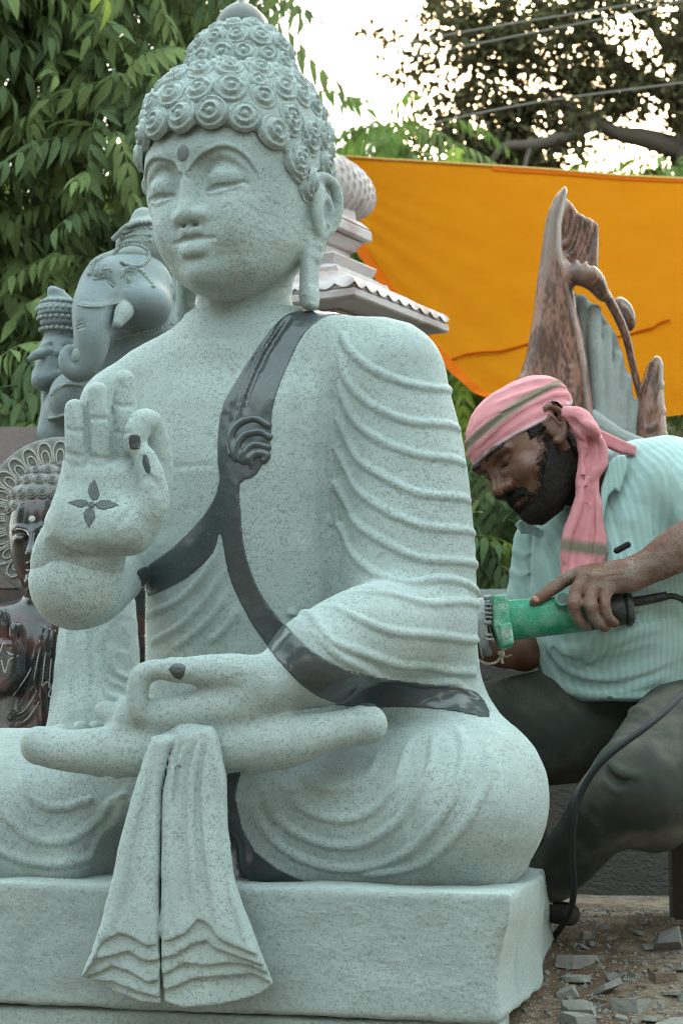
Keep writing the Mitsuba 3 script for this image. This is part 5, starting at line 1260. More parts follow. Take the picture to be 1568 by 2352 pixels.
# thread bracelet with its knot
br = [tube([V(0.2421, 3.4, 0.6236), V(0.2568, 3.392, 0.6171), V(0.2744, 3.4, 0.6205), V(0.2894, 3.43, 0.6371)], 3.2 * W, 7), tube([V(0.283, 3.41, 0.6286), V(0.2854, 3.4, 0.6405), V(0.2927, 3.395, 0.6449)], [4 * W, 3 * W], 7),
      tube([V(0.2846, 3.41, 0.6301), V(0.2915, 3.4, 0.6297), V(0.2999, 3.39, 0.6324)], [3.5 * W, 1.5 * W], 7), tube([V(0.2842, 3.405, 0.6315), V(0.2837, 3.4, 0.6236), V(0.2852, 3.4, 0.6174)], [4 * W, 3 * W], 7), tube([V(0.2796, 3.405, 0.6361), V(0.2864, 3.395, 0.6311)], [5 * W, 5 * W], 7)]
put('thread_bracelet', mikit.ply(join(br), 'thread', smooth=True), man)

# trousers and shoe
leg = Clay((0.18, 3.06, 0.14), (0.84, 3.95, 0.66), 0.0036)
leg.limb([V(0.5663, 3.6, 0.5302), V(0.4391, 3.56, 0.5138), V(0.2813, 3.5, 0.49)], [150 * W, 140 * W, 128 * W], k=0.02)
leg.limb([V(0.2654, 3.5, 0.4822), V(0.3254, 3.66, 0.3182), V(0.3627, 3.72, 0.1837)], [110 * W, 80 * W, 60 * W], k=0.02)
leg.soften(0.6)
lf = [(curve(n), a, 0.010, 0.2, 0.3) for n, q, a in (('l1', None, 0.006), ('l2', None, -0.005), ('l3', None, 0.005), ('l4', None, -0.005))]
leg.carve(lf)
put('trouser_leg', mikit.ply(leg.skin(), 'trouser_cloth', smooth=True), man, label='far trouser leg in the shade of the man')
leg2 = Clay((0.22, 2.92, 0.10), (0.90, 3.80, 0.66), 0.0036)
leg2.limb([V(0.6492, 3.52, 0.5295), V(0.5956, 3.4, 0.4903), V(0.5079, 3.24, 0.4256), V(0.4761, 3.2, 0.4122)], [110 * W, 120 * W, 100 * W, 80 * W], k=0.02)
leg2.limb([V(0.4812, 3.21, 0.4119), V(0.4515, 3.26, 0.3743), V(0.4167, 3.34, 0.3119), V(0.3722, 3.42, 0.2469)], [86 * W, 82 * W, 68 * W, 60 * W], k=0.02)
leg2.limb([V(0.6558, 3.4, 0.4371), V(0.5312, 3.3, 0.3727)], [120 * W, 100 * W], k=0.04)
leg2.limb([V(0.5664, 3.5, 0.5254), V(0.6455, 3.5, 0.5293)], [60 * W, 70 * W], k=0.04)
leg2.soften(0.6)
lf = [(curve(n), a, 0.008, 0.2, 0.3) for n, q, a in (('m1', None, 0.009), ('m2', None, -0.008), ('m3', None, 0.006), ('m4', None, 0.006), ('m5', None, -0.006),
                                                      ('m6', None, 0.005), ('m7', None, -0.005))]
leg2.carve(lf).rough(0.004, 0.06, 77)
put('trouser_leg', mikit.ply(leg2.skin(), 'trouser_cloth', smooth=True), man, label='near trouser leg, dusty olive grey at the bent knee')
shoe = Clay((0.26, 3.24, 0.0), (0.52, 3.62, 0.20), 0.004)
shoe.limb([V(0.349, 3.46, 0.2134), V(0.3726, 3.43, 0.1933), V(0.3957, 3.4, 0.181)], [44 * W, 38 * W, 26 * W], k=0.01)
put('shoe', mikit.ply(shoe.skin(), 'shoe_leather', smooth=True), man)


# ---------------------------------------------------------------- the hand-held stone cutter
tool = thing('power_tool', 'green and black hand-held stone cutter gripped in the hand of the man', 'power tool')


def dusty(base, dust, amount):
    def fn(p, n, uv):
        f = fbm(p.x * 45, p.y * 45, p.z * 45, 3) * 0.7 + noise(p.x * 420, p.y * 420, p.z * 420) * 0.3
        return mix(base, dust, smoothstep(0.35, 0.75, f) * amount)
    return proc(fn)


bsdf('green_plastic', principled(dusty((0.012, 0.20, 0.105), (0.22, 0.38, 0.30), 0.45), 0.5, 0.4))
bsdf('dusty_green_plastic', principled(dusty((0.06, 0.27, 0.17), (0.34, 0.48, 0.40), 0.85), 0.7, 0.3))
bsdf('black_plastic', principled(dusty((0.012, 0.014, 0.014), (0.10, 0.11, 0.10), 0.4), 0.5, 0.4))
bsdf('dusty_metal', principled(dusty((0.22, 0.23, 0.23), (0.42, 0.45, 0.44), 0.8), 0.5, 0.5, metallic=0.35))
A0, A1 = V(0.2795, 3.36, 0.6899), V(0.4982, 3.36, 0.7121)
AX = (A1 - A0) / np.linalg.norm(A1 - A0)
AZ = np.cross(AX, [0, 1.0, 0]); AZ /= np.linalg.norm(AZ); AZ = AZ if AZ[2] > 0 else -AZ
AY = np.cross(AZ, AX)


def round_body(s0, s1, r0, r1, ribs=0, sides=72, bevel=0.003):
    """A barrel along the tool's axis from s0 to s1 (metres from the front), with lengthwise ribs on its near flank."""
    ss = [s0, s0 + 0.0004, s0 + bevel, *np.linspace(s0 + bevel * 2, s1 - bevel * 2, 10), s1 - bevel, s1 - 0.0004, s1]
    rr = [0, r0 - bevel, r0 - 0.0006, *np.linspace(r0, r1, 10), r1 - 0.0006, r1 - bevel, 0]
    th = np.arange(sides) / sides * 2 * np.pi
    V = []
    for i, (s, r) in enumerate(zip(ss, rr)):
        q = r * np.ones(sides)
        if ribs and 3 <= i <= 12:
            q = q + 0.0016 * np.maximum(0, np.cos(th * ribs)) ** 2 * ((np.abs(np.sin(th + 2.4)) < 0.55))
        V.append(A0 + AX * s + q[:, None] * (np.cos(th)[:, None] * AZ - np.sin(th)[:, None] * AY * 0.95))
    V = np.vstack(V)
    n = sides
    i, j = np.meshgrid(np.arange(len(ss) - 1), np.arange(n), indexing='ij')
    q = np.stack([i * n + j, i * n + (j + 1) % n, (i + 1) * n + (j + 1) % n, (i + 1) * n + j], -1).reshape(-1, 4)
    m = trimesh.Trimesh(V, np.vstack([q[:, [0, 1, 2]], q[:, [0, 2, 3]]]), process=False)
    m.fix_normals()
    return m


put('motor_housing', mikit.ply(round_body(0.005, 0.150, 0.0355, 0.0325, 30), 'green_plastic', smooth=40), tool)
put('rear_handle', mikit.ply(round_body(0.1495, 0.218, 0.0318, 0.0285), 'black_plastic', smooth=40), tool)
put('end_cap', mikit.ply(round_body(0.2178, 0.232, 0.032, 0.030), 'black_plastic', smooth=40), tool)
hs = Clay((0.24, 3.28, 0.62), (0.36, 3.44, 0.78), 0.0018)
hs.slab(np.array([(0.2615, 3.36, 0.7327), (0.2845, 3.36, 0.7366), (0.2882, 3.36, 0.7274), (0.2945, 3.36, 0.6632), (0.2974, 3.36, 0.651), (0.2943, 3.36, 0.6434), (0.276, 3.36, 0.6419), (0.2715, 3.36, 0.6541), (0.2626, 3.36, 0.68)]), 3.355, 0.040, 0.006)
hs.slab(np.array([(0.2718, 3.36, 0.6815), (0.2932, 3.36, 0.6846), (0.2974, 3.36, 0.648), (0.2768, 3.36, 0.6434)]), 3.313, 0.006, 0.003, k=0.002)
put('gear_housing', mikit.ply(hs.skin(), 'dusty_green_plastic', smooth=50), tool, label='dust-covered light green gear housing')
tx = meshkit.text_mesh('DCA', 12 * W, 0.0012, bold=True)
put('lettering', mikit.ply(tx, 'dusty_metal', to_world=T().translate((V(0.2874, 3.3065, 0.6501)).tolist()).rotate([0, 1, 0], -83).rotate([1, 0, 0], 90)), tool, label='raised letters on the gear housing')
gd = [trimesh.creation.cylinder(0.052, 0.014, sections=48)]
G = T().translate(V(0.2511, 3.37, 0.6805).tolist()).rotate([0, 0, 1], -8).rotate([0, 1, 0], 84)
put('blade_guard', mikit.ply(gd[0], 'dusty_metal', smooth=40, to_world=G @ T().scale([1, 0.8, 1])), tool)
put('blade', mikit.ply(trimesh.creation.cylinder(0.056, 0.0022, sections=64), 'dusty_metal', smooth=40, to_world=T().translate(V(0.2412, 3.36, 0.6792).tolist()).rotate([0, 0, 1], -8).rotate([0, 1, 0], 84)), tool)
for at_ in np.array([(0.2557, 3.335, 0.7181), (0.2556, 3.335, 0.7105), (0.2555, 3.335, 0.7029), (0.2555, 3.335, 0.6953), (0.2552, 3.335, 0.665), (0.2552, 3.335, 0.6575)]):
    b = trimesh.creation.box([14 * W, 0.02, 4 * W])
    put('guard_fin', mikit.ply(b, 'dusty_metal', to_world=T().translate(at_.tolist()).rotate([0, 1, 0], 5)), tool)
for at_ in np.array([(0.2531, 3.33, 0.7299), (0.2543, 3.33, 0.686)]):
    put('screw', mikit.ply(tube([at_ - [8 * W, 0, 0.0008], at_ + [8 * W, 0, 0.0008]], 5.5 * W, 12), 'dusty_metal', smooth=40), tool)
kn = T().translate(V(0.3825, 3.322, 0.7256).tolist()).rotate([1, 0, 0], 78)
put('lock_button', mikit.ply(trimesh.creation.annulus(0.0098, 0.0125, 0.012), 'green_plastic', smooth=40, to_world=kn), tool)
put('lock_button_face', mikit.ply(trimesh.creation.cylinder(0.0099, 0.009, sections=32), 'lead_grey', smooth=40, to_world=kn), tool)
put('cord_sleeve', mikit.ply(tube([V(0.4953, 3.36, 0.7213), V(0.5306, 3.35, 0.7267), V(0.5671, 3.34, 0.7336)], [12 * W, 10 * W], 12), 'black_plastic', smooth=True), tool)
put('power_cord', mikit.ply(tube([V(0.5641, 3.34, 0.7329), V(0.5843, 3.33, 0.7299), V(0.6049, 3.32, 0.7118), V(0.6224, 3.26, 0.6524), V(0.5988, 3.18, 0.5947), V(0.55, 3.1, 0.5595), V(0.5126, 3.06, 0.5291), V(0.4778, 3.04, 0.5036), V(0.4362, 3.04, 0.4736), V(0.404, 3.06, 0.442), V(0.3831, 3.09, 0.4014), V(0.3716, 3.11, 0.3524), V(0.3748, 3.16, 0.301), V(0.3842, 3.22, 0.2546), V(0.3898, 3.29, 0.213), V(0.3872, 3.36, 0.1774), V(0.3808, 3.44, 0.1471), V(0.3732, 3.5, 0.1271), V(0.3581, 3.56, 0.1129), V(0.334, 3.6, 0.1054)],
                                 7.0 * W, 10), 'cord_rubber', smooth=True), tool)


# ---------------------------------------------------------------- leaves and trees
def leaf_bsdf(name, base, trans=0.7, rough=0.42):
    def fn(p, n, uv):
        return mix(mi.Color3f(base) * 0.7, mi.Color3f(base) * 1.35, noise(p.x * 11, p.y * 11, p.z * 11))
    bsdf(name, {'type': 'principledthin', 'base_color': proc(fn), 'roughness': rough, 'diff_trans': trans, 'eta': 1.4})
    return name


G1 = leaf_bsdf('leaf_mid', (0.175, 0.235, 0.095))
G2 = leaf_bsdf('leaf_dark', (0.115, 0.165, 0.080), 0.5)
G3 = leaf_bsdf('leaf_light', (0.29, 0.38, 0.075), 0.9)
G4 = leaf_bsdf('leaf_far', (0.085, 0.082, 0.042), 0.35, 0.7)  # glare veil on the tall tree put into this lifted, brownish leaf colour
G5 = leaf_bsdf('leaf_bush', (0.14, 0.21, 0.055), 0.8)
bsdf('bark', bumped(principled((0.075, 0.062, 0.05), 0.95, 0.2), lambda p, n, uv: fbm(p.x * 60, p.y * 60, p.z * 14, 3), 0.01))


def blade(length, width, rng, droop):
    """One leaflet along +x: folded on its midrib, curling down to a point."""
    t = np.array([0, 0.12, 0.35, 0.6, 0.82, 1.0])
    w = np.array([0.10, 0.55, 1.0, 0.86, 0.45, 0.0]) * width / 2
    zc = -droop * length * t ** 2
    up = 0.28 * w
    m = np.stack([t * length, 0 * t, zc], 1)
    l_ = np.stack([t * length, w, zc + up], 1)
    r_ = np.stack([t * length, -w, zc + up], 1)
    v = np.vstack([m, l_[1:-1], r_[1:-1]])
    n = len(t)
    f = []
    L0, R0 = n, n + n - 2
    Li = [0] + [L0 + i for i in range(n - 2)] + [n - 1]
    Ri = [0] + [R0 + i for i in range(n - 2)] + [n - 1]
    for i in range(n - 1):
        f += [[i, i + 1, Li[i + 1]], [i, Li[i + 1], Li[i]], [i, Ri[i + 1], i + 1], [i, Ri[i], Ri[i + 1]]]
    f = [q for q in f if len(set(q)) == 3]
    return v, np.array(f)


def compound_leaf(seed, pairs=6, length=0.36, leaflet=0.085, width=0.027):
    """A feathered leaf along +x with drooping leaflets on both sides and one at the end."""
    rng = np.random.default_rng(seed)
    V, F, k = [], [], 0
    ax = np.array([[t, 0.02 * math.sin(3 * t), 0.16 * t - 0.75 * t * t] for t in np.linspace(0, 1, pairs + 2)]) * length
    for i in range(1, pairs + 2):
        p, d = ax[i], ax[i] - ax[i - 1]
        a0 = math.atan2(-d[2], d[0])
        for s in ((-1, 1) if i <= pairs else (0,)):
            L_ = leaflet * rng.uniform(0.8, 1.1) * (0.75 + 0.5 * math.sin(math.pi * min(i / pairs, 1) * 0.8))
            v, f = blade(L_, width * rng.uniform(0.85, 1.15), rng, rng.uniform(0.25, 0.55))
            yaw = s * rng.uniform(0.75, 1.05) + rng.normal(0, 0.08)
            dip = rng.uniform(0.25, 0.7) + a0 * 0.6
            R = trimesh.transformations.euler_matrix(s * rng.uniform(0.0, 0.4), dip, yaw, 'sxyz')[:3, :3]
            V.append(v @ R.T + p)
            F.append(f + k)
            k += len(v)
    st = tube(ax, np.linspace(0.0028, 0.0012, 4), 4, 2, caps=False)
    V.append(st.vertices)
    F.append(st.faces + k)
    return trimesh.Trimesh(np.vstack(V), np.vstack(F), process=False)


def pose(p, yaw, pitch, roll, k):
    M = trimesh.transformations.euler_matrix(roll, pitch, yaw, 'sxyz')
    M[:3, :3] *= k
    M[:3, 3] = p
    return M


def gather(mesh_list, mats, which):
    """Many small copies as one mesh."""
    V, F, k = [], [], 0
    for M, w in zip(mats, which):
        m = mesh_list[w]
        V.append(np.asarray(m.vertices) @ M[:3, :3].T + M[:3, 3])
        F.append(np.asarray(m.faces) + k)
        k += len(m.vertices)
    return trimesh.Trimesh(np.vstack(V), np.vstack(F), process=False)


LEAVES = [compound_leaf(s, pairs=p) for s, p in ((1, 8), (2, 7), (3, 7), (4, 9))]


def foliage(holder, spots, seed, mats_near, mats_far, near=300, k=(0.8, 1.25), face=-math.pi / 2, spread=1.2):
    """Feathered leaves at the spots: the nearest as parts of their own, the rest one mass."""
    rng = np.random.default_rng(seed)
    order = np.argsort(spots[:, 1])
    ply_by = {(i, m): mikit.ply(LEAVES[i], m, smooth=True) for i in range(4) for m in mats_near}
    rest = {m: ([], []) for m in mats_far}
    for n, i in enumerate(order):
        M = pose(spots[i], face + rng.normal(0, spread), rng.uniform(-0.5, 0.7), rng.normal(0, 0.35), rng.uniform(*k))
        w = int(rng.integers(4))
        if n < near:
            put('leaf', {**ply_by[w, mats_near[int(rng.choice(len(mats_near), p=NEARP[:len(mats_near)] / NEARP[:len(mats_near)].sum()))]], 'to_world': T(M.tolist())}, holder)
        else:
            a = rest[mats_far[int(rng.integers(len(mats_far)))]]
            a[0].append(M)
            a[1].append(w)
    for m, (Ms, ws) in rest.items():
        if Ms:
            put('crown', mikit.ply(gather(LEAVES, Ms, ws), m, smooth=True), holder, kind='stuff')


NEARP = np.array([0.60, 0.33, 0.07])


def clumped(n, lo, hi, seed, size=0.28, keep=0.5, inside=None):
    """Points in a box, bunched by noise."""
    rng = np.random.default_rng(seed)
    out = []
    while len(out) < n:
        p = rng.uniform(lo, hi, (4000, 3))
        q = meshkit.fbm(p / size, 2, seed)
        ok = q > keep
        if inside is not None:
            ok &= inside(p)
        out += list(p[ok])
    return np.array(out[:n])

tree = thing('tree', 'large tree with drooping feathered leaves filling the upper left behind the big statue', 'tree')
put('trunk', mikit.ply(tube([[-1.3, 7.6, 0], [-1.25, 7.5, 1.2], [-1.1, 7.4, 2.6], [-0.9, 7.2, 4.2]], [0.20, 0.17, 0.13, 0.06], 12), 'bark', smooth=True), tree)
for q in ([[-1.2, 7.5, 1.2], [-0.9, 7.0, 1.9], [-0.6, 6.6, 2.6], [-0.45, 6.4, 2.9]], [[-1.15, 7.45, 2.0], [-1.5, 6.9, 2.5], [-1.7, 6.4, 2.8]], [[-1.2, 7.5, 1.0], [-1.5, 6.9, 1.3], [-1.6, 6.3, 1.4]]):
    put('branch', mikit.ply(tube(q, [0.07, 0.045, 0.015], 8), 'bark', smooth=True), tree)


def in_tree(p):
    # the crown's right flank: leaning in towards the top, bulging at about head height of the statue
    e = np.interp(p[:, 2], [0.2, 1.2, 1.9, 2.3, 2.45, 2.7, 3.2, 3.6], [-0.4, -0.6, -0.6, -0.6, -0.46, -0.36, -0.31, -0.28])
    front = 5.75 + 0.35 * np.sin(p[:, 0] * 4.1) * np.sin(p[:, 2] * 3.3 + 1)
    return (p[:, 0] < e) & (p[:, 1] > front)


foliage(tree, np.vstack([clumped(900, (-1.9, 5.4, 0.5), (0.15, 6.3, 3.3), 3, 0.34, 0.50, in_tree), clumped(2300, (-2.6, 5.9, 0.2), (0.12, 7.6, 4.2), 4, 0.4, 0.42, in_tree)]), 11, (G1, G2, G3), (G2, G1), 300)

shrub = thing('shrub', 'dark green feathery shrub between the big statue and the man', 'shrub')
put('stem', mikit.ply(tube([[0.5, 6.2, 0], [0.48, 6.1, 0.6], [0.42, 5.9, 1.1]], [0.03, 0.02, 0.01], 7), 'bark', smooth=True), shrub)
foliage(shrub, np.vstack([clumped(150, (0.10, 4.9, 0.35), (0.75, 5.6, 1.28), 13, 0.25, 0.52), clumped(420, (-0.1, 5.5, 0.05), (1.0, 6.6, 1.35), 14, 0.3, 0.48)]), 21, (G2, G1, G3), (G2, G4), 90, (0.55, 0.95))
shrub2 = thing('shrub', 'dark shrub at the right edge behind the brown carved piece', 'shrub')
put('stem', mikit.ply(tube([[1.15, 6.3, 0], [1.1, 6.2, 0.6], [1.05, 6.0, 1.0]], [0.03, 0.02, 0.01], 7), 'bark', smooth=True), shrub2)
foliage(shrub2, clumped(420, (0.75, 5.6, 0.0), (1.7, 6.7, 1.3), 15, 0.3, 0.48), 22, (G2,), (G2, G4), 40, (0.7, 1.1))
bush = thing('bush', 'light green bush rising behind the orange sheet beside the head of the statue', 'bush')
put('stem', mikit.ply(tube([[0.3, 9.6, 0], [0.3, 9.5, 1.5], [0.35, 9.4, 2.8]], [0.05, 0.04, 0.02], 7), 'bark', smooth=True), bush)


def dome(cx, cy, top, w, p):
    return p[:, 2] < top - ((p[:, 0] - cx) / w) ** 2 * 0.9 - 0.12 * (np.sin(p[:, 0] * 9 + p[:, 1] * 3))


foliage(bush, clumped(900, (-0.6, 8.7, 1.6), (1.0, 10.0, 3.75), 16, 0.35, 0.45, lambda p: dome(0.12, 9, 3.50, 0.95, p)), 23, (G5, G3), (G5, G1), 120, (0.8, 1.2))

bush2 = thing('bush', 'green bush showing above the right half of the orange sheet', 'bush')
put('stem', mikit.ply(tube([[1.8, 12.6, 0], [1.8, 12.5, 1.5], [1.85, 12.4, 3.4]], [0.05, 0.04, 0.02], 7), 'bark', smooth=True), bush2)
foliage(bush2, clumped(700, (1.3, 11.8, 2.6), (2.5, 13.0, 4.6), 18, 0.35, 0.45, lambda p: dome(1.85, 12.4, 4.22, 0.9, p)), 27, (G5, G1), (G1, G5), 60, (0.8, 1.2))

# the tall dark tree against the sky
rng = np.random.default_rng(8)
D2 = 13.0
far_tree = thing('tree', 'tall dark tree with bare limbs showing against the white sky, upper right', 'tree')
put('trunk', mikit.ply(tube([V(2.5243, 13, 1.0195), V(2.5338, 13, 2.8131), V(2.5061, 13, 4.0404), V(2.4809, 13, 4.5699), V(2.4469, 13, 5.1357), V(2.4325, 13, 5.9306)], [0.26, 0.22, 0.19, 0.16, 0.11, 0.05], 10), 'bark', smooth=True), far_tree)
for q, r in (([V(2.3826, 13, 4.523), V(2.1167, 13, 4.6074), V(1.956, 13, 4.6356), V(1.7655, 13, 4.7171), V(1.5786, 13, 4.849), V(1.3911, 13, 4.978)], (0.085, 0.05, 0.02)), ([V(1.7837, 13, 4.7077), V(1.7063, 12.9, 4.6629), V(1.5332, 12.8, 4.5504), V(1.2889, 12.7, 4.4668), V(1.093, 12.6, 4.4204), V(1.0185, 12.6, 4.3235)], (0.055, 0.045, 0.02)),
             ([V(2.3356, 13, 4.915), V(2.1402, 13.1, 5.0442), V(1.9944, 13.1, 5.1491), V(1.8967, 13.2, 5.3033), V(1.802, 13.2, 5.403), V(1.6986, 13.2, 5.5608)], (0.07, 0.05, 0.025)), ([V(1.9944, 13.1, 5.1491), V(1.7723, 13.1, 5.1141), V(1.5327, 13, 5.0725), V(1.2612, 13, 5.0978), V(1.0264, 13, 5.1357)], (0.04, 0.025, 0.012)),
             ([V(1.8967, 13.2, 5.3033), V(1.7021, 13, 5.3889), V(1.5383, 13, 5.5064), V(1.3951, 13, 5.5795), V(1.2769, 13, 5.707)], (0.045, 0.03, 0.02)), ([V(1.2889, 12.7, 4.4668), V(1.2389, 12.6, 4.2932), V(1.2129, 12.5, 4.1133)], (0.02, 0.012)), ([V(1.5383, 13, 5.5064), V(1.2126, 13, 5.4206), V(0.9059, 13, 5.3572), V(0.5384, 13, 5.2938)], (0.03, 0.02, 0.008)),
             ([V(1.5786, 13, 4.849), V(1.2065, 13, 4.8207), V(0.9016, 13, 4.7893), V(0.6882, 13, 4.7579)], (0.03, 0.02, 0.008)), ([V(2.3266, 13, 5.2305), V(2.2094, 13.1, 5.4585), V(2.1213, 13.1, 5.7149)], (0.06, 0.03, 0.02)), ([V(1.5786, 13, 4.849), V(1.6783, 13.1, 4.9965), V(1.7409, 13.1, 5.0759)], (0.02, 0.02))):
    put('branch', mikit.ply(tube(q, np.array(r), 7), 'bark', smooth=True), far_tree)
tiny = [trimesh.Trimesh(np.array([[0, 0, 0], [0.5, 0.30, 0.06], [1.0, 0, -0.12], [0.5, -0.30, 0.06]]) * 1.0, [[0, 1, 2], [0, 2, 3]], process=False)]
blobs = np.array([(0.7906, 13.1, 5.5545), (0.9523, 13, 5.4206), (1.1219, 13, 5.5477), (1.1817, 13, 5.3889), (1.0581, 13, 5.2622), (0.844, 13, 5.2622), (1.4283, 13, 5.5318), (1.5497, 13, 5.4365), (1.7044, 13, 5.5477), (1.8875, 13, 5.5), (2.0722, 13, 5.5477), (2.2549, 13, 5.4841), (2.3988, 13, 5.3255), (2.2801, 13, 5.1989), (1.729, 13, 5.1357), (1.7402, 13.1, 5.0283), (1.6073, 13, 5.1673), (1.3634, 13, 5.2147), (1.0567, 13, 5.1041), (0.7801, 13, 4.8364), (0.7181, 13, 4.6638), (0.8393, 13, 4.6012), (0.993, 13, 4.7893), (1.1139, 13, 4.6951), (1.2671, 13, 4.7893), (1.419, 13, 4.7579), (1.5244, 13, 4.6638), (1.0215, 13, 4.5699), (1.2343, 13, 4.5699), (1.4162, 13, 4.523), (1.9079, 13.2, 5.0309), (2.0318, 13, 4.978), (2.1835, 13, 4.9307), (2.3222, 13, 5.0095), (2.3636, 13, 4.7893), (2.3605, 13, 4.6325), (2.4841, 13, 4.7265), (2.5572, 13, 5.2938), (2.6254, 13, 5.6114), (0.9597, 13, 4.4449), (1.1721, 13, 4.4293), (1.3845, 13, 4.4136), (1.5675, 13, 4.4761)])
sprays = np.array([(0.3696, 13, 5.1357), (0.4465, 13, 5.2622), (0.5388, 13, 5.3889), (0.6145, 13, 5.2305), (0.6614, 13, 5.4206), (0.6902, 13, 5.1041), (0.4764, 13, 5.1041), (0.9335, 13, 4.978), (1.2097, 13, 5.1357), (1.3923, 13, 5.0725), (1.9444, 13, 5.2305), (2.0956, 13, 5.1357), (1.2695, 13, 5.0095), (1.8149, 13, 4.7579), (2.0585, 13, 4.7579), (1.6706, 13, 5.3255)])
Ms, tri = [], []
for b, n_ in [(q, 7) for q in blobs] + [(q, 2) for q in sprays]:
    r = rng.uniform(0.13, 0.23)
    for sub in range(n_):
        c = b + rng.normal(0, r * 0.62, 3) * [1, 1.3, 0.7]
        for _ in range(38):
            p = c + rng.normal(0, 0.065, 3) * [1.1, 1.1, 0.8]
            Ms.append(pose(p, rng.uniform(0, 6.28), rng.uniform(-0.9, 1.2), rng.uniform(-1, 1), rng.uniform(0.05, 0.085)))
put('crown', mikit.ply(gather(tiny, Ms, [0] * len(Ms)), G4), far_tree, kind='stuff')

tl = np.random.default_rng(31)
Ms = []
for _ in range(12000):
    x = tl.uniform(-9, 12)
    y = 17 + 1.5 * math.sin(x * 0.9) + tl.uniform(0, 1.5)
    top = 5.6 + 0.16 * math.sin(x * 1.3 + 1) + 0.14 * math.sin(x * 3.1)
    Ms.append(pose((x, y, top * tl.uniform(0.0, 1) ** 0.6), tl.uniform(0, 6.28), tl.uniform(-0.8, 1.0), tl.uniform(-1, 1), tl.uniform(0.25, 0.5)))
put('distant_trees', mikit.ply(gather(tiny, Ms, [0] * len(Ms)), G5), label='far green belt of trees closing the view behind the yard', cat='trees', kind='stuff')

# unseen trees added to block low frontal light; the polished stone mirrors them
for k, (x, y, h) in enumerate(((-6.0, -4.5, 5.0), (-1.5, -6.5, 5.6), (3.8, -5.0, 5.2), (7.4, 0.0, 5.0), (-8.0, 1.0, 5.2))):
    t = thing('light_blocking_tree', 'unseen leafy tree added on the near side of the yard to block low light', 'tree', 'unseen trees added behind the viewer')
    put('trunk', mikit.ply(tube([[x, y, 0], [x + 0.1, y, h * 0.4], [x, y + 0.1, h * 0.8]], [0.25, 0.18, 0.08], 9), 'bark', smooth=True), t)
    r_ = np.random.default_rng(100 + k)
    Ms = []
    for _ in range(3200):
        d = r_.normal(0, 1, 3)
        d /= np.linalg.norm(d)
        p = np.array([x, y, h * 0.62]) + d * r_.uniform(0.55, 1.0) * np.array([2.6, 2.6, h * 0.42])
        Ms.append(pose(p, r_.uniform(0, 6.28), r_.uniform(-0.8, 1.0), r_.uniform(-1, 1), r_.uniform(0.35, 0.6)))
    put('crown', mikit.ply(gather(tiny, Ms, [0] * len(Ms)), G2), t, kind='stuff')


# ---------------------------------------------------------------- orange sheet, wires
def tarp_colour(p, n, uv):
    a = fbm(p.x * 5, p.y * 5, p.z * 9, 3)
    w = noise(p.x * 300, p.y * 300, p.z * 300)
    return mix((0.50, 0.165, 0.007), (0.58, 0.21, 0.010), a * 0.8 + w * 0.2)


bsdf('tarp_cloth', {'type': 'bumpmap', 'tex': proc(lambda p, n, uv: noise(p.x * 260, p.y * 260, p.z * 260)), 'scale': 0.0005, 'm': {'type': 'principledthin', 'base_color': proc(tarp_colour), 'roughness': 0.8, 'diff_trans': 0.9, 'eta': 1.3}})
bsdf('tarp_hem', {'type': 'principledthin', 'base_color': {'type': 'rgb', 'value': [0.50, 0.105, 0.008]}, 'roughness': 0.8, 'diff_trans': 0.45, 'eta': 1.3})
bsdf('tarp_edge', principled((0.55, 0.33, 0.09), 0.8))
sheet = thing('orange_sheet', 'orange cloth sheet stretched across the yard behind the man', 'sheet')
TL, TR, BR, BL = V(-0.1516, 6.9, 2.622), V(1.3892, 6.5, 2.3976), V(1.2441, 5.9, 1.5085), V(0.5082, 5.9, 1.5333)
LM = V(0.2858, 6.15, 1.7845)


def on_sheet(s, t):
    """Point of the sheet: s along, t down (0 to 1)."""
    left = (1 - t) ** 2 * TL + 2 * t * (1 - t) * (2 * LM - 0.5 * (TL + BL)) + t * t * BL
    right = (1 - t) * TR + t * BR
    p = left * (1 - s) + right * s
    return p


n1, n2 = 90, 60
S, Tt = np.meshgrid(np.linspace(0, 1, n1), np.linspace(0, 1, n2), indexing='ij')
g = np.array([[on_sheet(a, b) for b in np.linspace(0, 1, n2)] for a in np.linspace(0, 1, n1)])
sag = 0.05 * np.sin(np.pi * S) * Tt ** 2
fan = np.arctan2(Tt + 0.03, S + 0.05)
wr = 0.007 * np.sin(fan * 26 + 3 * meshkit.noise(np.stack([S * 3, Tt * 3, 0 * S], -1))) * np.exp(-1.5 * S) + 0.008 * np.sin(Tt * 40 + S * 9 + 2 * meshkit.noise(np.stack([S * 5, Tt * 5, 0 * S + 4], -1))) * (0.3 + Tt * 0.7)
g[..., 2] -= sag
g[..., 1] += wr + 0.04 * meshkit.fbm(np.stack([S * 4, Tt * 3, 0 * S], -1), 3, 5)


def grid_mesh(g):
    a, b = g.shape[:2]
    i, j = np.meshgrid(np.arange(a - 1), np.arange(b - 1), indexing='ij')
    q = np.stack([i * b + j, (i + 1) * b + j, (i + 1) * b + j + 1, i * b + j + 1], -1).reshape(-1, 4)
    return trimesh.Trimesh(g.reshape(-1, 3), np.vstack([q[:, [0, 1, 2]], q[:, [0, 2, 3]]]), process=False)


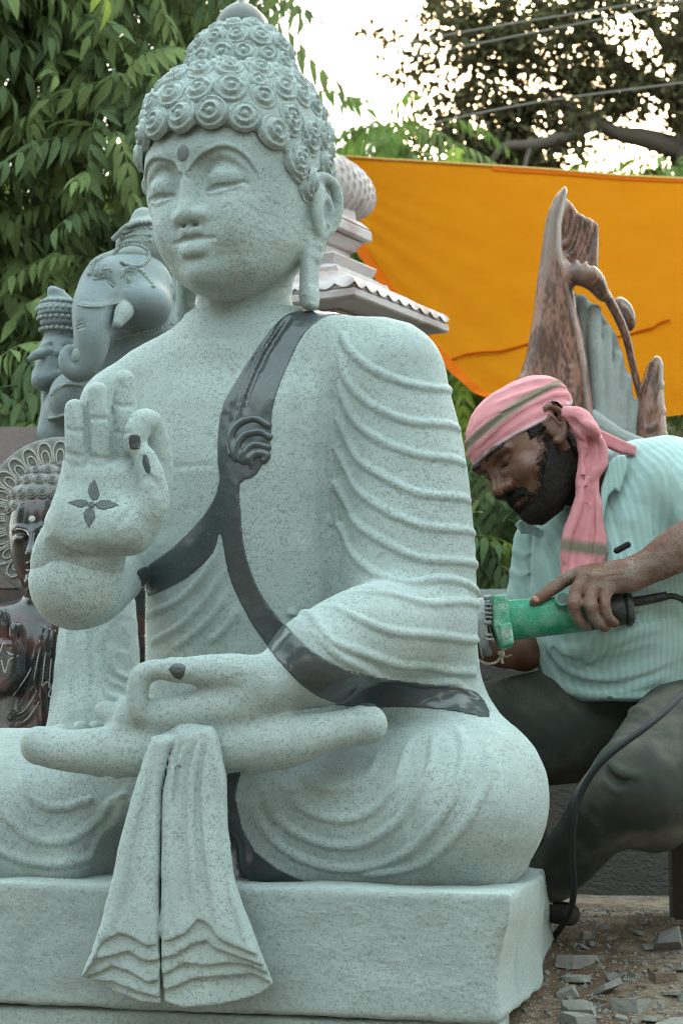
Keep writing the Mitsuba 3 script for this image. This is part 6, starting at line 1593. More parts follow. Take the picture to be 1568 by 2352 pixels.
put('cloth', mikit.ply(grid_mesh(g), 'tarp_cloth', smooth=True), sheet)
put('hem', mikit.ply(grid_mesh(np.stack([g[0] + [-0.035, -0.008, 0], g[0] + [0.0, -0.008, 0], g[1] * 0.6 + g[0] * 0.4 + [0.0, -0.006, 0]], 0)), 'tarp_hem', smooth=True), sheet)
put('hem', mikit.ply(grid_mesh(np.stack([g[40:, 0] + [0, -0.007, 0], g[40:, 0] * 0.3 + g[40:, 1] * 0.7 + [0, -0.006, 0]], 1)), 'tarp_hem', smooth=True), sheet)
put('edge_cord', mikit.ply(tube(g[::6, 0] + [0, -0.004, 0.004], [0.006], 7), 'tarp_edge', smooth=True), sheet)


def sheet_near(p):
    d = np.linalg.norm((g.reshape(-1, 3) - p)[:, [0, 2]], axis=1)
    return g.reshape(-1, 3)[np.argmin(d)]


for q in (np.array([(0.3506, 6.05, 1.6869), (0.3926, 6.05, 1.7011), (0.4415, 6.05, 1.7097), (0.5115, 6.05, 1.7182), (0.5675, 6.05, 1.7324), (0.6026, 6.05, 1.7437), (0.7216, 6.05, 1.758)]), np.array([(0.8616, 6.05, 1.7637), (0.9318, 6.05, 1.7793), (0.974, 6.05, 1.7921), (1.0092, 6.05, 1.8021), (1.0375, 6.05, 1.8206), (1.0699, 6.05, 1.8292)])):
    pts = [sheet_near(p) * [0, 1, 0] + p * [1, 0, 1] + [0, -0.010, 0] for p in q]
    put('seam', mikit.ply(tube(pts, [0.004, 0.005, 0.004], 6), 'tarp_hem', smooth=True), sheet)
bsdf('wire_sheath', principled((0.15, 0.14, 0.12), 0.7))
for k, q in enumerate(([V(0.3435, 10, 4.1876), V(0.815, 10, 4.2802), V(1.8501, 10, 4.4514), V(2.1628, 10, 4.5053)], [V(0.3261, 10.2, 4.1719), V(0.8787, 10.2, 4.2862), V(1.4808, 10.2, 4.4106), V(1.8866, 10.2, 4.5055), V(2.2058, 10.2, 4.5729)], [V(0.4162, 10.1, 3.7593), V(0.8663, 10.1, 3.8568), V(1.2222, 10.1, 3.9179), V(1.8587, 10.1, 4.0035), V(2.1728, 10.1, 4.0525)])):
    put('overhead_cable', mikit.ply(tube(q, [0.0055], 6), 'wire_sheath', smooth=True), label=('uppermost of the grey cables crossing the dark tree', 'middle grey cable crossing the dark tree, just under the uppermost', 'lowest grey cable crossing the dark tree above the orange sheet')[k], cat='cable', group='overhead cables')

# ---------------------------------------------------------------- ground and rubble
rng = np.random.default_rng(77)


def soil_colour(p, n, uv):
    a = fbm(p.x * 5, p.y * 5, 0, 4)
    b = fbm(p.x * 60, p.y * 60, p.z * 60, 3)
    c = noise(p.x * 350, p.y * 350, p.z * 350)
    col = mix((0.085, 0.054, 0.034), (0.175, 0.135, 0.097), smoothstep(0.35, 0.65, a * 0.6 + b * 0.4))
    return mix(col, (0.30, 0.29, 0.27), smoothstep(0.72, 0.85, c) * 0.6)


bsdf('soil', bumped(principled(proc(soil_colour), 0.95, 0.2), lambda p, n, uv: fbm(p.x * 70, p.y * 70, p.z * 70, 4), 0.012))


def chip_colour(p, n, uv):
    return mix((0.12, 0.112, 0.098), (0.22, 0.215, 0.195), fbm(p.x * 45, p.y * 45, p.z * 45, 3) * 0.7 + 0.3 * noise(p.x * 420, p.y * 420, p.z * 420))


bsdf('chip_stone', bumped(principled(proc(chip_colour), 0.9, 0.25), granite_bump, 0.002))


def ramp(v, a, b):
    t = np.clip((v - a) / (b - a), 0, 1)
    return t * t * (3 - 2 * t)


def height(x, y):
    q = np.stack([np.asarray(x, float), np.asarray(y, float), 0 * np.asarray(x, float)], -1)
    return 0.05 * (meshkit.fbm(q * 2.2, 4, 3) - 0.5) + 0.016 * (meshkit.fbm(q * 14, 3, 4) - 0.5) + 0.135 * ramp(q[..., 1], 2.75, 3.55) * ramp(q[..., 0], 0.05, 0.30)


xs = np.concatenate([np.linspace(-30, -2, 15)[:-1], np.linspace(-2, 0.1, 60)[:-1], np.linspace(0.1, 1.1, 130)[:-1], np.linspace(1.1, 2.5, 40)[:-1], np.linspace(2.5, 30, 15)])
ys = np.concatenate([np.linspace(-12, 1.5, 12)[:-1], np.linspace(1.5, 4.2, 300)[:-1], np.linspace(4.2, 8, 60)[:-1], np.linspace(8, 60, 20)])
X, Y = np.meshgrid(xs, ys, indexing='ij')
put('ground', mikit.ply(grid_mesh(np.stack([X, Y, height(X, Y)], -1)), 'soil', smooth=True), kind='structure')


def chip_mesh(seed, flat):
    """A broken flake: an uneven polygon, its upper face smaller and tilted."""
    import manifold3d as m3
    r = np.random.default_rng(seed)
    n = int(r.integers(5, 8))
    a = np.sort(r.uniform(0, 2 * np.pi, n) * 0.4 + np.arange(n) / n * 2 * np.pi * 0.9)
    q = np.stack([np.cos(a), np.sin(a) * r.uniform(0.55, 0.85)], 1) * r.uniform(0.55, 1.0, (n, 1))
    lo = np.column_stack([q, np.full(n, -flat)])
    hi = np.column_stack([q * r.uniform(0.72, 0.96, (n, 1)) + r.normal(0, 0.05, (n, 2)), flat * (0.7 + 0.5 * q @ r.normal(0, 0.6, 2))])
    m = m3.Manifold.hull_points(np.vstack([lo, hi]).astype(np.float32)).to_mesh()
    return trimesh.Trimesh(m.vert_properties[:, :3], m.tri_verts, process=False)


bsdf('chip_brown', bumped(principled((0.135, 0.098, 0.072), 0.95, 0.2), granite_bump, 0.002))
chips = [mikit.ply(chip_mesh(s, f), 'chip_brown' if s in (2, 5) else 'chip_stone') for s, f in zip(range(8), (0.16, 0.22, 0.2, 0.3, 0.14, 0.25, 0.35, 0.2))]
stones = [(0.375, 3.10, 0.050), (0.47, 3.13, 0.052), (0.56, 3.16, 0.045), (0.40, 3.01, 0.045), (0.52, 3.03, 0.052), (0.40, 3.32, 0.05), (0.57, 3.40, 0.05), (0.355, 3.05, 0.045), (0.46, 2.98, 0.035), (0.345, 2.99, 0.04), (0.59, 3.05, 0.045), (0.43, 3.21, 0.04), (0.53, 3.25, 0.04), (0.385, 3.24, 0.035), (0.60, 3.26, 0.05), (0.49, 3.07, 0.03), (0.36, 3.17, 0.03), (0.66, 3.15, 0.05)]
for k in range(64):
    y = rng.uniform(2.92, 3.55)
    stones.append((rng.uniform(0.115, 0.20) * y, y, rng.uniform(0.010, 0.026)))
for x, y, r in stones:
    M = pose((x, y, float(height(x, y)) + r * 0.12), rng.uniform(0, 6.28), rng.normal(0, 0.2), rng.normal(0, 0.2), r)
    put('stone_chip', {**chips[int(rng.integers(8))], 'to_world': T(M.tolist())}, label='broken stone chip lying in the dirt beside the block', cat='stone', group='stone chips on the ground')
Ms, ws = [], []
small = [chip_mesh(s + 20, 0.5) for s in range(5)]
for _ in range(1500):
    x, y = rng.uniform(0.28, 0.95), rng.uniform(2.8, 4.0)
    Ms.append(pose((x, y, float(height(x, y)) + 0.001), rng.uniform(0, 6.28), rng.normal(0, 0.4), rng.normal(0, 0.4), rng.uniform(0.003, 0.010)))
    ws.append(int(rng.integers(5)))
put('gravel', mikit.ply(gather(small, Ms, ws), 'chip_stone'), label='fine stone grit strewn over the dirt', cat='gravel', kind='stuff')
bsdf('old_wood', bumped(principled((0.045, 0.038, 0.03), 0.9, 0.2), lambda p, n, uv: fbm(p.x * 12, p.y * 120, p.z * 120, 3), 0.004))
stool = thing('stool', 'low dark wooden stool under the crouching man', 'stool')
sx, sy = 0.78, 3.55
put('seat', mikit.ply(trimesh.creation.box([0.34, 0.30, 0.03]), 'old_wood', to_world=T().translate([sx, sy, 0.36])), stool)
for a in (-1, 1):
    for b in (-1, 1):
        put('leg', mikit.ply(trimesh.creation.box([0.04, 0.04, 0.34]), 'old_wood', to_world=T().translate([sx + 0.14 * a, sy + 0.12 * b, 0.19])), stool)
wl = thing('low_wall', 'low stone-topped wall behind the man and the big statue', 'wall')
bsdf('wall_stone', bumped(principled(granite_colour((0.060, 0.055, 0.048), (0.03, 0.03, 0.027), (0.10, 0.07, 0.05)), 0.9, 0.2), granite_bump, 0.003))
put('capstone', mikit.ply(trimesh.creation.box([3.2, 0.22, 0.03]), 'granite_rough', to_world=T().translate([1.3, 4.45, V(0.3418, 4.34, 0.8036)[2]])), wl)
put('masonry', mikit.ply(trimesh.creation.box([3.18, 0.18, 0.72]), 'wall_stone', to_world=T().translate([1.3, 4.45, V(0.3418, 4.34, 0.8036)[2] - 0.377])), wl)


# ---------------------------------------------------------------- other carvings in the yard
def brown_colour(p, n, uv):
    a = fbm(p.x * 70, p.y * 70, p.z * 16, 4)
    b = noise(p.x * 330, p.y * 330, p.z * 80)
    c = fbm(p.x * 9, p.y * 9, p.z * 3 + 5, 3)
    col = mix((0.075, 0.037, 0.026), (0.23, 0.115, 0.085), smoothstep(0.35, 0.65, a * 0.7 + b * 0.3))
    return mix(col, (0.16, 0.115, 0.098), smoothstep(0.52, 0.70, c))


bsdf('brown_stone', principled(proc(brown_colour), 0.27, 0.35))
bsdf('pale_stone', bumped(principled(granite_colour((0.25, 0.27, 0.255), (0.17, 0.18, 0.17), (0.2, 0.15, 0.12), 0.5), 0.85, 0.25), granite_bump, 0.001))
K = 1 / 4400 * 4.4
fin = thing('brown_carving', 'tall polished brown stone carving with pointed blade, fluted crest and pale folds, behind the man', 'sculpture')
D = 4.4
c = Clay((0.37, 4.12, 0.85), (0.80, 4.66, 1.82), 0.0042)
c.slab(np.array([(0.5202, 4.4, 1.7614), (0.4942, 4.4, 1.7309), (0.4783, 4.4, 1.6941), (0.4684, 4.4, 1.6292), (0.4529, 4.4, 1.5259), (0.4428, 4.4, 1.4491), (0.4266, 4.4, 1.3643), (0.4098, 4.4, 1.3117), (0.3934, 4.4, 1.2911), (0.3899, 4.4, 1.1396), (0.5838, 4.4, 1.1396), (0.5799, 4.4, 1.2173), (0.5693, 4.4, 1.3282), (0.5582, 4.4, 1.4035), (0.5437, 4.4, 1.4584), (0.5372, 4.4, 1.5041), (0.5336, 4.4, 1.5405), (0.5188, 4.4, 1.5748), (0.5099, 4.4, 1.602), (0.5097, 4.4, 1.6626), (0.525, 4.4, 1.7403)]), 4.36, 0.055, 0.03, slope=(0.35, 0.0))
c.slab(np.array([(0.517, 4.4, 1.755), (0.5424, 4.4, 1.7372), (0.5555, 4.4, 1.7172), (0.5748, 4.4, 1.7056), (0.5982, 4.4, 1.6972), (0.6073, 4.4, 1.6847), (0.6064, 4.4, 1.6292), (0.6021, 4.4, 1.5467), (0.5777, 4.4, 1.5519), (0.5266, 4.4, 1.5519), (0.5066, 4.4, 1.5832)]), 4.44, 0.035, 0.012, k=0.012, slope=(0.2, 0.0))
c.limb([V(0.514, 4.36, 1.5578), V(0.5486, 4.33, 1.5475), V(0.5798, 4.34, 1.5355), V(0.61, 4.38, 1.5078)], [20 * K, 28 * K, 26 * K, 16 * K], k=0.012)
c.limb([V(0.5972, 4.38, 1.5368), V(0.6258, 4.4, 1.4999), V(0.6545, 4.42, 1.4523), V(0.6715, 4.43, 1.4076), V(0.6844, 4.44, 1.3523), V(0.6996, 4.44, 1.2838), V(0.7091, 4.44, 1.2434)], [14 * K, 12 * K, 11 * K, 10 * K, 9 * K, 8 * K, 7 * K], k=0.01)
c.ball(V(0.6749, 4.5, 1.4887), [24 * K, 0.04, 44 * K], k=0.01, axes=[[0.93, 0, 0.37], [0, 1, 0], [-0.37, 0, 0.93]])
c.slab(np.array([(0.7367, 4.4, 1.3766), (0.7232, 4.4, 1.3601), (0.7114, 4.4, 1.3251), (0.6994, 4.4, 1.2767), (0.6903, 4.4, 1.2214), (0.6844, 4.4, 1.1192), (0.7692, 4.4, 1.1192), (0.7647, 4.4, 1.1477), (0.7604, 4.4, 1.2377), (0.7566, 4.4, 1.3014), (0.7576, 4.4, 1.355), (0.7498, 4.4, 1.3736)]), 4.46, 0.05, 0.03, slope=(0.2, 0.0))
c.soften(0.5)
f = []
for n, q, a in (('f1', None, -0.009), ('f2', None, -0.008), ('f3', None, -0.008), ('f4', None, -0.008), ('f5', None, 0.006), ('f6', None, 0.006),
                ('f7', None, 0.006), ('f8', None, -0.004), ('f9', None, -0.004), ('f10', None, -0.004), ('f11', None, -0.004),
                ('f12', None, 0.007), ('f13', None, 0.007), ('f14', None, 0.007), ('f15', None, -0.005), ('f16', None, -0.005), ('f17', None, 0.004)):
    f.append((curve(n), a, 0.006, 0.15, 0.15))
c.carve(f)
put('polished_stone', mikit.ply(c.skin(), 'brown_stone', smooth=True), fin)
c = Clay((0.40, 4.20, 0.80), (0.76, 4.62, 1.64), 0.0045)
for pts, r in (([V(0.5632, 4.42, 1.5044), V(0.5683, 4.42, 1.4315), V(0.5787, 4.42, 1.3071), V(0.5868, 4.42, 1.163)], 15), ([V(0.5921, 4.41, 1.4762), V(0.5896, 4.4, 1.3963), V(0.594, 4.4, 1.2829), V(0.6, 4.4, 1.1396)], 17), ([V(0.6214, 4.42, 1.4294), V(0.6168, 4.41, 1.3569), V(0.6194, 4.41, 1.2641), V(0.6256, 4.41, 1.141)], 15),
               ([V(0.6464, 4.43, 1.3712), V(0.6358, 4.42, 1.3071), V(0.6405, 4.42, 1.2246), V(0.6473, 4.42, 1.1425)], 14), ([V(0.6695, 4.44, 1.3191), V(0.6568, 4.43, 1.2572), V(0.661, 4.43, 1.1439)], 13), ([V(0.6946, 4.45, 1.2607), V(0.6798, 4.44, 1.2021), V(0.6827, 4.44, 1.1351)], 14)):
    c.limb(pts, r * K, k=0.006)
c.slab(np.array([(0.5427, 4.4, 1.5311), (0.5993, 4.4, 1.4999), (0.6471, 4.4, 1.4273), (0.672, 4.4, 1.3344), (0.6908, 4.4, 1.2521), (0.6966, 4.4, 1.1192), (0.5714, 4.4, 1.1192), (0.5636, 4.4, 1.2829), (0.5453, 4.4, 1.4273)]), 4.46, 0.03, 0.01, k=0.008)
c.limb([V(0.5777, 4.36, 1.2148), V(0.637, 4.36, 1.1641), V(0.7, 4.38, 1.1468)], [20 * K, 26 * K, 22 * K], k=0.02)
c.rough(0.002, 0.03, 3)
put('unpolished_folds', mikit.ply(c.skin(), 'pale_stone', smooth=True), fin, label='pale unpolished stone folds')
put('pedestal', mikit.ply(trimesh.creation.box([0.24, 0.20, 0.34]), 'pale_stone', to_world=T().translate([0.63, 4.46, 0.975])), fin)

# white marble tower
def marble_colour(p, n, uv):
    v = fbm(p.x * 14 + 3 * noise(p.x * 4, p.y * 4, p.z * 4), p.y * 14, p.z * 14, 4)
    return mix((0.37, 0.33, 0.325), (0.29, 0.225, 0.215), smoothstep(0.52, 0.72, v))


bsdf('pink_marble', bumped(principled(proc(marble_colour), 0.6, 0.35), granite_bump, 0.0008))
tw = thing('marble_tower', 'small pinkish white marble shrine tower with scalloped roof, behind the statue\'s head', 'shrine')
E1, E2 = np.array([0.50, 0.866, 0]), np.array([-0.866, 0.5, 0])
NC = V(0.0313, 4.5, 1.5545)
CT = NC + 0.25 * (E1 + E2)


def tier(s0, s1, z0, z1, bevel=0.004):
    v = []
    for s, z in ((s0 - bevel, z0), (s0, z0 + bevel), (s1, z1 - bevel), (s1 - bevel, z1)):
        v += [[*(CT + s * (a * E1 + b * E2))[:2], z] for a, b in ((-1, -1), (1, -1), (1, 1), (-1, 1))]
    f = [[0, 3, 2, 1], [12, 13, 14, 15]]
    for k in range(3):
        f += [[4 * k + i, 4 * k + (i + 1) % 4, 4 * k + 4 + (i + 1) % 4, 4 * k + 4 + i] for i in range(4)]
    return trimesh.Trimesh(v, np.vstack([[q[:3], [q[0], q[2], q[3]]] for q in f]), process=False)


zt = NC[2]
put('eave_slab', mikit.ply(tier(0.25, 0.25, zt - 0.02, zt + 0.002), 'pink_marble'), tw)
put('roof_bed', mikit.ply(tier(0.246, 0.246, zt + 0.0025, zt + 0.017), 'pink_marble'), tw)
put('shaft', mikit.ply(tier(0.15, 0.15, 0.0, zt - 0.0205), 'pink_marble'), tw)


def scallop_roof(s0, s1, z0, z1, n, amp):
    """A hipped roof whose tile rows end in scallops at the eave."""
    V, F, k = [], [], 0
    for a in range(4):
        c0 = [(-1, -1), (1, -1), (1, 1), (-1, 1)]
        p, q = np.array(c0[a]), np.array(c0[(a + 1) % 4])
        m = n * 8 + 1
        for lev, (s, z) in enumerate(((s0, z0), (s0 * 0.93 + s1 * 0.07, z0 + 0.012), (s0 * 0.5 + s1 * 0.5, z0 * 0.45 + z1 * 0.55), (s1, z1))):
            for i in range(m):
                t = i / (m - 1)
                d = p * (1 - t) + q * t
                wave = abs(math.sin(math.pi * n * t))
                zz = z + (amp * (1 - wave) * (1.0 if lev < 2 else 0) + 0.006 * wave * (lev in (1, 2)))
                V.append([*(CT + s * (d[0] * E1 + d[1] * E2))[:2], zz])
        for lev in range(3):
            for i in range(m - 1):
                o = k + lev * m + i
                F += [[o, o + 1, o + m + 1], [o, o + m + 1, o + m]]
        k += 4 * m
    return trimesh.Trimesh(V, F, process=False)


put('scalloped_roof', mikit.ply(scallop_roof(0.252, 0.10, zt + 0.004, zt + 0.10, 9, 0.012), 'pink_marble', smooth=30), tw)
zc = V(0.0806, 4.76, 1.6628)[2]
put('ledge', mikit.ply(scallop_roof(0.135, 0.08, zt + 0.075, zt + 0.125, 5, 0.008), 'pink_marble', smooth=30), tw)
put('cornice', mikit.ply(tier(0.098, 0.112, zc - 0.012, zc + 0.030), 'pink_marble'), tw)
z2 = V(0.062, 4.76, 1.7793)[2]
put('upper_shaft', mikit.ply(tier(0.060, 0.060, zt + 0.09, z2 - 0.02), 'pink_marble'), tw)
put('moulding', mikit.ply(tier(0.07, 0.085, z2 - 0.05, z2 - 0.018), 'pink_marble'), tw)
put('upper_slab', mikit.ply(tier(0.102, 0.102, z2 - 0.0175, z2 + 0.012), 'pink_marble'), tw)
put('step', mikit.ply(tier(0.098, 0.085, z2 + 0.0125, z2 + 0.034), 'pink_marble'), tw)
put('gable', mikit.ply(tier(0.072, 0.066, z2 + 0.0345, z2 + 0.12), 'pink_marble'), tw)


def barrel(length, rad, nu=64, nv=40):
    V = []
    for i in range(nu + 1):
        for j in range(nv + 1):
            t, a = i / nu, j / nv * 2 * math.pi
            row = math.floor(t * 12)
            ft = t * 12 - row
            fa = (a / (2 * math.pi) * 22 + 0.5 * (row % 2)) % 1
            r = rad * (1 + 0.09 * (1 - ft) * math.sin(math.pi * fa)) * math.sin(math.pi * (0.06 + 0.88 * min(max(t, 0), 1))) ** 0.35
            V.append([(t - 0.5) * length, r * math.cos(a), r * math.sin(a) * 0.95])
    return grid_mesh(np.array(V).reshape(nu + 1, nv + 1, 3))


bm = np.eye(4)
bm[:3, 0], bm[:3, 1], bm[:3, 2], bm[:3, 3] = E1, E2, [0, 0, 1], [CT[0] + 0.02, CT[1], V(0.0403, 4.8, 1.9048)[2]]
bl = barrel(0.36, 0.085)
bl.invert()
put('barrel_roof', mikit.ply(bl, 'pink_marble', smooth=30, to_world=T(bm.tolist())), tw)

# elephant-headed statue
bsdf('grey_stone', bumped(principled(granite_colour((0.15, 0.185, 0.19), (0.11, 0.14, 0.145), (0.12, 0.13, 0.12), 0.35), 0.6, 0.35), granite_bump, 0.0004))
bsdf('grey_stone_rough', bumped(principled(granite_colour((0.215, 0.25, 0.235), (0.14, 0.17, 0.16), (0.15, 0.13, 0.11), 0.6), 0.8, 0.3), granite_bump, 0.0014))
ele = thing('elephant_statue', 'grey-green stone statue with elephant head, curled trunk and jewelled crown, half hidden at left', 'statue')
Q = 3.95 / 4400
c = Clay((-0.68, 3.55, 1.0), (-0.24, 4.30, 1.72), 0.0034)
c.ball(V(-0.4395, 4, 1.4326), [92 * Q, 0.095, 88 * Q])
c.ball(V(-0.4913, 3.93, 1.4349), [52 * Q, 0.07, 58 * Q], k=0.03)
c.ball(V(-0.4132, 3.93, 1.3838), [66 * Q, 0.07, 55 * Q], k=0.03)
c.ball(V(-0.5076, 3.9, 1.3771), [48 * Q, 0.05, 45 * Q], k=0.03)
c.limb([V(-0.4988, 3.92, 1.4093), V(-0.5107, 3.87, 1.3566), V(-0.5091, 3.85, 1.3023), V(-0.5138, 3.85, 1.2616), V(-0.5276, 3.85, 1.2319), V(-0.5489, 3.85, 1.2319), V(-0.5608, 3.85, 1.2517), V(-0.5566, 3.85, 1.2698), V(-0.5496, 3.85, 1.2752)], [58 * Q, 48 * Q, 42 * Q, 36 * Q, 29 * Q, 24 * Q, 19 * Q, 14 * Q, 9 * Q], k=0.012)
c.ball(V(-0.3622, 4.05, 1.4204), [34 * Q, 0.02, 62 * Q], k=0.01)
c.limb([V(-0.3447, 4.1, 1.3255), V(-0.4245, 4.05, 1.2965), V(-0.5044, 4.02, 1.2529), V(-0.5838, 4, 1.1837), V(-0.6011, 4, 1.1186)], [110 * Q, 100 * Q, 80 * Q, 48 * Q, 48 * Q], k=0.04)
c.ball(V(-0.5604, 3.95, 1.189), [56 * Q, 0.06, 62 * Q], k=0.02)
c.soften(0.5)
f = []
for n, q, a in (('e1', None, 0.006), ('e2', None, -0.005), ('e3', None, -0.005), ('e4', None, 0.006), ('e5', None, -0.004), ('e6', None, -0.004),
                ('e7', None, 0.005), ('e8', None, 0.005), ('e9', None, -0.003), ('e10', None, -0.005), ('e11', None, 0.006), ('e12', None, 0.005), ('e13', None, 0.006)):
    f.append((curve(n), a, 0.005, 0.1, 0.1))
c.carve(f)
put('body', mikit.ply(c.skin(), 'grey_stone', smooth=True), ele)
eb = c
c = Clay((-0.62, 3.70, 1.36), (-0.26, 4.18, 1.76), 0.003)
c.ball(V(-0.4195, 4.02, 1.5278), [72 * Q, 0.07, 66 * Q])
c.limb([V(-0.4249, 4.02, 1.59), V(-0.4199, 4.02, 1.5661)], [30 * Q, 60 * Q], k=0.02)
c.ball(V(-0.4397, 3.96, 1.4993), [36 * Q, 0.02, 20 * Q], k=0.002)
c.limb([V(-0.4819, 3.97, 1.5358), V(-0.4455, 3.955, 1.563), V(-0.4046, 3.96, 1.569)], [7 * Q, 7 * Q, 7 * Q], k=0.004)
put('crown', mikit.ply(c.skin(), 'grey_stone_rough', smooth=True), ele, label='beaded crown with an oval jewel')
both = Clay(c.lo, c.lo + c.h, c.h)
both.n = c.n
g = np.stack(np.meshgrid(*[both.lo[i] + both.h * np.arange(both.n[i]) for i in range(3)], indexing='ij'), -1)
both.F = np.minimum(c.F, eb.at(g)).astype(np.float32)
pearl = mikit.ply(trimesh.creation.icosphere(2, 1.0), 'grey_stone_rough', smooth=True)


def pearls(line, n, r):
    p = spline(np.asarray(line), 12)
    for t in np.linspace(0, len(p) - 1, n):
        put('bead', {**pearl, 'to_world': T().translate(p[int(t)].tolist()).scale(r)}, ele)


pearls(curve('band'), 15, 7.5 * Q)
pearls(curve('jewel'), 30, 5 * Q)
pearls(curve('band2'), 6, 6 * Q)
pearls(curve('trunk_band'), 26, 3.2 * Q)
for row in range(4):
    pearls(curve(f'crown_{row}'), (9, 10, 8, 7)[row], 5 * Q)
pearls(curve('necklace'), 20, 5 * Q)
for n, q, r in (('brow', None, 2.6), ('eye_a', None, 2.4), ('eye_b', None, 2.6), ('mark_a', None, 3), ('mark_b', None, 3), ('mark_c', None, 3), ('cheek', None, 1.6), ('wrinkle_a', None, 1.8), ('wrinkle_b', None, 1.8), ('wrinkle_c', None, 1.8),
                ('ear_a', None, 2.4), ('arm_a', None, 4), ('arm_b', None, 4)):
    put('carved_line', mikit.ply(tube(curve(n), [r * Q], 6, 5), 'grey_stone_rough', smooth=True), ele)
c = Clay((-0.52, 3.70, 1.28), (-0.40, 4.0, 1.46), 0.002)
c.limb([V(-0.4467, 3.92, 1.3816), V(-0.4468, 3.86, 1.3517), V(-0.4554, 3.83, 1.3216)], [24 * Q, 21 * Q, 11 * Q])
put('tusk', mikit.ply(c.skin(), 'grey_stone_rough', smooth=True), ele)
c = Clay((-0.64, 3.80, 1.18), (-0.50, 3.92, 1.34), 0.002)
c.ball(V(-0.5359, 3.83, 1.255), [13 * Q, 12 * Q, 18 * Q])
put('sweet', mikit.ply(c.skin(), 'grey_stone_rough', smooth=True), ele, label='patterned round sweet held in the curl of the trunk')

yal = thing('lion_head_carving', 'small crowned lion-like stone head at the left, beside the elephant trunk', 'sculpture')
Qy = 4.05 / 4400
c = Clay((-0.74, 3.85, 1.05), (-0.50, 4.25, 1.52), 0.0028)
for v_, r_ in ((672, 16), (690, 30), (715, 46), (742, 44), (765, 38)):
    pass
c.loft([1.4414, 1.4280, 1.4204, 1.4079, 1.4051, 1.3869, 1.3841, 1.3650, 1.3612, 1.3421], np.array([-0.6116, -0.6153, -0.6116, -0.6097, -0.6097, -0.6078, -0.6078, -0.6059, -0.6059, -0.6041]), 4.05, np.array([14, 18, 34, 44, 48, 50, 45, 46, 40, 36]) * Qy, np.array([14, 18, 30, 40, 44, 46, 41, 42, 36, 33]) * Qy, np.array([14, 18, 30, 40, 44, 46, 41, 42, 36, 33]) * Qy, k=0.0)
c.limb([V(-0.6214, 4.05, 1.4376), V(-0.6044, 4.05, 1.4299), V(-0.5727, 4.04, 1.4105)], [14 * Qy, 13 * Qy, 6 * Qy], k=0.01)
c.ball(V(-0.6071, 4.05, 1.3107), [44 * Qy, 42 * Qy, 46 * Qy], k=0.01)
c.limb([V(-0.6115, 4.02, 1.2811), V(-0.6241, 3.98, 1.2435), V(-0.6297, 3.97, 1.2324)], [36 * Qy, 30 * Qy, 24 * Qy], k=0.012)
c.ball(V(-0.6094, 3.98, 1.2398), [26 * Qy, 26 * Qy, 22 * Qy], k=0.008)
c.limb([V(-0.609, 4.04, 1.2377), V(-0.6156, 4.05, 1.2065), V(-0.601, 4.06, 1.1373)], [34 * Qy, 30 * Qy, 50 * Qy], k=0.02)
c.limb([V(-0.6137, 3.99, 1.2987), V(-0.6328, 3.96, 1.2862), V(-0.6511, 3.95, 1.2731)], [12 * Qy, 12 * Qy, 7 * Qy], k=0.006)
c.limb([V(-0.6195, 3.99, 1.3128), V(-0.6309, 3.97, 1.2994), V(-0.6401, 3.96, 1.2862)], [10 * Qy, 8 * Qy, 6 * Qy], k=0.005)
c.ball(V(-0.6018, 3.985, 1.2912), [12 * Qy, 8 * Qy, 9 * Qy], k=0.003)
c.limb([V(-0.6175, 3.98, 1.2827), V(-0.6202, 3.965, 1.2565)], [8 * Qy, 9 * Qy], k=0.006)
c.limb([V(-0.6435, 4, 1.2267), V(-0.6237, 3.98, 1.2156), V(-0.6032, 3.99, 1.2193)], [7 * Qy, 7 * Qy, 7 * Qy], k=0.005)
c.rough(0.0035, 0.022, 9)
put('head', mikit.ply(c.skin(), 'grey_stone', smooth=True), yal)
for row in range(4):
    for i in range(11):
        a = -1.4 + 2.9 * i / 10
        r = (40, 49, 47, 42)[row] * Qy
        p = np.array([(-0.6088, 4.05, 1.4137), (-0.6085, 4.05, 1.3974), (-0.6082, 4.05, 1.3783), (-0.6078, 4.05, 1.3535)])[row] + np.array([r * math.sin(a), -r * 0.93 * math.cos(a), 0])
        put('bead', mikit.ply(trimesh.creation.icosphere(1, 5.5 * Qy), 'grey_stone_rough', smooth=True, to_world=T().translate(p.tolist())), yal)


# small polished dark-red seated statue with a halo slab
def red_colour(p, n, uv):
    a = fbm(p.x * 24, p.y * 24, p.z * 24, 4)
    b = noise(p.x * 300, p.y * 300, p.z * 300)
    col = mix((0.022, 0.022, 0.022), (0.075, 0.030, 0.027), smoothstep(0.45, 0.70, a))
    return mix(col, (0.10, 0.10, 0.095), smoothstep(0.72, 0.85, b) * 0.4)


bsdf('red_stone', principled(proc(red_colour), 0.2, 0.6))
bsdf('red_slab', bumped(principled(granite_colour((0.20, 0.155, 0.15), (0.13, 0.11, 0.11), (0.27, 0.16, 0.15), 0.5), 0.5, 0.4), granite_bump, 0.0005))
bsdf('halo_stone', bumped(principled(granite_colour((0.165, 0.165, 0.155), (0.10, 0.105, 0.10), (0.2, 0.13, 0.12), 0.5), 0.45, 0.4), granite_bump, 0.0005))
bsdf('cut_line', principled((0.42, 0.42, 0.39), 0.8, 0.3))
red = thing('small_statue', 'small dark red seated stone figure with carved halo, behind the raised arm at left', 'statue')
R = 3.72 / 4400
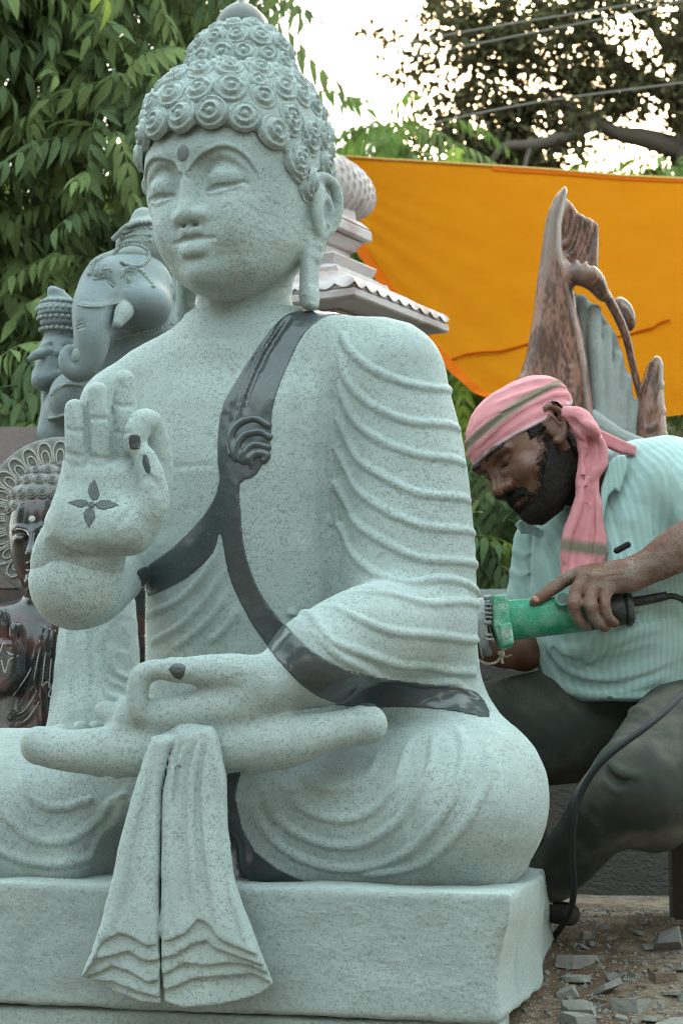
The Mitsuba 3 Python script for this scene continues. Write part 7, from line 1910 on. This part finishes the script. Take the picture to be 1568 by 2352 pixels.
# halo disc: a plate with petal rim
hc = V(-0.5654, 3.84, 0.9234)
c = Clay(hc - [0.19, 0.04, 0.19], hc + [0.17, 0.04, 0.19], 0.003)
ring = np.array([[hc[0] + 182 * R * 1.03 * math.sin(a), hc[1], hc[2] + 190 * R * 1.03 * math.cos(a)] for a in np.linspace(0, 2 * math.pi, 60, endpoint=False)])
c.slab(ring, hc[1], 0.018, 0.006)
f, lines = [], []
for i in range(26):
    a = i / 26 * 2 * math.pi
    e = lambda r, da: [hc[0] + r * R * math.sin(a + da), hc[1] - 0.018, hc[2] + r * 1.04 * R * math.cos(a + da)]
    f.append((np.array([e(128, -0.10), e(155, -0.105), e(172, -0.06), e(176, 0.0), e(172, 0.06), e(155, 0.105), e(128, 0.10)]), 0.0045, 0.0030, 0.0, 0.0))
    f.append((np.array([e(140, -0.04), e(156, 0.0), e(140, 0.04)]), 0.003, 0.0025, 0.0, 0.0))
    for k_, da in ((1.0, 0.0), (0.62, 0.0)):
        lines.append(tube([e(128, -0.10 * k_), e(128 + 27 * k_, -0.105 * k_), e(128 + 44 * k_, -0.06 * k_), e(128 + 48 * k_, 0.0), e(128 + 44 * k_, 0.06 * k_), e(128 + 27 * k_, 0.105 * k_), e(128, 0.10 * k_)], [0.0017], 5, 4))
f.append((np.array([[hc[0] + 124 * R * math.sin(a), hc[1] - 0.018, hc[2] + 128 * R * math.cos(a)] for a in np.linspace(0, 2 * math.pi, 40)]), 0.010, 0.0055, 0.0, 0.0))
c.carve(f)
hk2 = put('halo', mikit.ply(c.skin(), 'halo_stone', smooth=True), red, label='round halo slab carved with petals')
for m in lines:
    m.apply_translation([0, -0.0035, 0])
    put('petal_line', mikit.ply(m, 'cut_line', smooth=True), hk2)
# head and body
c = Clay((-0.72, 3.40, 0.30), (-0.40, 3.90, 0.98), 0.0034)
hd = V(-0.5825, 3.7, 0.8884)
c.loft([0.9693, 0.9523, 0.9182, 0.8841, 0.8502, 0.8163, 0.7909, 0.7723], [-0.5785, -0.5802, -0.5836, -0.5853, -0.5853, -0.5870, -0.5904, -0.5921], 3.70, np.array([20, 52, 68, 70, 66, 54, 36, 12]) * R, np.array([20, 60, 80, 84, 80, 74, 62, 44]) * R, np.array([20, 60, 78, 80, 70, 40, 10, 6]) * R, power=2.2)
c.limb([V(-0.5803, 3.72, 0.8265), V(-0.5768, 3.73, 0.7337)], [44 * R, 50 * R], k=0.02)
for a_, b_ in ((V(-0.6061, 3.625, 0.8663), V(-0.6093, 3.645, 0.8617)), (V(-0.563, 3.625, 0.8663), V(-0.566, 3.645, 0.8617))):
    c.ball(a_, [24 * R, 0.014, 16 * R], k=0.006, cut=True)
    c.ball(b_, [20 * R, 0.018, 13 * R], k=0.004)
c.limb([V(-0.5873, 3.63, 0.881), V(-0.5876, 3.615, 0.8504), V(-0.5873, 3.605, 0.8313)], [7 * R, 8 * R, 12 * R], k=0.006)
c.limb([V(-0.6013, 3.632, 0.813), V(-0.5878, 3.62, 0.8152), V(-0.5764, 3.632, 0.813)], [4 * R, 7 * R, 4 * R], k=0.004)
c.limb([V(-0.5994, 3.632, 0.8038), V(-0.5879, 3.622, 0.8013), V(-0.5779, 3.632, 0.8046)], [4 * R, 7 * R, 4 * R], k=0.004)
c.ball(V(-0.5904, 3.64, 0.7812), [16 * R, 0.016, 14 * R], k=0.01)
c.loft([0.7563, 0.7393, 0.7094, 0.6499, 0.5821, 0.5146, 0.4306], [-0.5852, -0.5886, -0.5921, -0.5938, -0.5938, -0.5904, -0.5852], 3.76, np.array([50, 100, 130, 132, 120, 130, 150]) * R, np.array([45, 70, 95, 110, 100, 100, 110]) * R, np.array([45, 60, 80, 90, 90, 90, 90]) * R, power=2.2, k=0.02)
c.limb([V(-0.6747, 3.74, 0.7003), V(-0.6788, 3.68, 0.6138), V(-0.6276, 3.58, 0.5945)], [50 * R, 46 * R, 38 * R], k=0.02)
c.slab(np.array([(-0.6489, 3.6, 0.6683), (-0.5999, 3.6, 0.6683), (-0.5929, 3.6, 0.6439), (-0.5952, 3.6, 0.595), (-0.6192, 3.6, 0.5707), (-0.6469, 3.6, 0.5707)]), 3.56, 0.02, 0.012, k=0.008)
c.limb([V(-0.6187, 3.56, 0.6503), V(-0.621, 3.55, 0.6902), V(-0.6231, 3.55, 0.716)], [14 * R, 13 * R, 10 * R], k=0.003)
c.limb([V(-0.6397, 3.56, 0.6503), V(-0.6405, 3.55, 0.6982), V(-0.6428, 3.55, 0.7273)], [14 * R, 13 * R, 10 * R], k=0.003)
c.limb([V(-0.5927, 3.55, 0.6419), V(-0.5926, 3.545, 0.6819), V(-0.6015, 3.53, 0.6891), V(-0.6035, 3.525, 0.6712)], [14 * R, 12 * R, 11 * R, 9 * R], k=0.003)
c.limb([V(-0.5953, 3.55, 0.6098), V(-0.5934, 3.535, 0.6413), V(-0.5977, 3.53, 0.6587)], [16 * R, 13 * R, 10 * R], k=0.004)
c.soften(0.5)
f = []
for n, q, a in (('r1', None, 0.006), ('r2', None, 0.006), ('r3', None, -0.006), ('r4', None, -0.006), ('r5', None, -0.005),
                ('r6', None, 0.006), ('r7', None, 0.006), ('r8', None, 0.006), ('r9', None, 0.006), ('r10', None, 0.004), ('r11', None, 0.004)):
    f.append((curve(n), a, 0.0045, 0.1, 0.1))
c.carve(f)
put('figure', mikit.ply(c.skin(), 'red_stone', smooth=True), red)
for n, q in (('w1', None), ('w2', None), ('w3', None), ('w4', None), ('w5', None), ('w6', None),
             ('w7', None), ('w8', None), ('w9', None), ('w10', None), ('w11', None)):
    put('carved_line', mikit.ply(tube(curve(n), [1.5 * R], 5, 5), 'cut_line', smooth=True), red)
c = Clay((-0.70, 3.50, 0.82), (-0.42, 3.86, 1.05), 0.003)
c.loft([1.0152, 1.0006, 0.9792, 0.9535, 0.9193], [-0.5731, -0.5765, -0.5799, -0.5833, -0.5859], 3.715, np.array([16, 40, 62, 74, 76]) * R, np.array([14, 40, 70, 86, 88]) * R, np.array([14, 40, 70, 80, 82]) * R)
c.soften(0.4)
put('hair', mikit.ply(c.skin(), 'halo_stone', smooth=True), red)
for row, (p0, rr, n) in enumerate(((V(-0.5847, 3.715, 0.9267), 88, 9), (V(-0.5826, 3.715, 0.9524), 86, 9), (V(-0.5805, 3.715, 0.9781), 72, 7), (V(-0.5783, 3.715, 1.0004), 46, 5))):
    for i in range(n):
        a = -1.35 + 2.7 * (i + 0.5 * (row % 2)) / (n - 1)
        nn = np.array([math.sin(a) * 0.86, -math.cos(a), 0.15 + 0.12 * row])
        p = p0 + np.array([rr * 0.86 * R * math.sin(a), -rr * R * math.cos(a), 0])
        nn /= np.linalg.norm(nn)
        ax = np.cross(nn, [0, 0, 1]); ax /= np.linalg.norm(ax)
        M = np.eye(4); kk = 15 * R
        M[:3, 0], M[:3, 1], M[:3, 2], M[:3, 3] = ax * kk, np.cross(nn, ax) * kk, nn * kk * 1.1, p - nn * 0.002
        put('curl', mikit.ply(curl_mesh(np.random.default_rng(i)), 'halo_stone', smooth=True, to_world=T(M.tolist())), red)
c = trimesh.creation.icosphere(2, 7.5 * R)
put('forehead_dot', mikit.ply(c, 'cut_line', smooth=True, to_world=T().translate(V(-0.5888, 3.627, 0.8999).tolist()).scale([1, 0.3, 1])), red)
# pale robe of a further seated figure between them
robe = thing('pale_robed_statue', 'pale green unpolished stone robe with falling folds, seen under the raised elbow', 'statue')
c = Clay((-0.58, 3.36, 0.25), (-0.34, 3.80, 0.84), 0.0036)
c.limb([V(-0.4577, 3.62, 0.7268), V(-0.4565, 3.6, 0.6439), V(-0.4552, 3.58, 0.5622), V(-0.4556, 3.55, 0.466)], [82 * R, 92 * R, 98 * R, 110 * R])
c.limb([V(-0.4726, 3.52, 0.5295), V(-0.4167, 3.52, 0.5137), V(-0.3878, 3.55, 0.4819)], [40 * R, 52 * R, 50 * R], k=0.03)
c.soften(0.5)
f = []
for n, q, a in (('p1', None, -0.006), ('p2', None, 0.005), ('p3', None, 0.005), ('p4', None, 0.006), ('p5', None, 0.006), ('p6', None, 0.006), ('p7', None, 0.005), ('p8', None, -0.004), ('p9', None, -0.004)):
    f.append((curve(n), a, 0.006, 0.15, 0.15))
c.carve(f).rough(0.002, 0.02, 4)
put('robe', mikit.ply(c.skin(), 'granite', smooth=True), robe)
# dark tiled wall behind them
wall = thing('tiled_wall', 'wall of large polished reddish stone tiles with pale joints, at the left behind the small statue', 'wall')
z_top = V(-0.6474, 4, 1.1372)[2]
x0 = V(-0.8677, 4, 1.1186)[0]
edges = [z_top, V(-0.7186, 4, 1.0185)[2], V(-0.4408, 4, 0.7926)[2], V(-0.4214, 4, 0.6961)[2], 0.0]
cols = [x0, x0 + 0.30, V(-0.4141, 4, 0.8419)[0] - 0.22, V(-0.4068, 4, 0.8419)[0]]
put('backing', mikit.ply(trimesh.creation.box([cols[-1] - x0 - 0.01, 0.05, z_top - 0.01]), 'cut_line', to_world=T().translate([(x0 + cols[-1]) / 2, 4.036, (z_top - 0.01) / 2])), wall)
for i in range(4):
    for j in range(3):
        zz, xx = (edges[i + 1], edges[i]), (cols[j], cols[j + 1])
        put('tile', mikit.ply(trimesh.creation.box([xx[1] - xx[0] - 0.004, 0.02, zz[0] * 0 + zz[1] - zz[0] - 0.004]), 'red_slab' if i < 2 else 'red_stone', to_world=T().translate([sum(xx) / 2, 4.0, sum(zz) / 2])), wall)
